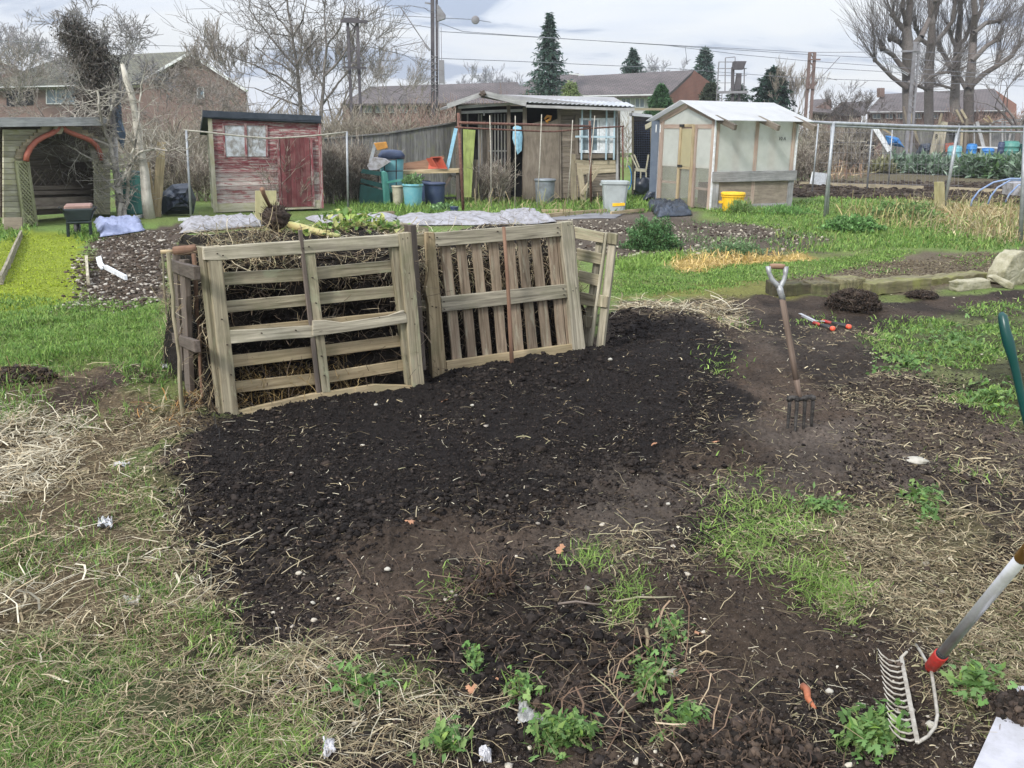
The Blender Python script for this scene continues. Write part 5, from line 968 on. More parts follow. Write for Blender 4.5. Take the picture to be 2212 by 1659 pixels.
def lattice(m, q, n, off, w_=.022):
    tl, tr, br, bl = [AR.hit(*p, off) for p in q]
    P_ = lambda u, v: tl.lerp(tr, u).lerp(bl.lerp(br, u), v); asp = (bl - tl).length / (tr - tl).length; K = int(n * (1 + asp))
    for i in range(1, K):
        s_ = i / n
        for fl_ in (0, 1):
            a = (min(s_, 1), max(0, (s_ - 1)) / asp); b = (max(0, s_ - asp), min(s_ / asp, 1))
            if fl_: a = (1 - a[0], a[1]); b = (1 - b[0], b[1])
            pa, pb = P_(*a), P_(*b)
            if (pa - pb).length > .03: m.bar(pa + AR.n * .012 * fl_, pb + AR.n * .012 * fl_, w_, .008, AR.n.cross(pb - pa))
part(t, 'lattice', 'moss_l' if 'moss_l' in M else 'shed_pale', lambda m: (lattice(m, [(37, 352), (60, 352), (74, 486), (52, 488)], 3, .03), m.bpx(AR, 36, 348, 54, 490, 5, .04, .03), m.bpx(AR, 60, 348, 80, 488, 7, .05, .04), m.bpx(AR, 34, 350, 62, 350, 5, .045, .03)))
part(t, 'lattice', 'shed_pale', lambda m: lattice(m, [(200, 352), (222, 352), (226, 460), (206, 462)], 3, .03))
part(t, 'lattice', 'shed_brown', lambda m: lattice(m, [(70, 365), (200, 362), (200, 400), (70, 402)], 9, -.7))
obj_at(MB().rpx(VP(8, 500, 48, 500), 8, 470, 48, 499, 0, .03), 'board', M['ply'], 'small square board standing by the lattice at far left', 'board')
# wheelbarrow
b = G(165, 514); Pw = VP(140, 514, 205, 512)
t = thing('wheelbarrow', b, 'black wheelbarrow with a pinkish load in front of the arbour', 'wheelbarrow')
part(t, 'tray', 'barrow', lambda m: m.slab([Pw.hit(132, 452), Pw.hit(204, 450), Pw.hit(196, 478), Pw.hit(144, 480)], Pw.n, .55), bevel=.02)
M['load'] = plain('pinkish_load', (.30, .19, .16), .8, c2=(.22, .14, .12), sc_=12)
part(t, 'load', 'load', lambda m: m.spx(Pw, [(137, 444), (198, 442), (198, 453), (138, 455)], -.04, .4), bevel=.02)
for x0, x1 in ((146, 148), (194, 197)): part(t, 'leg', 'barrow', lambda m: m.tube([Pw.hit(x0, 476), Pw.hit(x1, 516)], .025, 8))
part(t, 'wheel', 'black', lambda m: m.lathe(Pw.hit(168, 500, -.5), [(.05, -.04), (.17, -.04), (.19, 0), (.17, .04), (.05, .04)], 20, ax=Pw.u))
part(t, 'crossbar', 'barrow', lambda m: m.tube([Pw.hit(144, 482, .02), Pw.hit(198, 480, .02)], .02, 8))
for x0, x1 in ((135, 128), (202, 207)): part(t, 'handle', 'black', lambda m: m.tube([Pw.hit(x0, 454), Pw.hit(x1, 448, .35)], .018, 8))
# things leaning between arbour and shed
for i, (x0, y0, x1, y1, w_, mt, nm) in enumerate(((266, 140, 322, 470, 13, 'birch', 'tall crooked pale peeled trunk leaning left of the red shed'), (348, 307, 338, 468, 18, 'pallet_new', 'wide yellowish plank leaning behind the pale trunk'), (318, 350, 334, 470, 8, 'pallet_new', 'narrow pale plank at the foot of the peeled trunk'), (330, 385, 362, 466, 5, 'pallet_grey', 'thin leaning stick beside the dark tarpaulin'))):
    if mt == 'birch':
        M['birch'] = wood('peeled_trunk', (.34, .32, .28), (.58, .55, .48), (.2, .18, .15), .6, gs=8); b = G(322, 472); Y_ = b.y
        obj_at(MB().tube([at(x, y, Y_) for x, y in ((264, 138), (272, 170), (283, 200), (290, 235), (297, 280), (303, 320), (312, 370), (316, 420), (323, 474))], [.03, .055, .06, .055, .07, .065, .08, .09, .11], 9), 'peeled_trunk', M['birch'], nm, 'trunk', smooth=True)
    else: obj_at(MB().bpx(VP(x1 - 5, y1 + 2, x1 + 15, y1 + 2), x0, y0, x1, y1, w_, -.1 * i, .03, wob=.8, seg=6), 'plank', M[mt], nm, 'plank')
t, b_, hh_, rt_, k_ = bin_(284, 462, 378, 46, 38, 'teal', 'blue-green compost bin half hidden behind the pale trunk', 'compost bin', 'compost_bin', lid='dteal', sq=5)
def drape(pts, mat, name, label, cat, pl, th=.25, seed=2, grp=None):
    "hanging or heaped sheet: traced outline with folds and real depth"
    A = [pl.hit(x, y) for x, y in pts]; c = sum(A, Vector()) / len(A); mb = MB(); rings = 7; vs = [c + pl.n * th]; fs = []; k = len(A) * 3; rr = random.Random(seed)
    B = []
    for i in range(len(A)):
        for j in range(3): B.append(A[i].lerp(A[(i + 1) % len(A)], j / 3))
    ph = [rr.uniform(.5, 1.2) for _ in range(k)]
    for r_ in range(1, rings + 1):
        u = r_ / rings
        for i in range(k): vs.append(c.lerp(B[i], u) + pl.n * th * (1 - u ** 2) * (.5 + .7 * ph[i] * (1 if r_ % 2 else .75)))
    for i in range(k): fs.append((0, 1 + i, 1 + (i + 1) % k))
    for r_ in range(rings - 1):
        for i in range(k): a = 1 + r_ * k; fs.append((a + i, a + k + i, a + k + (i + 1) % k, a + (i + 1) % k))
    bk_ = len(vs); vs.append(c - pl.n * th * .4)
    for i in range(k): fs.append((bk_, 1 + (rings - 1) * k + (i + 1) % k, 1 + (rings - 1) * k + i))
    mb.add(vs, fs); return obj_at(mb, name, M[mat], label, cat, group=grp)
drape([(237, 205), (252, 202), (262, 225), (264, 262), (272, 290), (266, 325), (252, 300), (243, 265)], 'bluetarp' if 'bluetarp' in M else 'gsheet', 'tarpaulin', 'blue-grey tarpaulin hanging from the ivy-covered tree', 'tarpaulin', VD(17.6), .12)
drape([(345, 420), (372, 398), (410, 395), (424, 430), (418, 462), (350, 464)], 'tarp', 'tarpaulin', 'dark tarpaulin heap between the leaning planks and the red shed', 'tarpaulin', VP(345, 466, 420, 464), .35)
sheet([(205, 482), (300, 478), (312, 500), (215, 514)], 'ltarp', 'ground_sheet', 'crumpled lilac-blue sheet on the ground in front of the leaning planks', 'sheet', .05, .10)
for x0, y0, x1, y1, nm in ((277, 472, 350, 459, 'white batten lying behind the lilac sheet'), (385, 474, 478, 470, 'long white batten lying in front of the pale pole frame'), (228, 577, 272, 600, 'white stick on the stony bed at left')):
    a, b = G(x0, y0, .04), G(x1, y1, .04); obj_at(MB().bar(a, b, .05, .03, (0, 0, 1)), 'batten', M['wpaint'], nm, 'batten', group='white battens on the ground')
mb = MB(); mb.slab([G(207, 556, .03), G(218, 552, .03), G(222, 567, .03), G(230, 578, .03), G(218, 580, .03), G(211, 572, .03)], (0, 0, 1), .015); obj_at(mb, 'scoop', M['wpaint'], 'pale broken scoop on the stony bed above the white stick', 'scoop')
for x0, y0, x1, y1, nm in ((46, 505, 2, 605, 'grey edging board on the left of the bright moss path'), (187, 560, 190, 605, 'short edging board between the moss path and the stony bed')):
    obj_at(MB().bar(G(x0, y0, .05), G(x1, y1, .05), .10, .03, (0, 0, 1), seg=5, wob=.004), 'edging_board', M['pallet_grey'], nm, 'edging board')
obj_at(MB().rpx(VP(550, 482, 600, 480), 552, 412, 597, 482, 0, .03), 'board', M['ybd'] if 'ybd' in M else M['pallet_new'], 'yellowish board standing behind the compost root ball', 'board')
# white fleece and frames behind the heap
sheet([(395, 481), (560, 476), (570, 492), (388, 506)], 'fleece', 'fleece', 'dirty white fleece bundle on the ground behind the left end of the heap', 'fleece', .08, .08, 3)
sheet([(660, 473), (850, 468), (860, 482), (680, 486)], 'fleece', 'fleece', 'white fleece strip behind the cut cabbage leaves', 'fleece', .05, .05, 4)
sheet([(850, 468), (1110, 464), (1100, 486), (860, 488)], 'fleece', 'fleece', 'long white fleece strip behind the gap between the front pallets', 'fleece', .05, .06, 5)
sheet([(1078, 466), (1150, 462), (1205, 482), (1085, 488)], 'fleece', 'fleece', 'crumpled white fleece heap above the pallet with upright slats', 'fleece', .08, .08, 6)
sheet([(1150, 462), (1350, 458), (1330, 472), (1190, 476)], 'gsheet', 'ground_sheet', 'grey ground sheet in front of the grey tote', 'sheet', .015, .02, 7)
for x0, y0, x1, y1, w_, nm in ((1130, 470, 1310, 455, .08, 'long pale timber edging the grey ground sheet'), (1170, 459, 1235, 458, .12, 'short timber block on the grass by the grey sheet'), (730, 470, 850, 462, .1, 'old timber rail behind the cut leaves'), (1320, 460, 1390, 453, .06, 'thin board under the grey tote')):
    obj_at(MB().bar(G(x0, y0, .05), G(x1, y1, .05), w_, w_ * .7, (0, 0, 1), seg=4, wob=.004), 'timber', M['pallet_new'], nm, 'timber', group='loose timbers on the plot behind')
obj_at(MB().spx(VP(850, 520, 925, 515), [(822, 486), (890, 484), (926, 493), (926, 506), (900, 508), (832, 505)], -.3, .3), 'timber_block', M['pallet'], 'old timber block on top of the heap behind the left front pallet', 'timber')
# ---- corner with bins
FN = VP(700, 432, 1000, 424)
t = thing('board_fence', FN.hit(850, 428), 'dark grey upright-board fence behind the green bench and bins', 'fence')
part(t, 'board_panel', 'fence_w', lambda m: (boards(m, FN, [(700, 298), (840, 290), (840, 429), (700, 432)], 16, -.5), boards(m, FN, [(840, 285), (1000, 262), (1000, 424), (840, 429)], 18, -.5)))
part(t, 'cap_rail', 'fence_w', lambda m: m.spx(FN, [(700, 298), (840, 286), (990, 262), (990, 265), (840, 289), (700, 301)], -.46, .05))
BN = VP(778, 446, 842, 444)
t = thing('garden_bench', BN.hit(810, 445), 'dark green garden bench seen end-on beside the beige bin', 'bench')
part(t, 'back', 'dteal', lambda m: (m.spx(BN, [(784, 365), (830, 372), (830, 381), (780, 374)], 0, .04), m.spx(BN, [(779, 398), (832, 412), (832, 446), (776, 444)], .02, .05), m.spx(BN, [(780, 385), (832, 398), (832, 408), (779, 394)], -.02, .03)))
part(t, 'back_post', 'teal', lambda m: m.spx(BN, [(826, 370), (833, 369), (839, 376), (845, 440), (843, 446), (831, 446)], .08, .1), bevel=.02)
part(t, 'armrest', 'teal', lambda m: m.bar(BN.hit(838, 394, .1), BN.hit(872, 388, .5), .08, .05))
part(t, 'seat', 'teal', lambda m: m.spx(BN, [(840, 408), (872, 405), (872, 412), (842, 416)], .05, .45))
Pb = VD(20.6)
t = thing('water_butt', Pb.hit(846, 440), 'turquoise tub with dark lid in a black frame behind the bench', 'tub')
c = Pb.hit(847, 392); c.z = .5
part(t, 'body', 'cyan', lambda m: m.lathe(c, [(.22, -.45), (.24, 0), (.27, .45), (.27, .5)], 20), smooth=True); part(t, 'lid', 'navy', lambda m: m.lathe(c, [(.29, .48), (.3, .56), (.22, .66), (.05, .68)], 20), smooth=True)
for x in (817, 831, 856): part(t, 'frame_bar', 'black', lambda m: m.tube([Pb.hit(x, 346, .4), Pb.hit(x, 400, .4)], .014, 6))
part(t, 'frame_ring', 'black', lambda m: (m.tube([Pb.hit(812, 346, .4), Pb.hit(857, 345, .4)], .014, 6), m.tube([Pb.hit(828, 370, .4), Pb.hit(870, 369, .4)], .012, 6)))
obj_at(MB().spx(Pb, [(793, 357), (806, 340), (830, 343), (842, 350), (818, 366), (798, 368)], .6, .25), 'white_sack', M['fleece'], 'white sack resting on the green bench back', 'sack')
t = thing('dustpan', Pb.hit(822, 325), 'ochre pan on a grey handle stuck up behind the green bench', 'pan'); part(t, 'pan', 'ochre', lambda m: m.spx(Pb, [(807, 309), (834, 306), (838, 320), (815, 325)], .5, .06), bevel=.01); part(t, 'handle', 'galv', lambda m: m.bpx(Pb, 811, 308, 800, 350, 7, .45, .03))
bin_(859, 447, 402, 20, 25, 'beige', 'beige tapered bin between the bench and the turquoise bin')
tt_, b_, hh_, rt_, k_ = bin_(891, 451, 399, 36, 43, 'cyan', 'turquoise bin with a leafy plant growing in it')
bin_(938, 448, 396, 40, 46, 'navy', 'navy blue bin beside the turquoise planted bin'); bin_(918, 440, 392, 20, 26, 'navy', 'narrow navy bin tucked behind the turquoise bin', rim=False)
bin_(981, 463, 447, 14, 18, 'navy', 'small dark flower pot by the rusty post', 'pot', 'flower_pot')
n = 260; P = np.array(b_) + np.array([0, 0, hh_ * .95]) + np.abs(rng.normal(0, 1, (n, 3))).clip(0, 1.8) * (0, 0, .09) + rng.normal(0, 1, (n, 3)).clip(-1.4, 1.4) * (.12, .12, .02); o = join('potted_plant', [leaf_arr(P, .10, [(.14, .25, .10), (.22, .32, .14), (.10, .18, .07)], 2.2, .7)], M['leaf']); tag(o, 'leafy plant filling the turquoise bin', 'plant')
PT = VD(20.9)
t = thing('work_table', PT.hit(930, 440), 'rough wooden table holding a terracotta trough behind the navy bin', 'table')
part(t, 'tabletop', 'pallet_new', lambda m: m.spx(PT, [(866, 369), (990, 366), (992, 373), (866, 376)], .2, .8))
for x0, x1 in ((880, 876), (988, 990)): part(t, 'leg', 'stake', lambda m: m.bpx(PT, x0, 374, x1, 440, 7, .15, .08))
part(t, 'brace', 'stake', lambda m: m.bpx(PT, 975, 378, 950, 420, 7, .1, .06)); part(t, 'lower_shelf', 'dark', lambda m: m.spx(PT, [(876, 430), (990, 428), (990, 436), (876, 438)], 0, .5))
obj_at(MB().spx(PT, [(905, 348), (958, 336), (960, 341), (942, 366), (874, 368), (855, 360), (860, 354)], -.35, .06), 'board', M['trim'] if False else M['cane'], 'brown board leaning behind the terracotta trough', 'board')
t = thing('trough', PT.hit(946, 365), 'empty terracotta trough tipped on its side on the wooden table', 'trough')
q = [(930, 339), (954, 338), (966, 365), (946, 364)]
def trough(m):
    f4 = [PT.hit(x, y, .25) for x, y in q]; dv = (PT.hit(916, 364, .1) - f4[3]); wl = .018
    i4 = [p.lerp(sum(f4, Vector()) / 4, .14) for p in f4]; b4 = [p + Vector((-.14, .12, -.02)) for p in i4]
    m.add(f4 + i4 + b4, [(0, 1, 5, 4), (1, 2, 6, 5), (2, 3, 7, 6), (3, 0, 4, 7), (4, 5, 9, 8), (5, 6, 10, 9), (6, 7, 11, 10), (7, 4, 8, 11), (8, 9, 10, 11)])
    o4 = [p + Vector((0, 0, 0)) for p in f4]; e4 = [f4[0] + Vector((-.05, .2, -.05)), f4[1] + Vector((0, .2, -.05)), f4[2] + Vector((0, .2, 0)), PT.hit(925, 365, .1)]
    m.add(o4 + e4, [(0, 4, 5, 1), (1, 5, 6, 2), (2, 6, 7, 3), (3, 7, 4, 0), (4, 7, 6, 5)])
part(t, 'shell', 'terra', trough)
obj_at(MB().bpx(PT, 985, 277, 966, 365, 8, .1, .02, 7), 'plank', M['lblue'], 'light blue plank leaning behind the wooden table', 'plank')
obj_at(MB().spx(PT, [(1000, 279), (1027, 281), (1022, 350), (1018, 426), (1002, 426)], .1, .03), 'door_panel', M['moss_w'], 'mossy lime-green panel leaning at the shed corner', 'panel')
obj_at(MB().bpx(PT, 1028, 345, 1024, 425, 9, 0, .04), 'board', M['shed_brown'], 'weathered narrow board beside the mossy panel', 'board')
# ---- rusty pipe frame
PR = VP(1000, 462, 1345, 440)
t = thing('pipe_frame', PR.hit(1000, 460), 'rusty pipe frame standing in front of the open shed', 'pipe frame')
for x0, y0, x1, y1, r_ in ((990, 244, 1001, 462, .030), (1274, 261, 1277, 445, .026), (1345, 273, 1346, 415, .018)): part(t, 'post', 'rust', lambda m: m.tube([PR.hit(x0, y0), PR.hit(x1, y1)], r_, 8), smooth=True)
part(t, 'crossbar', 'rust', lambda m: m.tube([PR.hit(992, 265, .05), PR.hit(1130, 269, .05), PR.hit(1276, 273, .05)], .026, 8), smooth=True)
part(t, 'lower_crossbar', 'rust', lambda m: m.tube([PR.hit(x, y, .05) for x, y in ((984, 275), (1060, 279), (1175, 284), (1200, 284), (1280, 277), (1347, 273))], .017, 8), smooth=True)
for x0, y0, x1, y1, nm in ((1058, 249, 1061, 446, 'tall pale cane left of the post with the blue cloth'), (1113, 250, 1112, 458, 'pale cane crossing the blue cloth'), (1170, 247, 1160, 450, 'pale cane in front of the brown sheet door'), (1237, 259, 1226, 440, 'thin cane between the door and the window'), (1285, 250, 1266, 432, 'slanting cane over the window')):
    obj_at(MB().tube([PR.hit(x0, y0, .1), PR.hit((x0 + x1) / 2 + 1, (y0 + y1) / 2, .1), PR.hit(x1, y1, .1)], .011, 6), 'cane', M['pole_w'], nm, 'cane', smooth=True, group='canes in front of the open shed')
# ---- open-fronted dark shed
o_ = G(1000, 434); FS = Pl(o_, (math.cos(R(9)), math.sin(R(9)), 0), (0, 0, 1))
t = thing('allotment_shed', FS.hit(1170, 430), 'long dark shed with slatted open front, corrugated roof and white-framed window', 'shed')
dp = .9
part(t, 'back_wall', 'shed_brown', lambda m: m.spx(FS, [(985, 225), (1340, 232), (1340, 425), (985, 434)], -1.9, .03))
part(t, 'interior_shade_sheet', 'dark', lambda m: m.spx(FS, [(990, 230), (1215, 228), (1215, 428), (990, 434)], -1.2, .03))  # black sheet paints the shade inside the open front
part(t, 'side_wall', 'shed_light', lambda m: [m.slab([FS.hit(1334, y), FS.hit(1334, y + 9), FS.hit(1334, y + 9) - FS.n * 1.2 + FS.u * .22, FS.hit(1334, y) - FS.n * 1.2 + FS.u * .22], FS.u, .03) for y in range(236, 412, 10)])
part(t, 'front_cladding', 'shed_brown', lambda m: clad(m, FS, [(1206, 236), (1334, 238), (1334, 422), (1206, 428)], 17))
part(t, 'lower_boards', 'shed_light', lambda m: clad(m, FS, [(1246, 345), (1330, 346), (1330, 372), (1246, 378)], 3, .03))
for x0, y0, x1, y1, w_, mt in ((992, 233, 994, 434, 9, 'stake'), (1099, 226, 1100, 430, 7, 'shed_brown'), (1134, 232, 1133, 430, 8, 'shed_brown'), (1208, 236, 1210, 428, 6, 'shed_brown'), (1332, 232, 1334, 424, 5, 'greywood'), (1046, 240, 1046, 250, 3, 'greywood')): part(t, 'post', mt, lambda m: m.bpx(FS, x0, y0, x1, y1, w_, .05, .09))
part(t, 'beam', 'greywood', lambda m: m.bpx(FS, 990, 232, 1134, 222, 6, .07, .05)); part(t, 'beam', 'greywood', lambda m: m.bpx(FS, 995, 243, 1134, 238, 6, .03, .05))
part(t, 'grille', 'bluegrey' if 'bluegrey' in M else 'galv2' if 'galv2' in M else 'fence_w', lambda m: [m.bpx(FS, x, 246, x + 1, 424, 3, -.15, .02) for x in (1062, 1069, 1076, 1083, 1090, 1010, 1034, 1040)] + [m.bpx(FS, 1055, 326, 1098, 326, 3, -.17, .02), m.bpx(FS, 1055, 400, 1098, 400, 4, -.17, .02)])
part(t, 'sheet_door', 'ply', lambda m: (m.spx(FS, [(1131, 266), (1146, 268), (1166, 262), (1190, 263), (1207, 255), (1208, 428), (1130, 431)], .07, .02)))
part(t, 'side_board', 'ply', lambda m: boards(m, FS, [(1034, 262), (1058, 262), (1058, 428), (1032, 430)], 3, -.3))
# window
w_ = part(t, 'window', 'wpaint', lambda m: (m.bpx(FS, 1252, 257, 1326, 257, 5, .05, .04), m.bpx(FS, 1252, 327, 1326, 328, 6, .05, .04), m.bpx(FS, 1254, 257, 1254, 328, 4, .052, .04), m.bpx(FS, 1292, 257, 1292, 328, 4, .052, .04), m.bpx(FS, 1325, 257, 1325, 328, 3, .052, .04), m.bpx(FS, 1272, 259, 1272, 326, 2.5, .05, .03)))
MB().rpx(FS, 1254, 258, 1292, 327, .035, .01).build('pane', M['glass'], w_); MB().spx(FS, [(1295, 259), (1324, 259), (1324, 326), (1295, 326)], .045, .015).build('pane', M['wpaint'], w_); MB().spx(FS, [(1244, 334), (1330, 332), (1330, 341), (1244, 343)], .09, .1).build('sill', M['shed_brown'], w_)
part(t, 'window_frame', 'shed_brown', lambda m: (m.bpx(FS, 1244, 252, 1330, 251, 7, .06, .05), m.bpx(FS, 1246, 252, 1246, 335, 7, .062, .05), m.bpx(FS, 1330, 252, 1330, 335, 4, .062, .05)))
part(t, 'window_bars', 'lbluebar' if 'lbluebar' in M else 'wblue' if 'wblue' in M else 'wpaint', lambda m: ([m.bpx(FS, x, 236, x - 2, 345, 3.2, .14, .02) for x in (1258, 1276, 1311, 1328)], m.bpx(FS, 1243, 295, 1329, 296, 4, .16, .02)))
# roof: low pitch, gable to the left
RF = M['roofgrey'] = wood('grey_felt_roof', (.22, .22, .23), (.36, .36, .37), (.28, .28, .27), .4, gs=3)
M['corr'] = plain('corrugated_sheet', (.42, .44, .47), .55, .2, c2=(.30, .32, .34), sc_=4)
ap = FS.hit(1044, 200, .35); el = FS.hit(968, 229, .35); er = FS.hit(1137, 222, .35); fe = FS.hit(1371, 233, .35); fr_ = FS.hit(1350, 223, .35)
bkv = -FS.n * 2.4
part(t, 'roof', 'roofgrey', lambda m: m.slab([el, ap, ap + bkv, el + bkv], (ap - el).cross(bkv).normalized() * (1 if (ap - el).cross(bkv).z > 0 else -1), .05))
ridge_b = FS.hit(1044, 203, -1.5) ; ridge_b.z = ap.z
part(t, 'roof', 'roofgrey', lambda m: (m.add([er, fe, fe - FS.n * 1.9 + Vector((0, 0, .30)), ap - FS.n * 1.9 + Vector((.0, 0, .04)), ap], [(0, 1, 2, 3, 4)]), m.add([p - Vector((0, 0, .06)) for p in (er, fe, fe - FS.n * 1.9 + Vector((0, 0, .30)), ap - FS.n * 1.9 + Vector((.0, 0, .04)), ap)], [(4, 3, 2, 1, 0)])))
def corr(m):
    a = FS.hit(1137, 220, .42); b = FS.hit(1371, 230, .42); n = 70; vs = []
    for i in range(n + 1):
        u = i / n; p = a.lerp(b, u) + Vector((0, 0, .016 * math.sin(i * math.pi / 1.5))); vs += [p, p - FS.n * .75 + Vector((0, 0, .11))]
    m.add(vs, [(2 * i, 2 * i + 2, 2 * i + 3, 2 * i + 1) for i in range(n)])
o = part(t, 'corrugated_strip', 'corr', corr); o.modifiers.new('th', 'SOLIDIFY').thickness = .008
part(t, 'fascia', 'greywood', lambda m: (m.bpx(FS, 966, 229, 1045, 202, 10, .38, .03), m.bpx(FS, 1043, 201, 1137, 224, 12, .385, .03), m.bpx(FS, 1137, 229, 1371, 237, 6, .40, .04)))
part(t, 'ridge_knob', 'stake', lambda m: m.blob(FS.hit(1043, 203, .42), .07, 5, .3, 2.5, 10, 8))
drape([(1108, 275), (1114, 270), (1126, 274), (1129, 296), (1127, 325), (1118, 334), (1113, 318), (1107, 300)], 'lblue', 'hanging_cloth', 'blue and turquoise cloth hanging inside the open shed front', 'cloth', Pl(FS.hit(1115, 300, .12), FS.u, FS.v), .05)
obj_at(MB().tube([FS.hit(x, y, .12) for x, y in ((1176, 258), (1182, 251), (1190, 252), (1188, 258), (1180, 262), (1184, 266))], [.02, .035, .035, .03, .03, .02], 8), 'ornament', M['ochre'], 'ochre coiled ornament on top of the brown sheet door', 'ornament', smooth=True)
bin_(1177, 441, 388, 38, 44, 'galvbin' if 'galvbin' in M else 'galv', 'dull grey metal bin in front of the brown sheet door', 'bin', 'bin')
t, b_, hh_, rt_, k_ = bin_(1328, 459, 393, 44, 56, 'greytub', 'large grey plastic tote with a strip of yellow tape', 'tote', 'tote', sq=6, handles=True)
part(t, 'tape', 'yellow', lambda m: m.spx(Pl(b_ + Vector((0, -rt_ * .87, 0)), (1, 0, 0), (0, 0, 1)), [(1323, 439), (1350, 438), (1350, 444), (1323, 446)], 0, .006))
for x0, y0, x1, y1, w_, nm in ((1238, 333, 1240, 432, 11, 'upright square post leaning on the shed left of the window'), (1253, 365, 1262, 436, 11, 'grey plank leaning beside the square post'), (1296, 362, 1257, 420, 7, 'plank sloping up to the right below the window'), (1244, 348, 1278, 352, 8, 'level plank under the window sill'), (1270, 375, 1278, 425, 6, 'short dark plank behind the sloping one')):
    obj_at(MB().bpx(VP(1240, 437, 1300, 436), x0, y0, x1, y1, w_, .0 if w_ == 11 else .06, .035, wob=.3, seg=4), 'plank', M['shed_light' if w_ > 6 else 'shed_brown'], nm, 'plank', group='planks leaning on the open shed')
mb = MB(); [mb.tube([at(1356 + 8 * math.cos(a) * (1 if True else 0), 384 - 26 * math.sin(a), 22.3 + k * .05) for a in np.linspace(-1.4, 1.4, 14)], .014, 6) for k in range(4)]
obj_at(mb, 'hose', M['blue'], 'coil of bright blue hose hanging at the shed corner', 'hose', smooth=True)
# netted cage between shed and greenhouse, chair, panel
NC = VD(23.2)
t = thing('net_cage', NC.hit(1388, 420), 'dark netted cage behind the white chair', 'cage')
part(t, 'frame', 'shed_light', lambda m: (m.bpx(NC, 1355, 236, 1452, 236, 5, .1, .05), m.bpx(NC, 1367, 240, 1367, 420, 4, .05, .05), m.bpx(NC, 1408, 250, 1406, 420, 4, .05, .05)))
part(t, 'roof_sheet', 'corr', lambda m: m.spx(NC, [(1366, 243), (1408, 248), (1411, 254), (1366, 250)], .2, .6))
part(t, 'netting', 'navynet' if 'navynet' in M else 'navy', lambda m: ([m.tube([NC.hit(x, 262), NC.hit(x, 420)], .006, 3, False) for x in range(1369, 1408, 4)], [m.tube([NC.hit(1368, y, .01), NC.hit(1407, y, .01)], .006, 3, False) for y in range(264, 420, 5)]))
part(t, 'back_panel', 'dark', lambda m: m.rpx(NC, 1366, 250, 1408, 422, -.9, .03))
t = thing('garden_chair', G(1385, 428), 'pale garden chair standing in front of the netted cage', 'chair'); Ch = VD(22.2)
part(t, 'seat', 'beige', lambda m: m.spx(Ch, [(1376, 364), (1397, 366), (1396, 372), (1375, 370)], .1, .4))
for q in ((1363, 335, 1377, 364, 3), (1370, 334, 1381, 362, 3), (1401, 334, 1396, 366, 3), (1372, 370, 1370, 410, 3), (1396, 372, 1395, 412, 3), (1384, 371, 1384, 400, 2.5)): part(t, 'leg' if q[1] > 365 else 'back_slat', 'beige', lambda m: m.bpx(Ch, *q, .1, .04))
part(t, 'tub', 'black', lambda m: m.blob(Ch.hit(1386, 392), (.2, .2, .16), 3, .1)) if False else None
obj_at(MB().blob(Ch.hit(1388, 400), (.24, .2, .2), 3, .12, 2), 'rubble_bag', M['tarp'], 'dark bag under the pale garden chair', 'bag', smooth=True)
t = thing('grey_panel', G(1415, 438), 'blue-grey panel lettered in white beside the greenhouse', 'panel'); GPn = VD(21.6)
part(t, 'panel', 'navygrey' if 'navygrey' in M else 'slate' if 'slate' in M else 'gsheet', lambda m: m.spx(GPn, [(1408, 262), (1425, 258), (1416, 432), (1402, 425)], 0, .04))
def text(s_, pl, x, y, hpx, mat, parent, off=.01, name='lettering', rot=0):
    cu = bpy.data.curves.new(name, 'FONT'); cu.body = s_; p = pl.hit(x, y, off); cu.size = hpx * pix2m(p) * 1.4; cu.extrude = .002
    ob = bpy.data.objects.new(name + '_c', cu); col.objects.link(ob); ob.matrix_world = Matrix.Translation(p) @ Matrix((pl.u, pl.v, pl.n)).transposed().to_4x4()
    bpy.context.view_layer.update(); me = bpy.data.meshes.new_from_object(ob); me.transform(ob.matrix_world); bpy.data.objects.remove(ob)
    me.materials.clear(); me.materials.append(M[mat]); me.transform(Matrix.Translation(-org[parent.name])); o = bpy.data.objects.new(name, me); col.objects.link(o); o.parent = parent; org[o.name] = org[parent.name]; return o
text('1D', GPn, 1411, 286, 17, 'wpaint', t, .012)
sheet([(1395, 445), (1470, 440), (1492, 466), (1420, 470)], 'tarp', 'plastic_sheet', 'crumpled blue-black plastic sheet on the grass in front of the greenhouse', 'plastic sheet', .05, .14, 11, 40)
drape([(1386, 434), (1400, 412), (1418, 410), (1417, 436)], 'tarp', 'plastic_sheet', 'dark plastic hanging at the left foot of the greenhouse', 'plastic sheet', VP(1386, 438, 1420, 438), .1)
# ---- greenhouse
def trans(name, c, a, rough=.5):
    m, N, L, B = _mat(name); B.inputs['Base Color'].default_value = c3(c); B.inputs['Roughness'].default_value = rough; tr = N.new('ShaderNodeBsdfTranslucent'); tr.inputs[0].default_value = c3(c); m1 = N.new('ShaderNodeMixShader'); m1.inputs[0].default_value = .45
    L.new(B.outputs[0], m1.inputs[1]); L.new(tr.outputs[0], m1.inputs[2]); tp = N.new('ShaderNodeBsdfTransparent'); m2 = N.new('ShaderNodeMixShader'); tc = N.new('ShaderNodeTexCoord'); n = node(N, 'ShaderNodeTexNoise', Scale=2.5, Detail=5); L.new(tc.outputs['Object'], n.inputs[0])
    mr = N.new('ShaderNodeMapRange'); mr.inputs[1].default_value = .3; mr.inputs[2].default_value = .7; mr.inputs[3].default_value = a - .10; mr.inputs[4].default_value = a + .10; L.new(n.outputs[0], mr.inputs[0])
    L.new(mr.outputs[0], m2.inputs[0]); L.new(tp.outputs[0], m2.inputs[1]); L.new(m1.outputs[0], m2.inputs[2]); L.new(m2.outputs[0], N['Material Output'].inputs[0]); return m
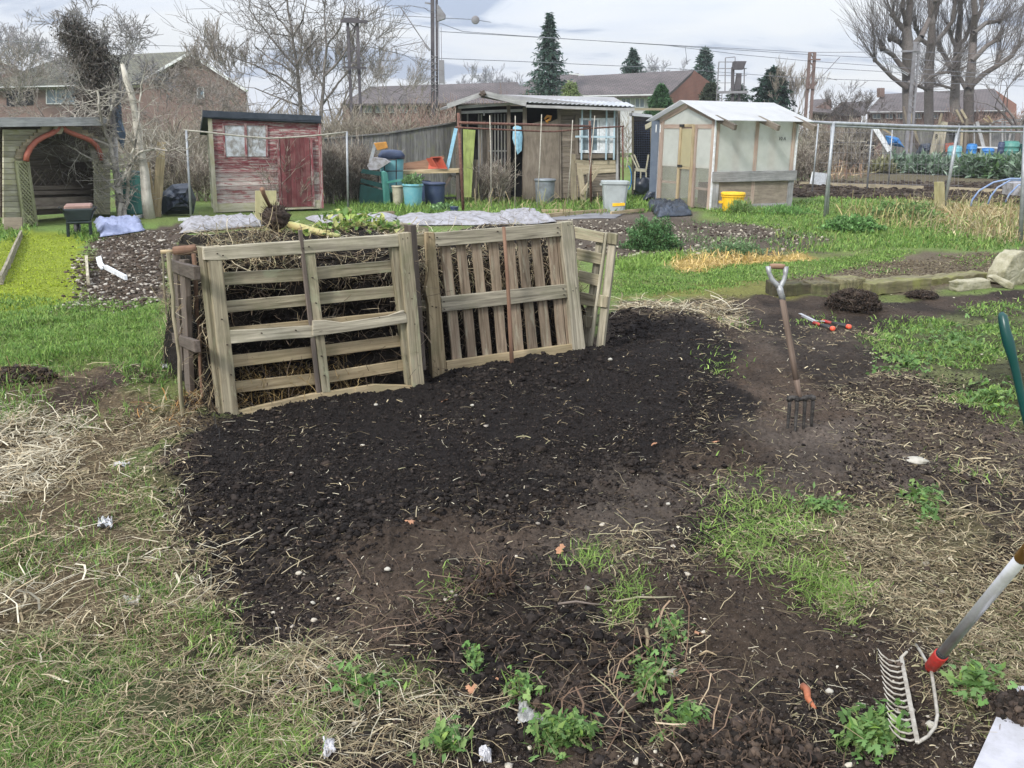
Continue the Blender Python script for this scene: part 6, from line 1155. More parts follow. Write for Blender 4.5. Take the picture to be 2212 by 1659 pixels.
M['poly'] = trans('cloudy_polycarbonate', (.80, .82, .78), .54); M['polyroof'] = trans('white_roof_sheet', (.70, .71, .72), .93); M['polyd'] = trans('dusty_clear_sheet', (.50, .47, .42), .30)
M['gwood'] = wood('reddish_frame_timber', (.28, .20, .16), (.46, .36, .30), (.4, .36, .30), .5, gs=14)
C0 = G(1534, 453); ga = R(26); gu = Vector((math.cos(ga), math.sin(ga), 0)); gv = Vector((-math.sin(ga), math.cos(ga), 0))
GS = Pl(C0, gu, (0, 0, 1)); GF = Pl(C0, -gv, (0, 0, 1)); wS = 2.24; wF = 2.02
t = thing('greenhouse', C0 + gu * wS / 2 + gv * wF / 2, 'translucent greenhouse with white roof sheet and timber base', 'greenhouse')
hE = GS.hit(1546, 256).z; z_ = Vector((0, 0, 1))
def gp(u, v, z): return C0 + gu * u + gv * v + z_ * z
hR = hE + .33
part(t, 'gable_sheet', 'poly', lambda m: m.slab([gp(0, 0, .86), gp(0, wF, .86), gp(0, wF, hE), gp(0, wF / 2, hR), gp(0, 0, hE)], -gu, .008))
part(t, 'lower_sheet', 'polyd', lambda m: m.slab([gp(0, 0, .02), gp(0, wF, .02), gp(0, wF, .855), gp(0, 0, .855)], -gu, .008))
part(t, 'side_sheet', 'poly', lambda m: m.slab([gp(0, 0, .72), gp(wS, 0, .72), gp(wS, 0, hE), gp(0, 0, hE)], -gv, .008))
part(t, 'back_sheet', 'poly', lambda m: m.slab([gp(0, wF, .1), gp(wS, wF, .1), gp(wS, wF, hE), gp(0, wF, hE)], gv, .008))
part(t, 'far_gable_sheet', 'poly', lambda m: m.slab([gp(wS, 0, .1), gp(wS, wF, .1), gp(wS, wF, hE), gp(wS, wF / 2, hR), gp(wS, 0, hE)], gu, .008))
ov = .3; ex = .22
for sg, nm in ((0, 'near'), (1, 'far')):
    a_, b_ = (-.28, wF / 2) if sg == 0 else (wF + .28, wF / 2); sl = (hR - hE) / (wF / 2); ze = hE - .28 * sl + .06
    part(t, 'roof_sheet', 'polyroof', lambda m: m.slab([gp(-ex, a_, ze), gp(wS + ex, a_, ze), gp(wS + ex - .05, b_, hR + .06), gp(-ex, b_, hR + .06)], (0, -sl if sg == 0 else sl, 1), .012))
for u in (.02, wS * .52, wS - .06): part(t, 'rafter', 'shed_brown', lambda m: m.bar(gp(u, -.62, hE - .62 * .33 + .02), gp(u, wF / 2, hR - .02), .07, .11, gu))
part(t, 'rafter', 'shed_pale', lambda m: m.bar(gp(.02, wF + .6, hE - .6 * .33 + .02), gp(.02, wF / 2, hR - .02), .07, .11, gu))
for v, w__ in ((.06, .10), (wF * .33, .12), (wF * .6, .10), (wF - .08, .14)): part(t, 'post', 'gwood', lambda m: m.bar(gp(.008, v, 0), gp(.008, v, hE + .02 if v < .2 or v > wF - .2 else hE - .12), .05, w__, gu))
part(t, 'rail', 'gwood', lambda m: (m.bar(gp(.006, .12, hE - .16), gp(.006, wF - .16, hE - .16), .04, .09, gu), m.bar(gp(.06, .1, .88), gp(.06, wF - .1, .88), .04, .04, gu), m.bar(gp(.05, 0.1, .42), gp(.05, wF * .33, .42), .05, .05, gu), m.bar(gp(.05, wF * .6, .5), gp(.05, wF - .1, .5), .05, .05, gu)))
part(t, 'gable_rafter', 'gwood', lambda m: (m.bar(gp(.003, 0, hE - .03), gp(.003, wF / 2, hR - .05), .05, .10, gu), m.bar(gp(.001, wF, hE - .03), gp(.001, wF / 2, hR - .05), .05, .10, gu)))
dr = part(t, 'door', 'pallet_new', lambda m: (m.bar(gp(-.02, wF * .36, .03), gp(-.02, wF * .36, hE - .12), .03, .09, gu), m.bar(gp(-.02, wF * .59, .03), gp(-.02, wF * .59, hE - .12), .03, .07, gu), m.bar(gp(-.02, wF * .38, hE - .14), gp(-.02, wF * .58, hE - .14), .03, .06, gu), m.bar(gp(-.02, wF * .38, .84), gp(-.02, wF * .58, .84), .03, .05, gu)))
M['creampane'] = trans('cream_pane', (.62, .57, .38), .9); MB().slab([gp(-.01, wF * .38, .87), gp(-.01, wF * .58, .87), gp(-.01, wF * .58, hE - .16), gp(-.01, wF * .38, hE - .16)], -gu, .006).build('pane', M['creampane'], dr)
for zz in (hE - .14, .88): MB().bar(gp(-.045, wF * .52, zz), gp(-.045, wF * .60, zz), .02, .05, gu).build('hinge', M['black'], dr)
for u in (.06, wS * .3, wS * .5, wS * .74, wS - .08): part(t, 'post', 'gwood', lambda m: m.bar(gp(u, .012 if u not in (wS * .3, wS * .74) else .10, .1), gp(u, .012 if u not in (wS * .3, wS * .74) else .10, hE), .09 if u not in (wS * .3, wS * .74) else .14, .05, gu))
part(t, 'side_rail', 'greywood', lambda m: m.bar(gp(-.03, -.05, .69), gp(wS + .05, -.05, .70), .05, .22, gv, rn=.2), bevel=.004)
part(t, 'side_base', 'ply', lambda m: m.slab([gp(.16, -.01, .10), gp(wS - .10, -.01, .10), gp(wS - .10, -.01, .60), gp(.16, -.01, .60)], -gv, .02, gu, rn=.9))
part(t, 'side_post', 'greywood', lambda m: (m.bar(gp(.08, -.02, 0), gp(.08, -.02, .6), .16, .04, gu), m.bar(gp(wS - .06, -.02, 0), gp(wS - .06, -.02, .6), .15, .04, gu), m.bar(gp(.16, -.02, .05), gp(wS - .13, -.02, .05), .04, .1, gv)))
for u, v, a_, b_ in ((-.01, -.015, 0.0, hE + .02), (-.01, wF + .01, 0.0, hE - .02), (wS + .01, -.015, .78, hE)): part(t, 'corner_trim', 'wpaint', lambda m: m.bar(gp(u, v, a_), gp(u, v, b_), .035, .035, gu))
M['ink'] = plain('black_ink', (.01, .01, .01), .6, bump=0); text('10 A', GS, 1682, 303, 7.5, 'ink', t, .02)
obj_at(MB().box(gp(.3, .5, 0) - Vector((.0, 0, 0)), gp(1.6, 1.1, .5)), 'staging', M['stake'], 'dark staging box standing inside the greenhouse', 'staging')
o_, b_, hh_, rt_, k_ = bin_(1585, 459, 419, 42, 49, 'yellow', 'bright yellow bucket beside the greenhouse base', 'bucket', 'bucket', lid='yellow')
for s_ in (-1, 1): part(o_, 'lug', 'yellow', lambda m: m.box(b_ + Vector((s_ * rt_ * 1.05 - .035, -.06, hh_ * .46)), b_ + Vector((s_ * rt_ * 1.05 + .035, .06, hh_ * .58))))
part(o_, 'band', 'yellow', lambda m: m.lathe(b_, [(rt_ * 1.0, hh_ * .80), (rt_ * 1.05, hh_ * .81), (rt_ * 1.05, hh_ * .87), (rt_ * 1.0, hh_ * .88)], 28))
# ================================================================ TREES AND SHRUBS
M['bark'] = vcol('bark_and_twigs', rough=.9, ns=8, amt=.3, bump=0)
def segs_mesh(name, S, mat, parent, sides=4, cols=None):
    "many tapering limbs as one mesh: rows of p0(3) p1(3) r0 r1"
    S = np.array(S, float); n = len(S); P0, P1, r0, r1 = S[:, :3], S[:, 3:6], S[:, 6], S[:, 7]; d = P1 - P0; d /= np.linalg.norm(d, axis=1)[:, None] + 1e-9
    t = np.where(np.abs(d[:, 2:3]) < .9, np.array([[0, 0, 1.0]]), np.array([[1.0, 0, 0]])); b = np.cross(d, t); b /= np.linalg.norm(b, axis=1)[:, None]; c = np.cross(d, b)
    an = np.arange(sides) * 2 * np.pi / sides; ca, sa = np.cos(an)[None, :, None], np.sin(an)[None, :, None]; ring = b[:, None] * ca + c[:, None] * sa
    V = np.concatenate([P0[:, None] - (d * r0[:, None] * .3)[:, None] + ring * r0[:, None, None], P1[:, None] + ring * r1[:, None, None]], 1).reshape(-1, 3)
    k = (np.arange(n) * 2 * sides)[:, None]; Fs = [k + np.array([j, (j + 1) % sides, (j + 1) % sides + sides, j + sides]) for j in range(sides)]
    C = pal(n, cols or [(.14, .12, .10), (.20, .17, .14)], .15); return np_mesh(name, V, np.concatenate(Fs), mat, np.repeat(C, 2 * sides, axis=0), parent)
def grow(out, p, d, ln, r, lv, spread=.55, up=.15, kids=3, minr=.006, rr=None, wig=.18, shrink=.68, nseg=3):
    rr = rr or random; q = Vector(p); dd = Vector(d).normalized(); s_ = ln / nseg; kd = []
    for i in range(nseg):
        dd = (dd + Vector((rr.gauss(0, wig), rr.gauss(0, wig), rr.gauss(0, wig * .6) + up * .4))).normalized(); e_ = q + dd * s_; r1 = max(minr * .6, r * (1 - (i + 1) / nseg * .45)); out.append((*q, *e_, max(minr * .6, r * (1 - i / nseg * .45)), r1)); q = e_
        if lv > 0 and (i > 0 or lv < 3): kd.append((q.copy(), dd.copy(), r1))
    if lv <= 0: return
    for q_, d_, r_ in kd:
        for _ in range(kids if q_ == q else max(1, kids - 1)):
            a, b, c = rot_basis(d_); an = rr.uniform(0, 6.28); k = spread * rr.uniform(.6, 1.5); nd = (a + (b * math.cos(an) + c * math.sin(an)) * k + Vector((0, 0, up))).normalized()
            grow(out, q_, nd, ln * shrink * rr.uniform(.7, 1.2), max(minr, r_ * .6), lv - 1, spread, up, kids, minr, rr, wig, shrink, nseg)
BK = [(.25, .225, .20), (.20, .18, .165), (.30, .27, .24)]
BKD = [(.115, .10, .092), (.155, .14, .13)]
def tree(x, yb, ytop, Y, label, spread=.5, lv=4, kids=3, r=.12, seed=1, cols=BK, trunk=.35, name='bare_tree', grp='bare winter trees', up=.12, lean=(0, 0), stems=1, minr=.009, wig=.16):
    rr = random.Random(seed); base = at(x, yb, Y); base.z = 0; top = at(x, ytop, Y).z; t = thing(name, base, label, 'tree', grp); L0 = top * trunk; tr = []; cr = []
    for s_ in range(stems):
        d = Vector((lean[0] + rr.gauss(0, .12) * (stems > 1), lean[1] + rr.gauss(0, .1) * (stems > 1), 1)).normalized(); p = base + Vector((rr.gauss(0, .15) * (stems > 1), 0, 0)); q = p; n = 5
        for i in range(n):
            e_ = q + (d + Vector((rr.gauss(0, .05), rr.gauss(0, .05), 0))) * (L0 / n); tr.append((*q, *e_, r * (1 - .06 * i), r * (1 - .06 * (i + 1)))); q = e_
        m_ = (top - L0) / 2.1
        for _ in range(3 + (stems == 1) * 2):
            an = rr.uniform(0, 6.28); nd = Vector((math.cos(an) * spread, math.sin(an) * spread, 1)); grow(cr, q - d * rr.uniform(0, L0 * .25), nd, m_, r * .5, lv, spread, up, kids, minr, rr, wig)
    segs_mesh('trunk', tr, M['bark'], t, 8, cols); segs_mesh('crown', cr, M['bark'], t, 3, cols); return t, base, top
# pollarded trees at right
def pollard(x, Y, ytop, label, seed, w_, limbs):
    rr = random.Random(seed); base = at(x, 345, Y); base.z = 0; k = Y / F; t = thing('pollarded_tree', base, label, 'tree', 'pollarded trees on the right'); tr, sh, kn = [], [], []
    for pts in limbs:
        pp = [at(px, py, Y + rr.uniform(-1, 1) * (i > 0)) for i, (px, py, wp) in enumerate(pts)]
        if pts[0][1] >= 330: pp[0].z = 0
        for i in range(len(pp) - 1): tr.append((*pp[i], *pp[i + 1], pts[i][2] * k / 2, pts[i + 1][2] * k / 2))
        e_ = pp[-1]; dl = (pp[-1] - pp[-2]).normalized(); kn.append((e_, pts[-1][2] * k * .75))
        spots = [(e_, dl, 14)] + [(pp[-2].lerp(pp[-1], rr.random()), dl, 6), (pp[-2], dl, 5)]
        for q, d_, n_ in spots:
            for _ in range(int(n_ * 2.2)):
                a, b, c = rot_basis(d_); an = rr.uniform(0, 6.28); s_ = rr.uniform(.25, .8); nd = (d_ * .7 + (b * math.cos(an) + c * math.sin(an)) * s_ + Vector((0, 0, .55))).normalized(); L_ = rr.uniform(1.8, 5.0); p = q
                for i in range(4):
                    nd = (nd + Vector((rr.gauss(0, .06), rr.gauss(0, .06), .10))).normalized(); e2 = p + nd * L_ / 4; sh.append((*p, *e2, .020 - .004 * i, .016 - .004 * i))
                    if i in (1, 2):
                        g = (nd + Vector((rr.gauss(0, .4), rr.gauss(0, .4), .1))).normalized(); sh.append((*e2, *(e2 + g * L_ * .35), .014, .008)); 
                    p = e2
    segs_mesh('trunk', tr, M['bark'], t, 9, BKD); segs_mesh('shoots', sh, M['bark'], t, 3, BKD)
    for i, (e_, r_) in enumerate(kn): MB().blob(tuple(e_), r_, 5 + i, .3, 2, 9, 7).build('knuckle', M['knuckle'], t, smooth=True)
def limb_tree(t, polys, Y, cols, twig=.25, n=26, seed=3, k3=3, lv=1, mr=.005, up=.05):
    rr = random.Random(seed); tr, tw = [], []
    for pts in polys:
        pp = [at(a[0], a[1], Y + rr.uniform(-.25, .25)) for a in pts]; w_ = [a[2] * Y / F / 2 for a in pts]
        for i in range(len(pp) - 1):
            q = pp[i]; m_ = 3
            for j in range(m_):
                e_ = pp[i].lerp(pp[i + 1], (j + 1) / m_) + Vector((rr.gauss(0, .015), rr.gauss(0, .02), rr.gauss(0, .015))) * (j < m_ - 1); ra = w_[i] + (w_[i + 1] - w_[i]) * j / m_; rb = w_[i] + (w_[i + 1] - w_[i]) * (j + 1) / m_
                tr.append((*q, *e_, ra, rb)); q = e_
                if i > 0 or j > 0:
                    for _ in range(k3):
                        grow(tw, q, Vector((rr.gauss(0, 1), rr.gauss(0, .7), rr.gauss(.2, .7))), twig * rr.uniform(.5, 1.5), mr * 1.8, lv, .7, up, 2, mr, rr, .2)
    segs_mesh('trunk', tr, M['bark'], t, 7, cols); segs_mesh('twigs', tw, M['bark'], t, 3, cols)
M['knuckle'] = plain('knuckle_bark', (.10, .09, .08), .9, c2=(.07, .06, .055), sc_=4, bump=.6)
pollard(1962, 70, -60, 'pollarded tree with the thickest trunk behind the grey railway mast', 11, 24, [
    [(1966, 345, 26), (1963, 240, 25), (1962, 170, 25), (1962, 110, 24), (1958, 60, 18), (1966, 10, 14), (1958, -60, 10)],
    [(1961, 108, 14), (1945, 92, 11), (1925, 82, 9)], [(1960, 160, 12), (1930, 120, 9), (1905, 104, 8)], [(1962, 110, 15), (1990, 80, 12), (2008, 40, 10), (2022, 0, 8)],
    [(1959, 70, 12), (1940, 50, 10), (1928, 30, 8)], [(1958, 190, 10), (1925, 165, 8), (1890, 130, 6)], [(1960, 60, 10), (1950, 20, 8), (1953, -20, 7)], [(1964, 178, 8), (1985, 186, 7), (2000, 192, 6)]])
pollard(2008, 74, -60, 'pollarded tree second from the left of the big row', 12, 20, [
    [(2006, 345, 20), (2006, 200, 18), (2008, 140, 18), (2012, 90, 17), (2014, 50, 12), (2004, -30, 9)], [(2012, 100, 11), (2040, 70, 9), (2058, 45, 8), (2064, 0, 7)], [(2010, 100, 10), (1990, 85, 8), (1978, 60, 7)], [(2014, 60, 9), (2024, 20, 8), (2034, -30, 6)], [(2005, 168, 8), (2030, 158, 6), (2050, 156, 5)]])
pollard(2062, 76, -60, 'pollarded tree third from the left of the big row', 13, 18, [
    [(2064, 345, 20), (2062, 215, 20), (2065, 150, 16), (2070, 80, 14), (2075, 30, 10), (2072, -40, 8)], [(2064, 170, 10), (2046, 130, 9), (2030, 105, 7)], [(2066, 100, 9), (2085, 85, 8), (2094, 60, 6)], [(2060, 192, 6), (2035, 185, 5), (2012, 180, 4)], [(2068, 110, 8), (2055, 80, 7), (2050, 60, 6)]])
pollard(2096, 72, -60, 'spreading pollarded tree at the right end of the big row', 14, 20, [
    [(2092, 345, 22), (2092, 205, 20), (2098, 150, 18), (2102, 90, 15), (2106, 30, 12), (2100, -40, 9)], [(2094, 190, 12), (2125, 160, 11), (2150, 145, 10), (2184, 122, 9), (2200, 100, 6)], [(2102, 130, 11), (2130, 100, 9), (2155, 85, 8)], [(2104, 70, 9), (2130, 50, 8), (2160, 45, 7)], [(2150, 146, 8), (2160, 118, 7)], [(2086, 190, 9), (2072, 165, 8), (2062, 150, 6)], [(2104, 60, 8), (2120, 20, 7), (2125, -20, 6)]])
tree(2198, 300, 90, 60, 'dark bare tree at the far right edge of the frame', .6, 5, 2, .22, 21, BKD, .3)
t = thing('bare_tree', Vector((at(670, 330, 36).x, 36, 0)), 'tall bare tree with twin leaders behind the red shed', 'tree', 'bare winter trees')
TK = [(.17, .155, .145), (.13, .12, .11), (.21, .19, .18)]
limb_tree(t, [[(656, 340, 11), (650, 240, 9), (643, 150, 7), (632, 80, 5), (622, 20, 4), (616, -40, 3)], [(690, 340, 9), (694, 240, 8), (700, 170, 6), (706, 100, 5), (700, 40, 3), (704, -20, 2)], [(643, 150, 5), (600, 100, 4), (565, 55, 3), (538, 20, 2)], [(632, 80, 4), (655, 40, 3), (662, 0, 2), (668, -40, 2)],
    [(648, 200, 5), (600, 165, 4), (550, 140, 3), (495, 120, 2)], [(694, 230, 5), (730, 180, 4), (770, 130, 3), (800, 85, 2)], [(700, 165, 5), (740, 120, 4), (765, 70, 3), (775, 20, 2)], [(645, 165, 4), (590, 130, 3), (550, 100, 2)], [(630, 75, 4), (600, 40, 3), (580, 5, 2)], [(706, 100, 4), (735, 60, 3), (745, 15, 2)], [(650, 230, 4), (600, 210, 3), (550, 190, 2)], [(640, 140, 4), (668, 100, 3), (680, 60, 2)], [(700, 190, 4), (668, 140, 3), (660, 110, 2)]], 36, TK, 1.35, seed=5, k3=1, lv=2, mr=.009, up=.12)
tree(560, 330, 70, 36, 'thin bare tree leaning left behind the red shed', .5, 5, 2, .09, 6, BK, .3, lean=(-.15, 0), up=.2)
tree(722, 330, 60, 38, 'slender bare tree between the twin-leader tree and the twin-post pylon', .6, 5, 2, .09, 7, BK, .35, up=.25)
tree(835, 320, 130, 60, 'low bare tree to the right of the twin-post pylon', .6, 5, 2, .09, 8, BK, .3)
tree(1700, 330, 160, 60, 'pale bare tree right of the broad dark evergreen', .45, 5, 2, .12, 9, [(.30, .27, .23), (.24, .21, .18)], .3, stems=2, up=.3)
tree(1835, 330, 195, 62, 'small bare tree between the brick mast and the terrace', .7, 5, 2, .12, 10, BKD, .35)
tree(375, 330, 130, 27, 'fine-twigged bare tree in front of the white-edged gable', .7, 5, 2, .05, 41, BK, .35, up=.08, minr=.006, wig=.22)
tree(470, 330, 150, 28, 'small twiggy tree right of the gable window', .7, 5, 2, .05, 42, BK, .3, up=.08, minr=.006, wig=.22)
tree(130, 330, 110, 26, 'twiggy grey tree in front of the white house window', .7, 5, 2, .05, 43, BK, .35, up=.08, minr=.006, wig=.22)
tree(60, 330, 60, 60, 'hazy bare tree above the house at far left', .8, 5, 2, .14, 15, [(.30, .29, .30)], .4, minr=.02)  # pale bark colour has distance haze painted in
tree(25, 330, 100, 75, 'faint round-headed bare tree behind the left house', .8, 5, 2, .14, 16, [(.34, .34, .36)], .4, minr=.02)  # haze is painted into this bark colour too
tree(1010, 320, 148, 120, 'distant pale bare tree on the skyline right of the tall mast', .9, 5, 2, .2, 17, [(.30, .30, .33)], .3, minr=.035)  # pale bluish bark here and on the next two trees is painted haze
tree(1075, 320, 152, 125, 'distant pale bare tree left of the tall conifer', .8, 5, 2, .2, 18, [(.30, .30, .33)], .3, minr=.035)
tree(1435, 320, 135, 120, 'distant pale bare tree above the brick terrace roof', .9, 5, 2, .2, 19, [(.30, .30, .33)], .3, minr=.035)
# ivy-smothered tree and fruit tree by the arbour
t, base, top = tree(262, 476, -10, 17.2, 'bare tree smothered in dark ivy beside the arbour', .75, 5, 2, .075, 31, [(.24, .23, .23), (.30, .29, .29)], .62, 'ivy_tree', up=.05, lean=(-.04, 0), minr=.006)
P = []
for x, y, r_, n in ((150, 62, 26, 700), (172, 85, 32, 1300), (198, 112, 34, 1500), (215, 150, 36, 1400), (200, 190, 36, 900), (225, 225, 30, 500), (180, 235, 28, 300)):
    c = at(x, y, 17.2); rr_ = r_ * 17.2 / F; q = rng.normal(0, .5, (n, 3)) * rr_; P.append(np.array(c) + q)
P = np.vstack(P); V, Fc, C = leaf_arr(P, .055, [(.06, .065, .06), (.10, .095, .085), (.15, .135, .12)], 1.6, -.6); o = join('ivy', [(V, Fc, C), stems_arr(P[::2], P[::2] + rng.normal(0, .1, P[::2].shape) + np.array([0, 0, -.15]), .004, [(.13, .11, .10), (.2, .18, .16)])], M['leaf'], t)
GB = [(.33, .31, .27), (.26, .24, .21), (.40, .38, .33)]
t = thing('fruit_tree', at(258, 478, 16.6) * 1, 'lichened grey fruit tree with twiggy arms in front of the arbour', 'tree', 'bare winter trees')
limb_tree(t, [[(262, 476, 15), (258, 420, 12), (250, 370, 10), (240, 320, 9), (225, 280, 8), (215, 240, 6), (210, 195, 4)], [(250, 370, 8), (225, 350, 6), (195, 345, 5), (160, 348, 4), (130, 350, 3)], [(240, 320, 7), (200, 300, 5), (170, 270, 5), (150, 240, 4)], [(255, 400, 8), (275, 360, 6), (300, 330, 5), (340, 322, 4), (400, 325, 2)],
    [(258, 420, 7), (240, 400, 5), (215, 375, 4), (185, 350, 3)], [(225, 280, 5), (240, 240, 4), (250, 200, 3)], [(200, 345, 4), (160, 320, 3), (120, 300, 2)], [(270, 470, 9), (275, 420, 8), (280, 370, 6), (290, 320, 5), (300, 260, 4), (305, 200, 3)]], 16.6, GB, .30)
# conifers
def conifer(x, ytop, yb, wpx, Y, label, cols, seed=1, n=7000, name='conifer', pw=1.0, sz=.28, ragged=.25, rows=None):
    base = at(x, yb, Y); z0 = max(0, base.z); top = at(x, ytop, Y).z; base.z = 0; R0 = wpx * Y / F / 2; r_ = np.random.default_rng(seed); u = r_.random(n) ** .75; ph = r_.uniform(0, 6.28, n); z = top - (top - z0) * u
    tier = 1 - ragged + ragged * 1.8 * (.5 + .5 * np.sin(u * (top - z0) / .55 * 6.28 + np.sin(ph * 3 + seed) * 1.5)); lob = 1 + .3 * np.sin(ph * 5 + u * 9 + seed) * np.sin(ph * 2 + seed); rad_ = R0 * (u ** pw) * tier * lob * (r_.random(n) ** .4)
    P = np.stack([base.x + np.cos(ph) * rad_, base.y + np.sin(ph) * rad_, z - rad_ * .18], -1); t = thing(name, base, label, 'tree', 'evergreens among the houses')
    V, Fc, C = leaf_arr(P, sz, cols, 2.2, -.25, .25, azs=ph + r_.normal(0, .4, n)); join('foliage', [(V, Fc, C)], M['leaf'], t)
    segs_mesh('trunk', [(base.x, base.y, 0, base.x, base.y, top * .96, R0 * .09 + .06, .02)], M['bark'], t, 8, BKD)
CG = [(.06, .11, .09), (.08, .14, .11), (.04, .08, .065), (.11, .16, .13)]
conifer(1184, 28, 205, 74, 62, 'tall ragged conifer rising behind the open shed', CG, 1, 4200, sz=.30, ragged=.7)
conifer(1366, 106, 160, 44, 75, 'small pointed conifer peeping over the long tiled roof', CG, 2, 1700, sz=.3, ragged=.5)
conifer(1518, 103, 200, 46, 72, 'rounded dark conifer behind the brick gable', CG, 3, 2600, pw=.6, sz=.32, ragged=.45)
conifer(1426, 183, 245, 60, 45, 'bright green conical conifer in front of the white windows', [(.07, .16, .07), (.11, .22, .10), (.05, .11, .05)], 4, 6000, pw=.7, sz=.16, ragged=.15)
conifer(1662, 146, 270, 92, 60, 'broad dark evergreen right of the signal tower', [(.02, .055, .035), (.035, .08, .05), (.015, .04, .03)], 5, 7500, pw=.5, sz=.28, ragged=.35)
conifer(1530, 178, 260, 52, 56, 'dull green rounded evergreen left of the signal tower', [(.06, .085, .055), (.09, .11, .07)], 6, 5000, pw=.45, sz=.22, ragged=.15)
conifer(1590, 180, 260, 60, 66, 'dark shrubby evergreen behind the signal tower', [(.05, .08, .06), (.07, .10, .07)], 7, 3000, pw=.4, sz=.24)
conifer(1232, 175, 225, 50, 50, 'yellow-green shrub at the foot of the tall conifer', [(.20, .27, .10), (.26, .32, .14)], 8, 2500, 'shrub_tree', .5, .14)
# scrub: many-stemmed bare shrubs
SC = [(.30, .27, .22), (.25, .225, .185), (.37, .34, .28), (.21, .18, .15)]
SR = [(.30, .20, .17), (.26, .18, .15), (.34, .27, .22)]
def shrub_geo(base, h, w_, n, rr, minr):
    out = []
    for _ in range(n):
        p = base + Vector((rr.gauss(0, w_ * .28), rr.gauss(0, w_ * .22), 0)); d = Vector((rr.gauss(0, .35), rr.gauss(0, .3), 1)); grow(out, p, d, h * rr.uniform(.35, .55), minr * 2.0, 2, .6, .12, 3, minr, rr, .16, .62)
    return out
def shrub(x, yb, ytop, wpx, Y, label, n=30, seed=1, cols=SC, grp='bare scrub behind the sheds', name='bare_shrub', hmul=1.0):
    base = at(x, yb, Y); base.z = 0; h = (at(x, ytop, Y).z) * hmul; t = thing(name, base, label, 'shrub', grp); segs_mesh('branches', shrub_geo(base, h, wpx * Y / F, n, random.Random(seed), .0007 * Y / 2 * .8), M['bark'], t, 3, cols)
for i, (x, yt, w_, Y, n, lb, cc) in enumerate((
    (320, 225, 90, 25, 34, 'brown scrub just right of the pale peeled trunk', SC), (385, 220, 90, 26, 40, 'scrub at the left end of the red shed roof', SC), (450, 205, 100, 30, 40, 'scrub in front of the small gable window', SC), (520, 195, 90, 32, 42, 'scrub under the right slope of the white-edged gable', SC),
    (590, 205, 90, 30, 42, 'scrub above the middle of the red shed roof', SC), (650, 210, 80, 29, 40, 'scrub at the foot of the twin-leader tree', SC), (705, 205, 90, 27, 46, 'tall scrub behind the right end of the red shed', SC), (760, 195, 90, 27, 50, 'scrub at the foot of the twin-post pylon', SC), (820, 205, 90, 27, 50, 'scrub above the dark board fence, left part', SC), (880, 200, 90, 28, 50, 'scrub in front of the far row of white windows', SC),
    (935, 195, 80, 28, 46, 'reddish scrub at the foot of the tall mast', SR), (985, 205, 70, 29, 36, 'scrub left of the open shed gable', SC), (1060, 190, 90, 40, 30, 'reddish scrub over the open shed ridge', SR), (1140, 190, 90, 42, 30, 'reddish scrub below the tall conifer', SR), (1325, 225, 120, 44, 24, 'thin scrub before the long white-windowed terrace', SC),
    (1490, 235, 90, 40, 26, 'thin scrub behind the greenhouse ridge, left part', SR), (1590, 210, 80, 46, 34, 'reddish scrub under the signal platform', SR), (1720, 225, 90, 44, 40, 'scrub behind the right end of the greenhouse roof', SC), (1790, 240, 90, 42, 40, 'scrub behind the start of the galvanised rail', SC), (1850, 235, 70, 66, 36, 'scrub in front of the small distant roof', SC), (1925, 235, 80, 70, 26, 'scrub at the foot of the thickest pollard', SR), (2050, 215, 120, 74, 34, 'brown scrub under the middle pollards', SR), (2130, 210, 120, 74, 40, 'dense brown scrub before the brick end of the terrace', SR), (2195, 215, 90, 70, 34, 'scrub at the right edge below the dark tree', SR),
    (95, 235, 90, 34, 22, 'thin scrub in front of the white house window', SC), (20, 245, 80, 34, 18, 'thin scrub at the far left edge', SC), (200, 235, 80, 30, 26, 'scrub behind the arbour roof', SC))):
    shrub(x, 330, yt + 14, w_, Y, lb, int(n * .7), 100 + i, cc)
BRC = [(.20, .17, .14), (.27, .24, .20), (.15, .12, .10), (.34, .31, .26)]
for i, (x, yb, yt, w_, Y, n, lb) in enumerate(((375, 462, 300, 90, 21.5, 60, 'bramble thicket between the leaning planks and the red shed'), (435, 452, 330, 60, 20.9, 26, 'bramble stems against the mossy side of the red shed'), (725, 452, 290, 70, 20.6, 70, 'bramble thicket at the right corner of the red shed'), (770, 445, 300, 60, 21.0, 60, 'bramble thicket behind the green bench'), (1050, 436, 330, 90, 21.2, 22, 'dry stems in front of the slatted shed front'), (1620, 432, 440, 10, 22, 3, 'stray stem by the greenhouse'), (300, 460, 380, 60, 19.5, 26, 'bramble stems behind the compost bin'), (575, 452, 275, 110, 18.7, 20, 'dry stems growing up in front of the red shed'), (1740, 402, 300, 60, 30, 30, 'brambles right of the greenhouse'), (1840, 368, 318, 90, 41, 40, 'reddish thicket around the ramshackle hut'))):
    if w_ == 10: continue
    shrub(x, yb, yt, w_, Y, lb, n, 200 + i, BRC, 'brambles around the sheds', 'bramble_thicket')
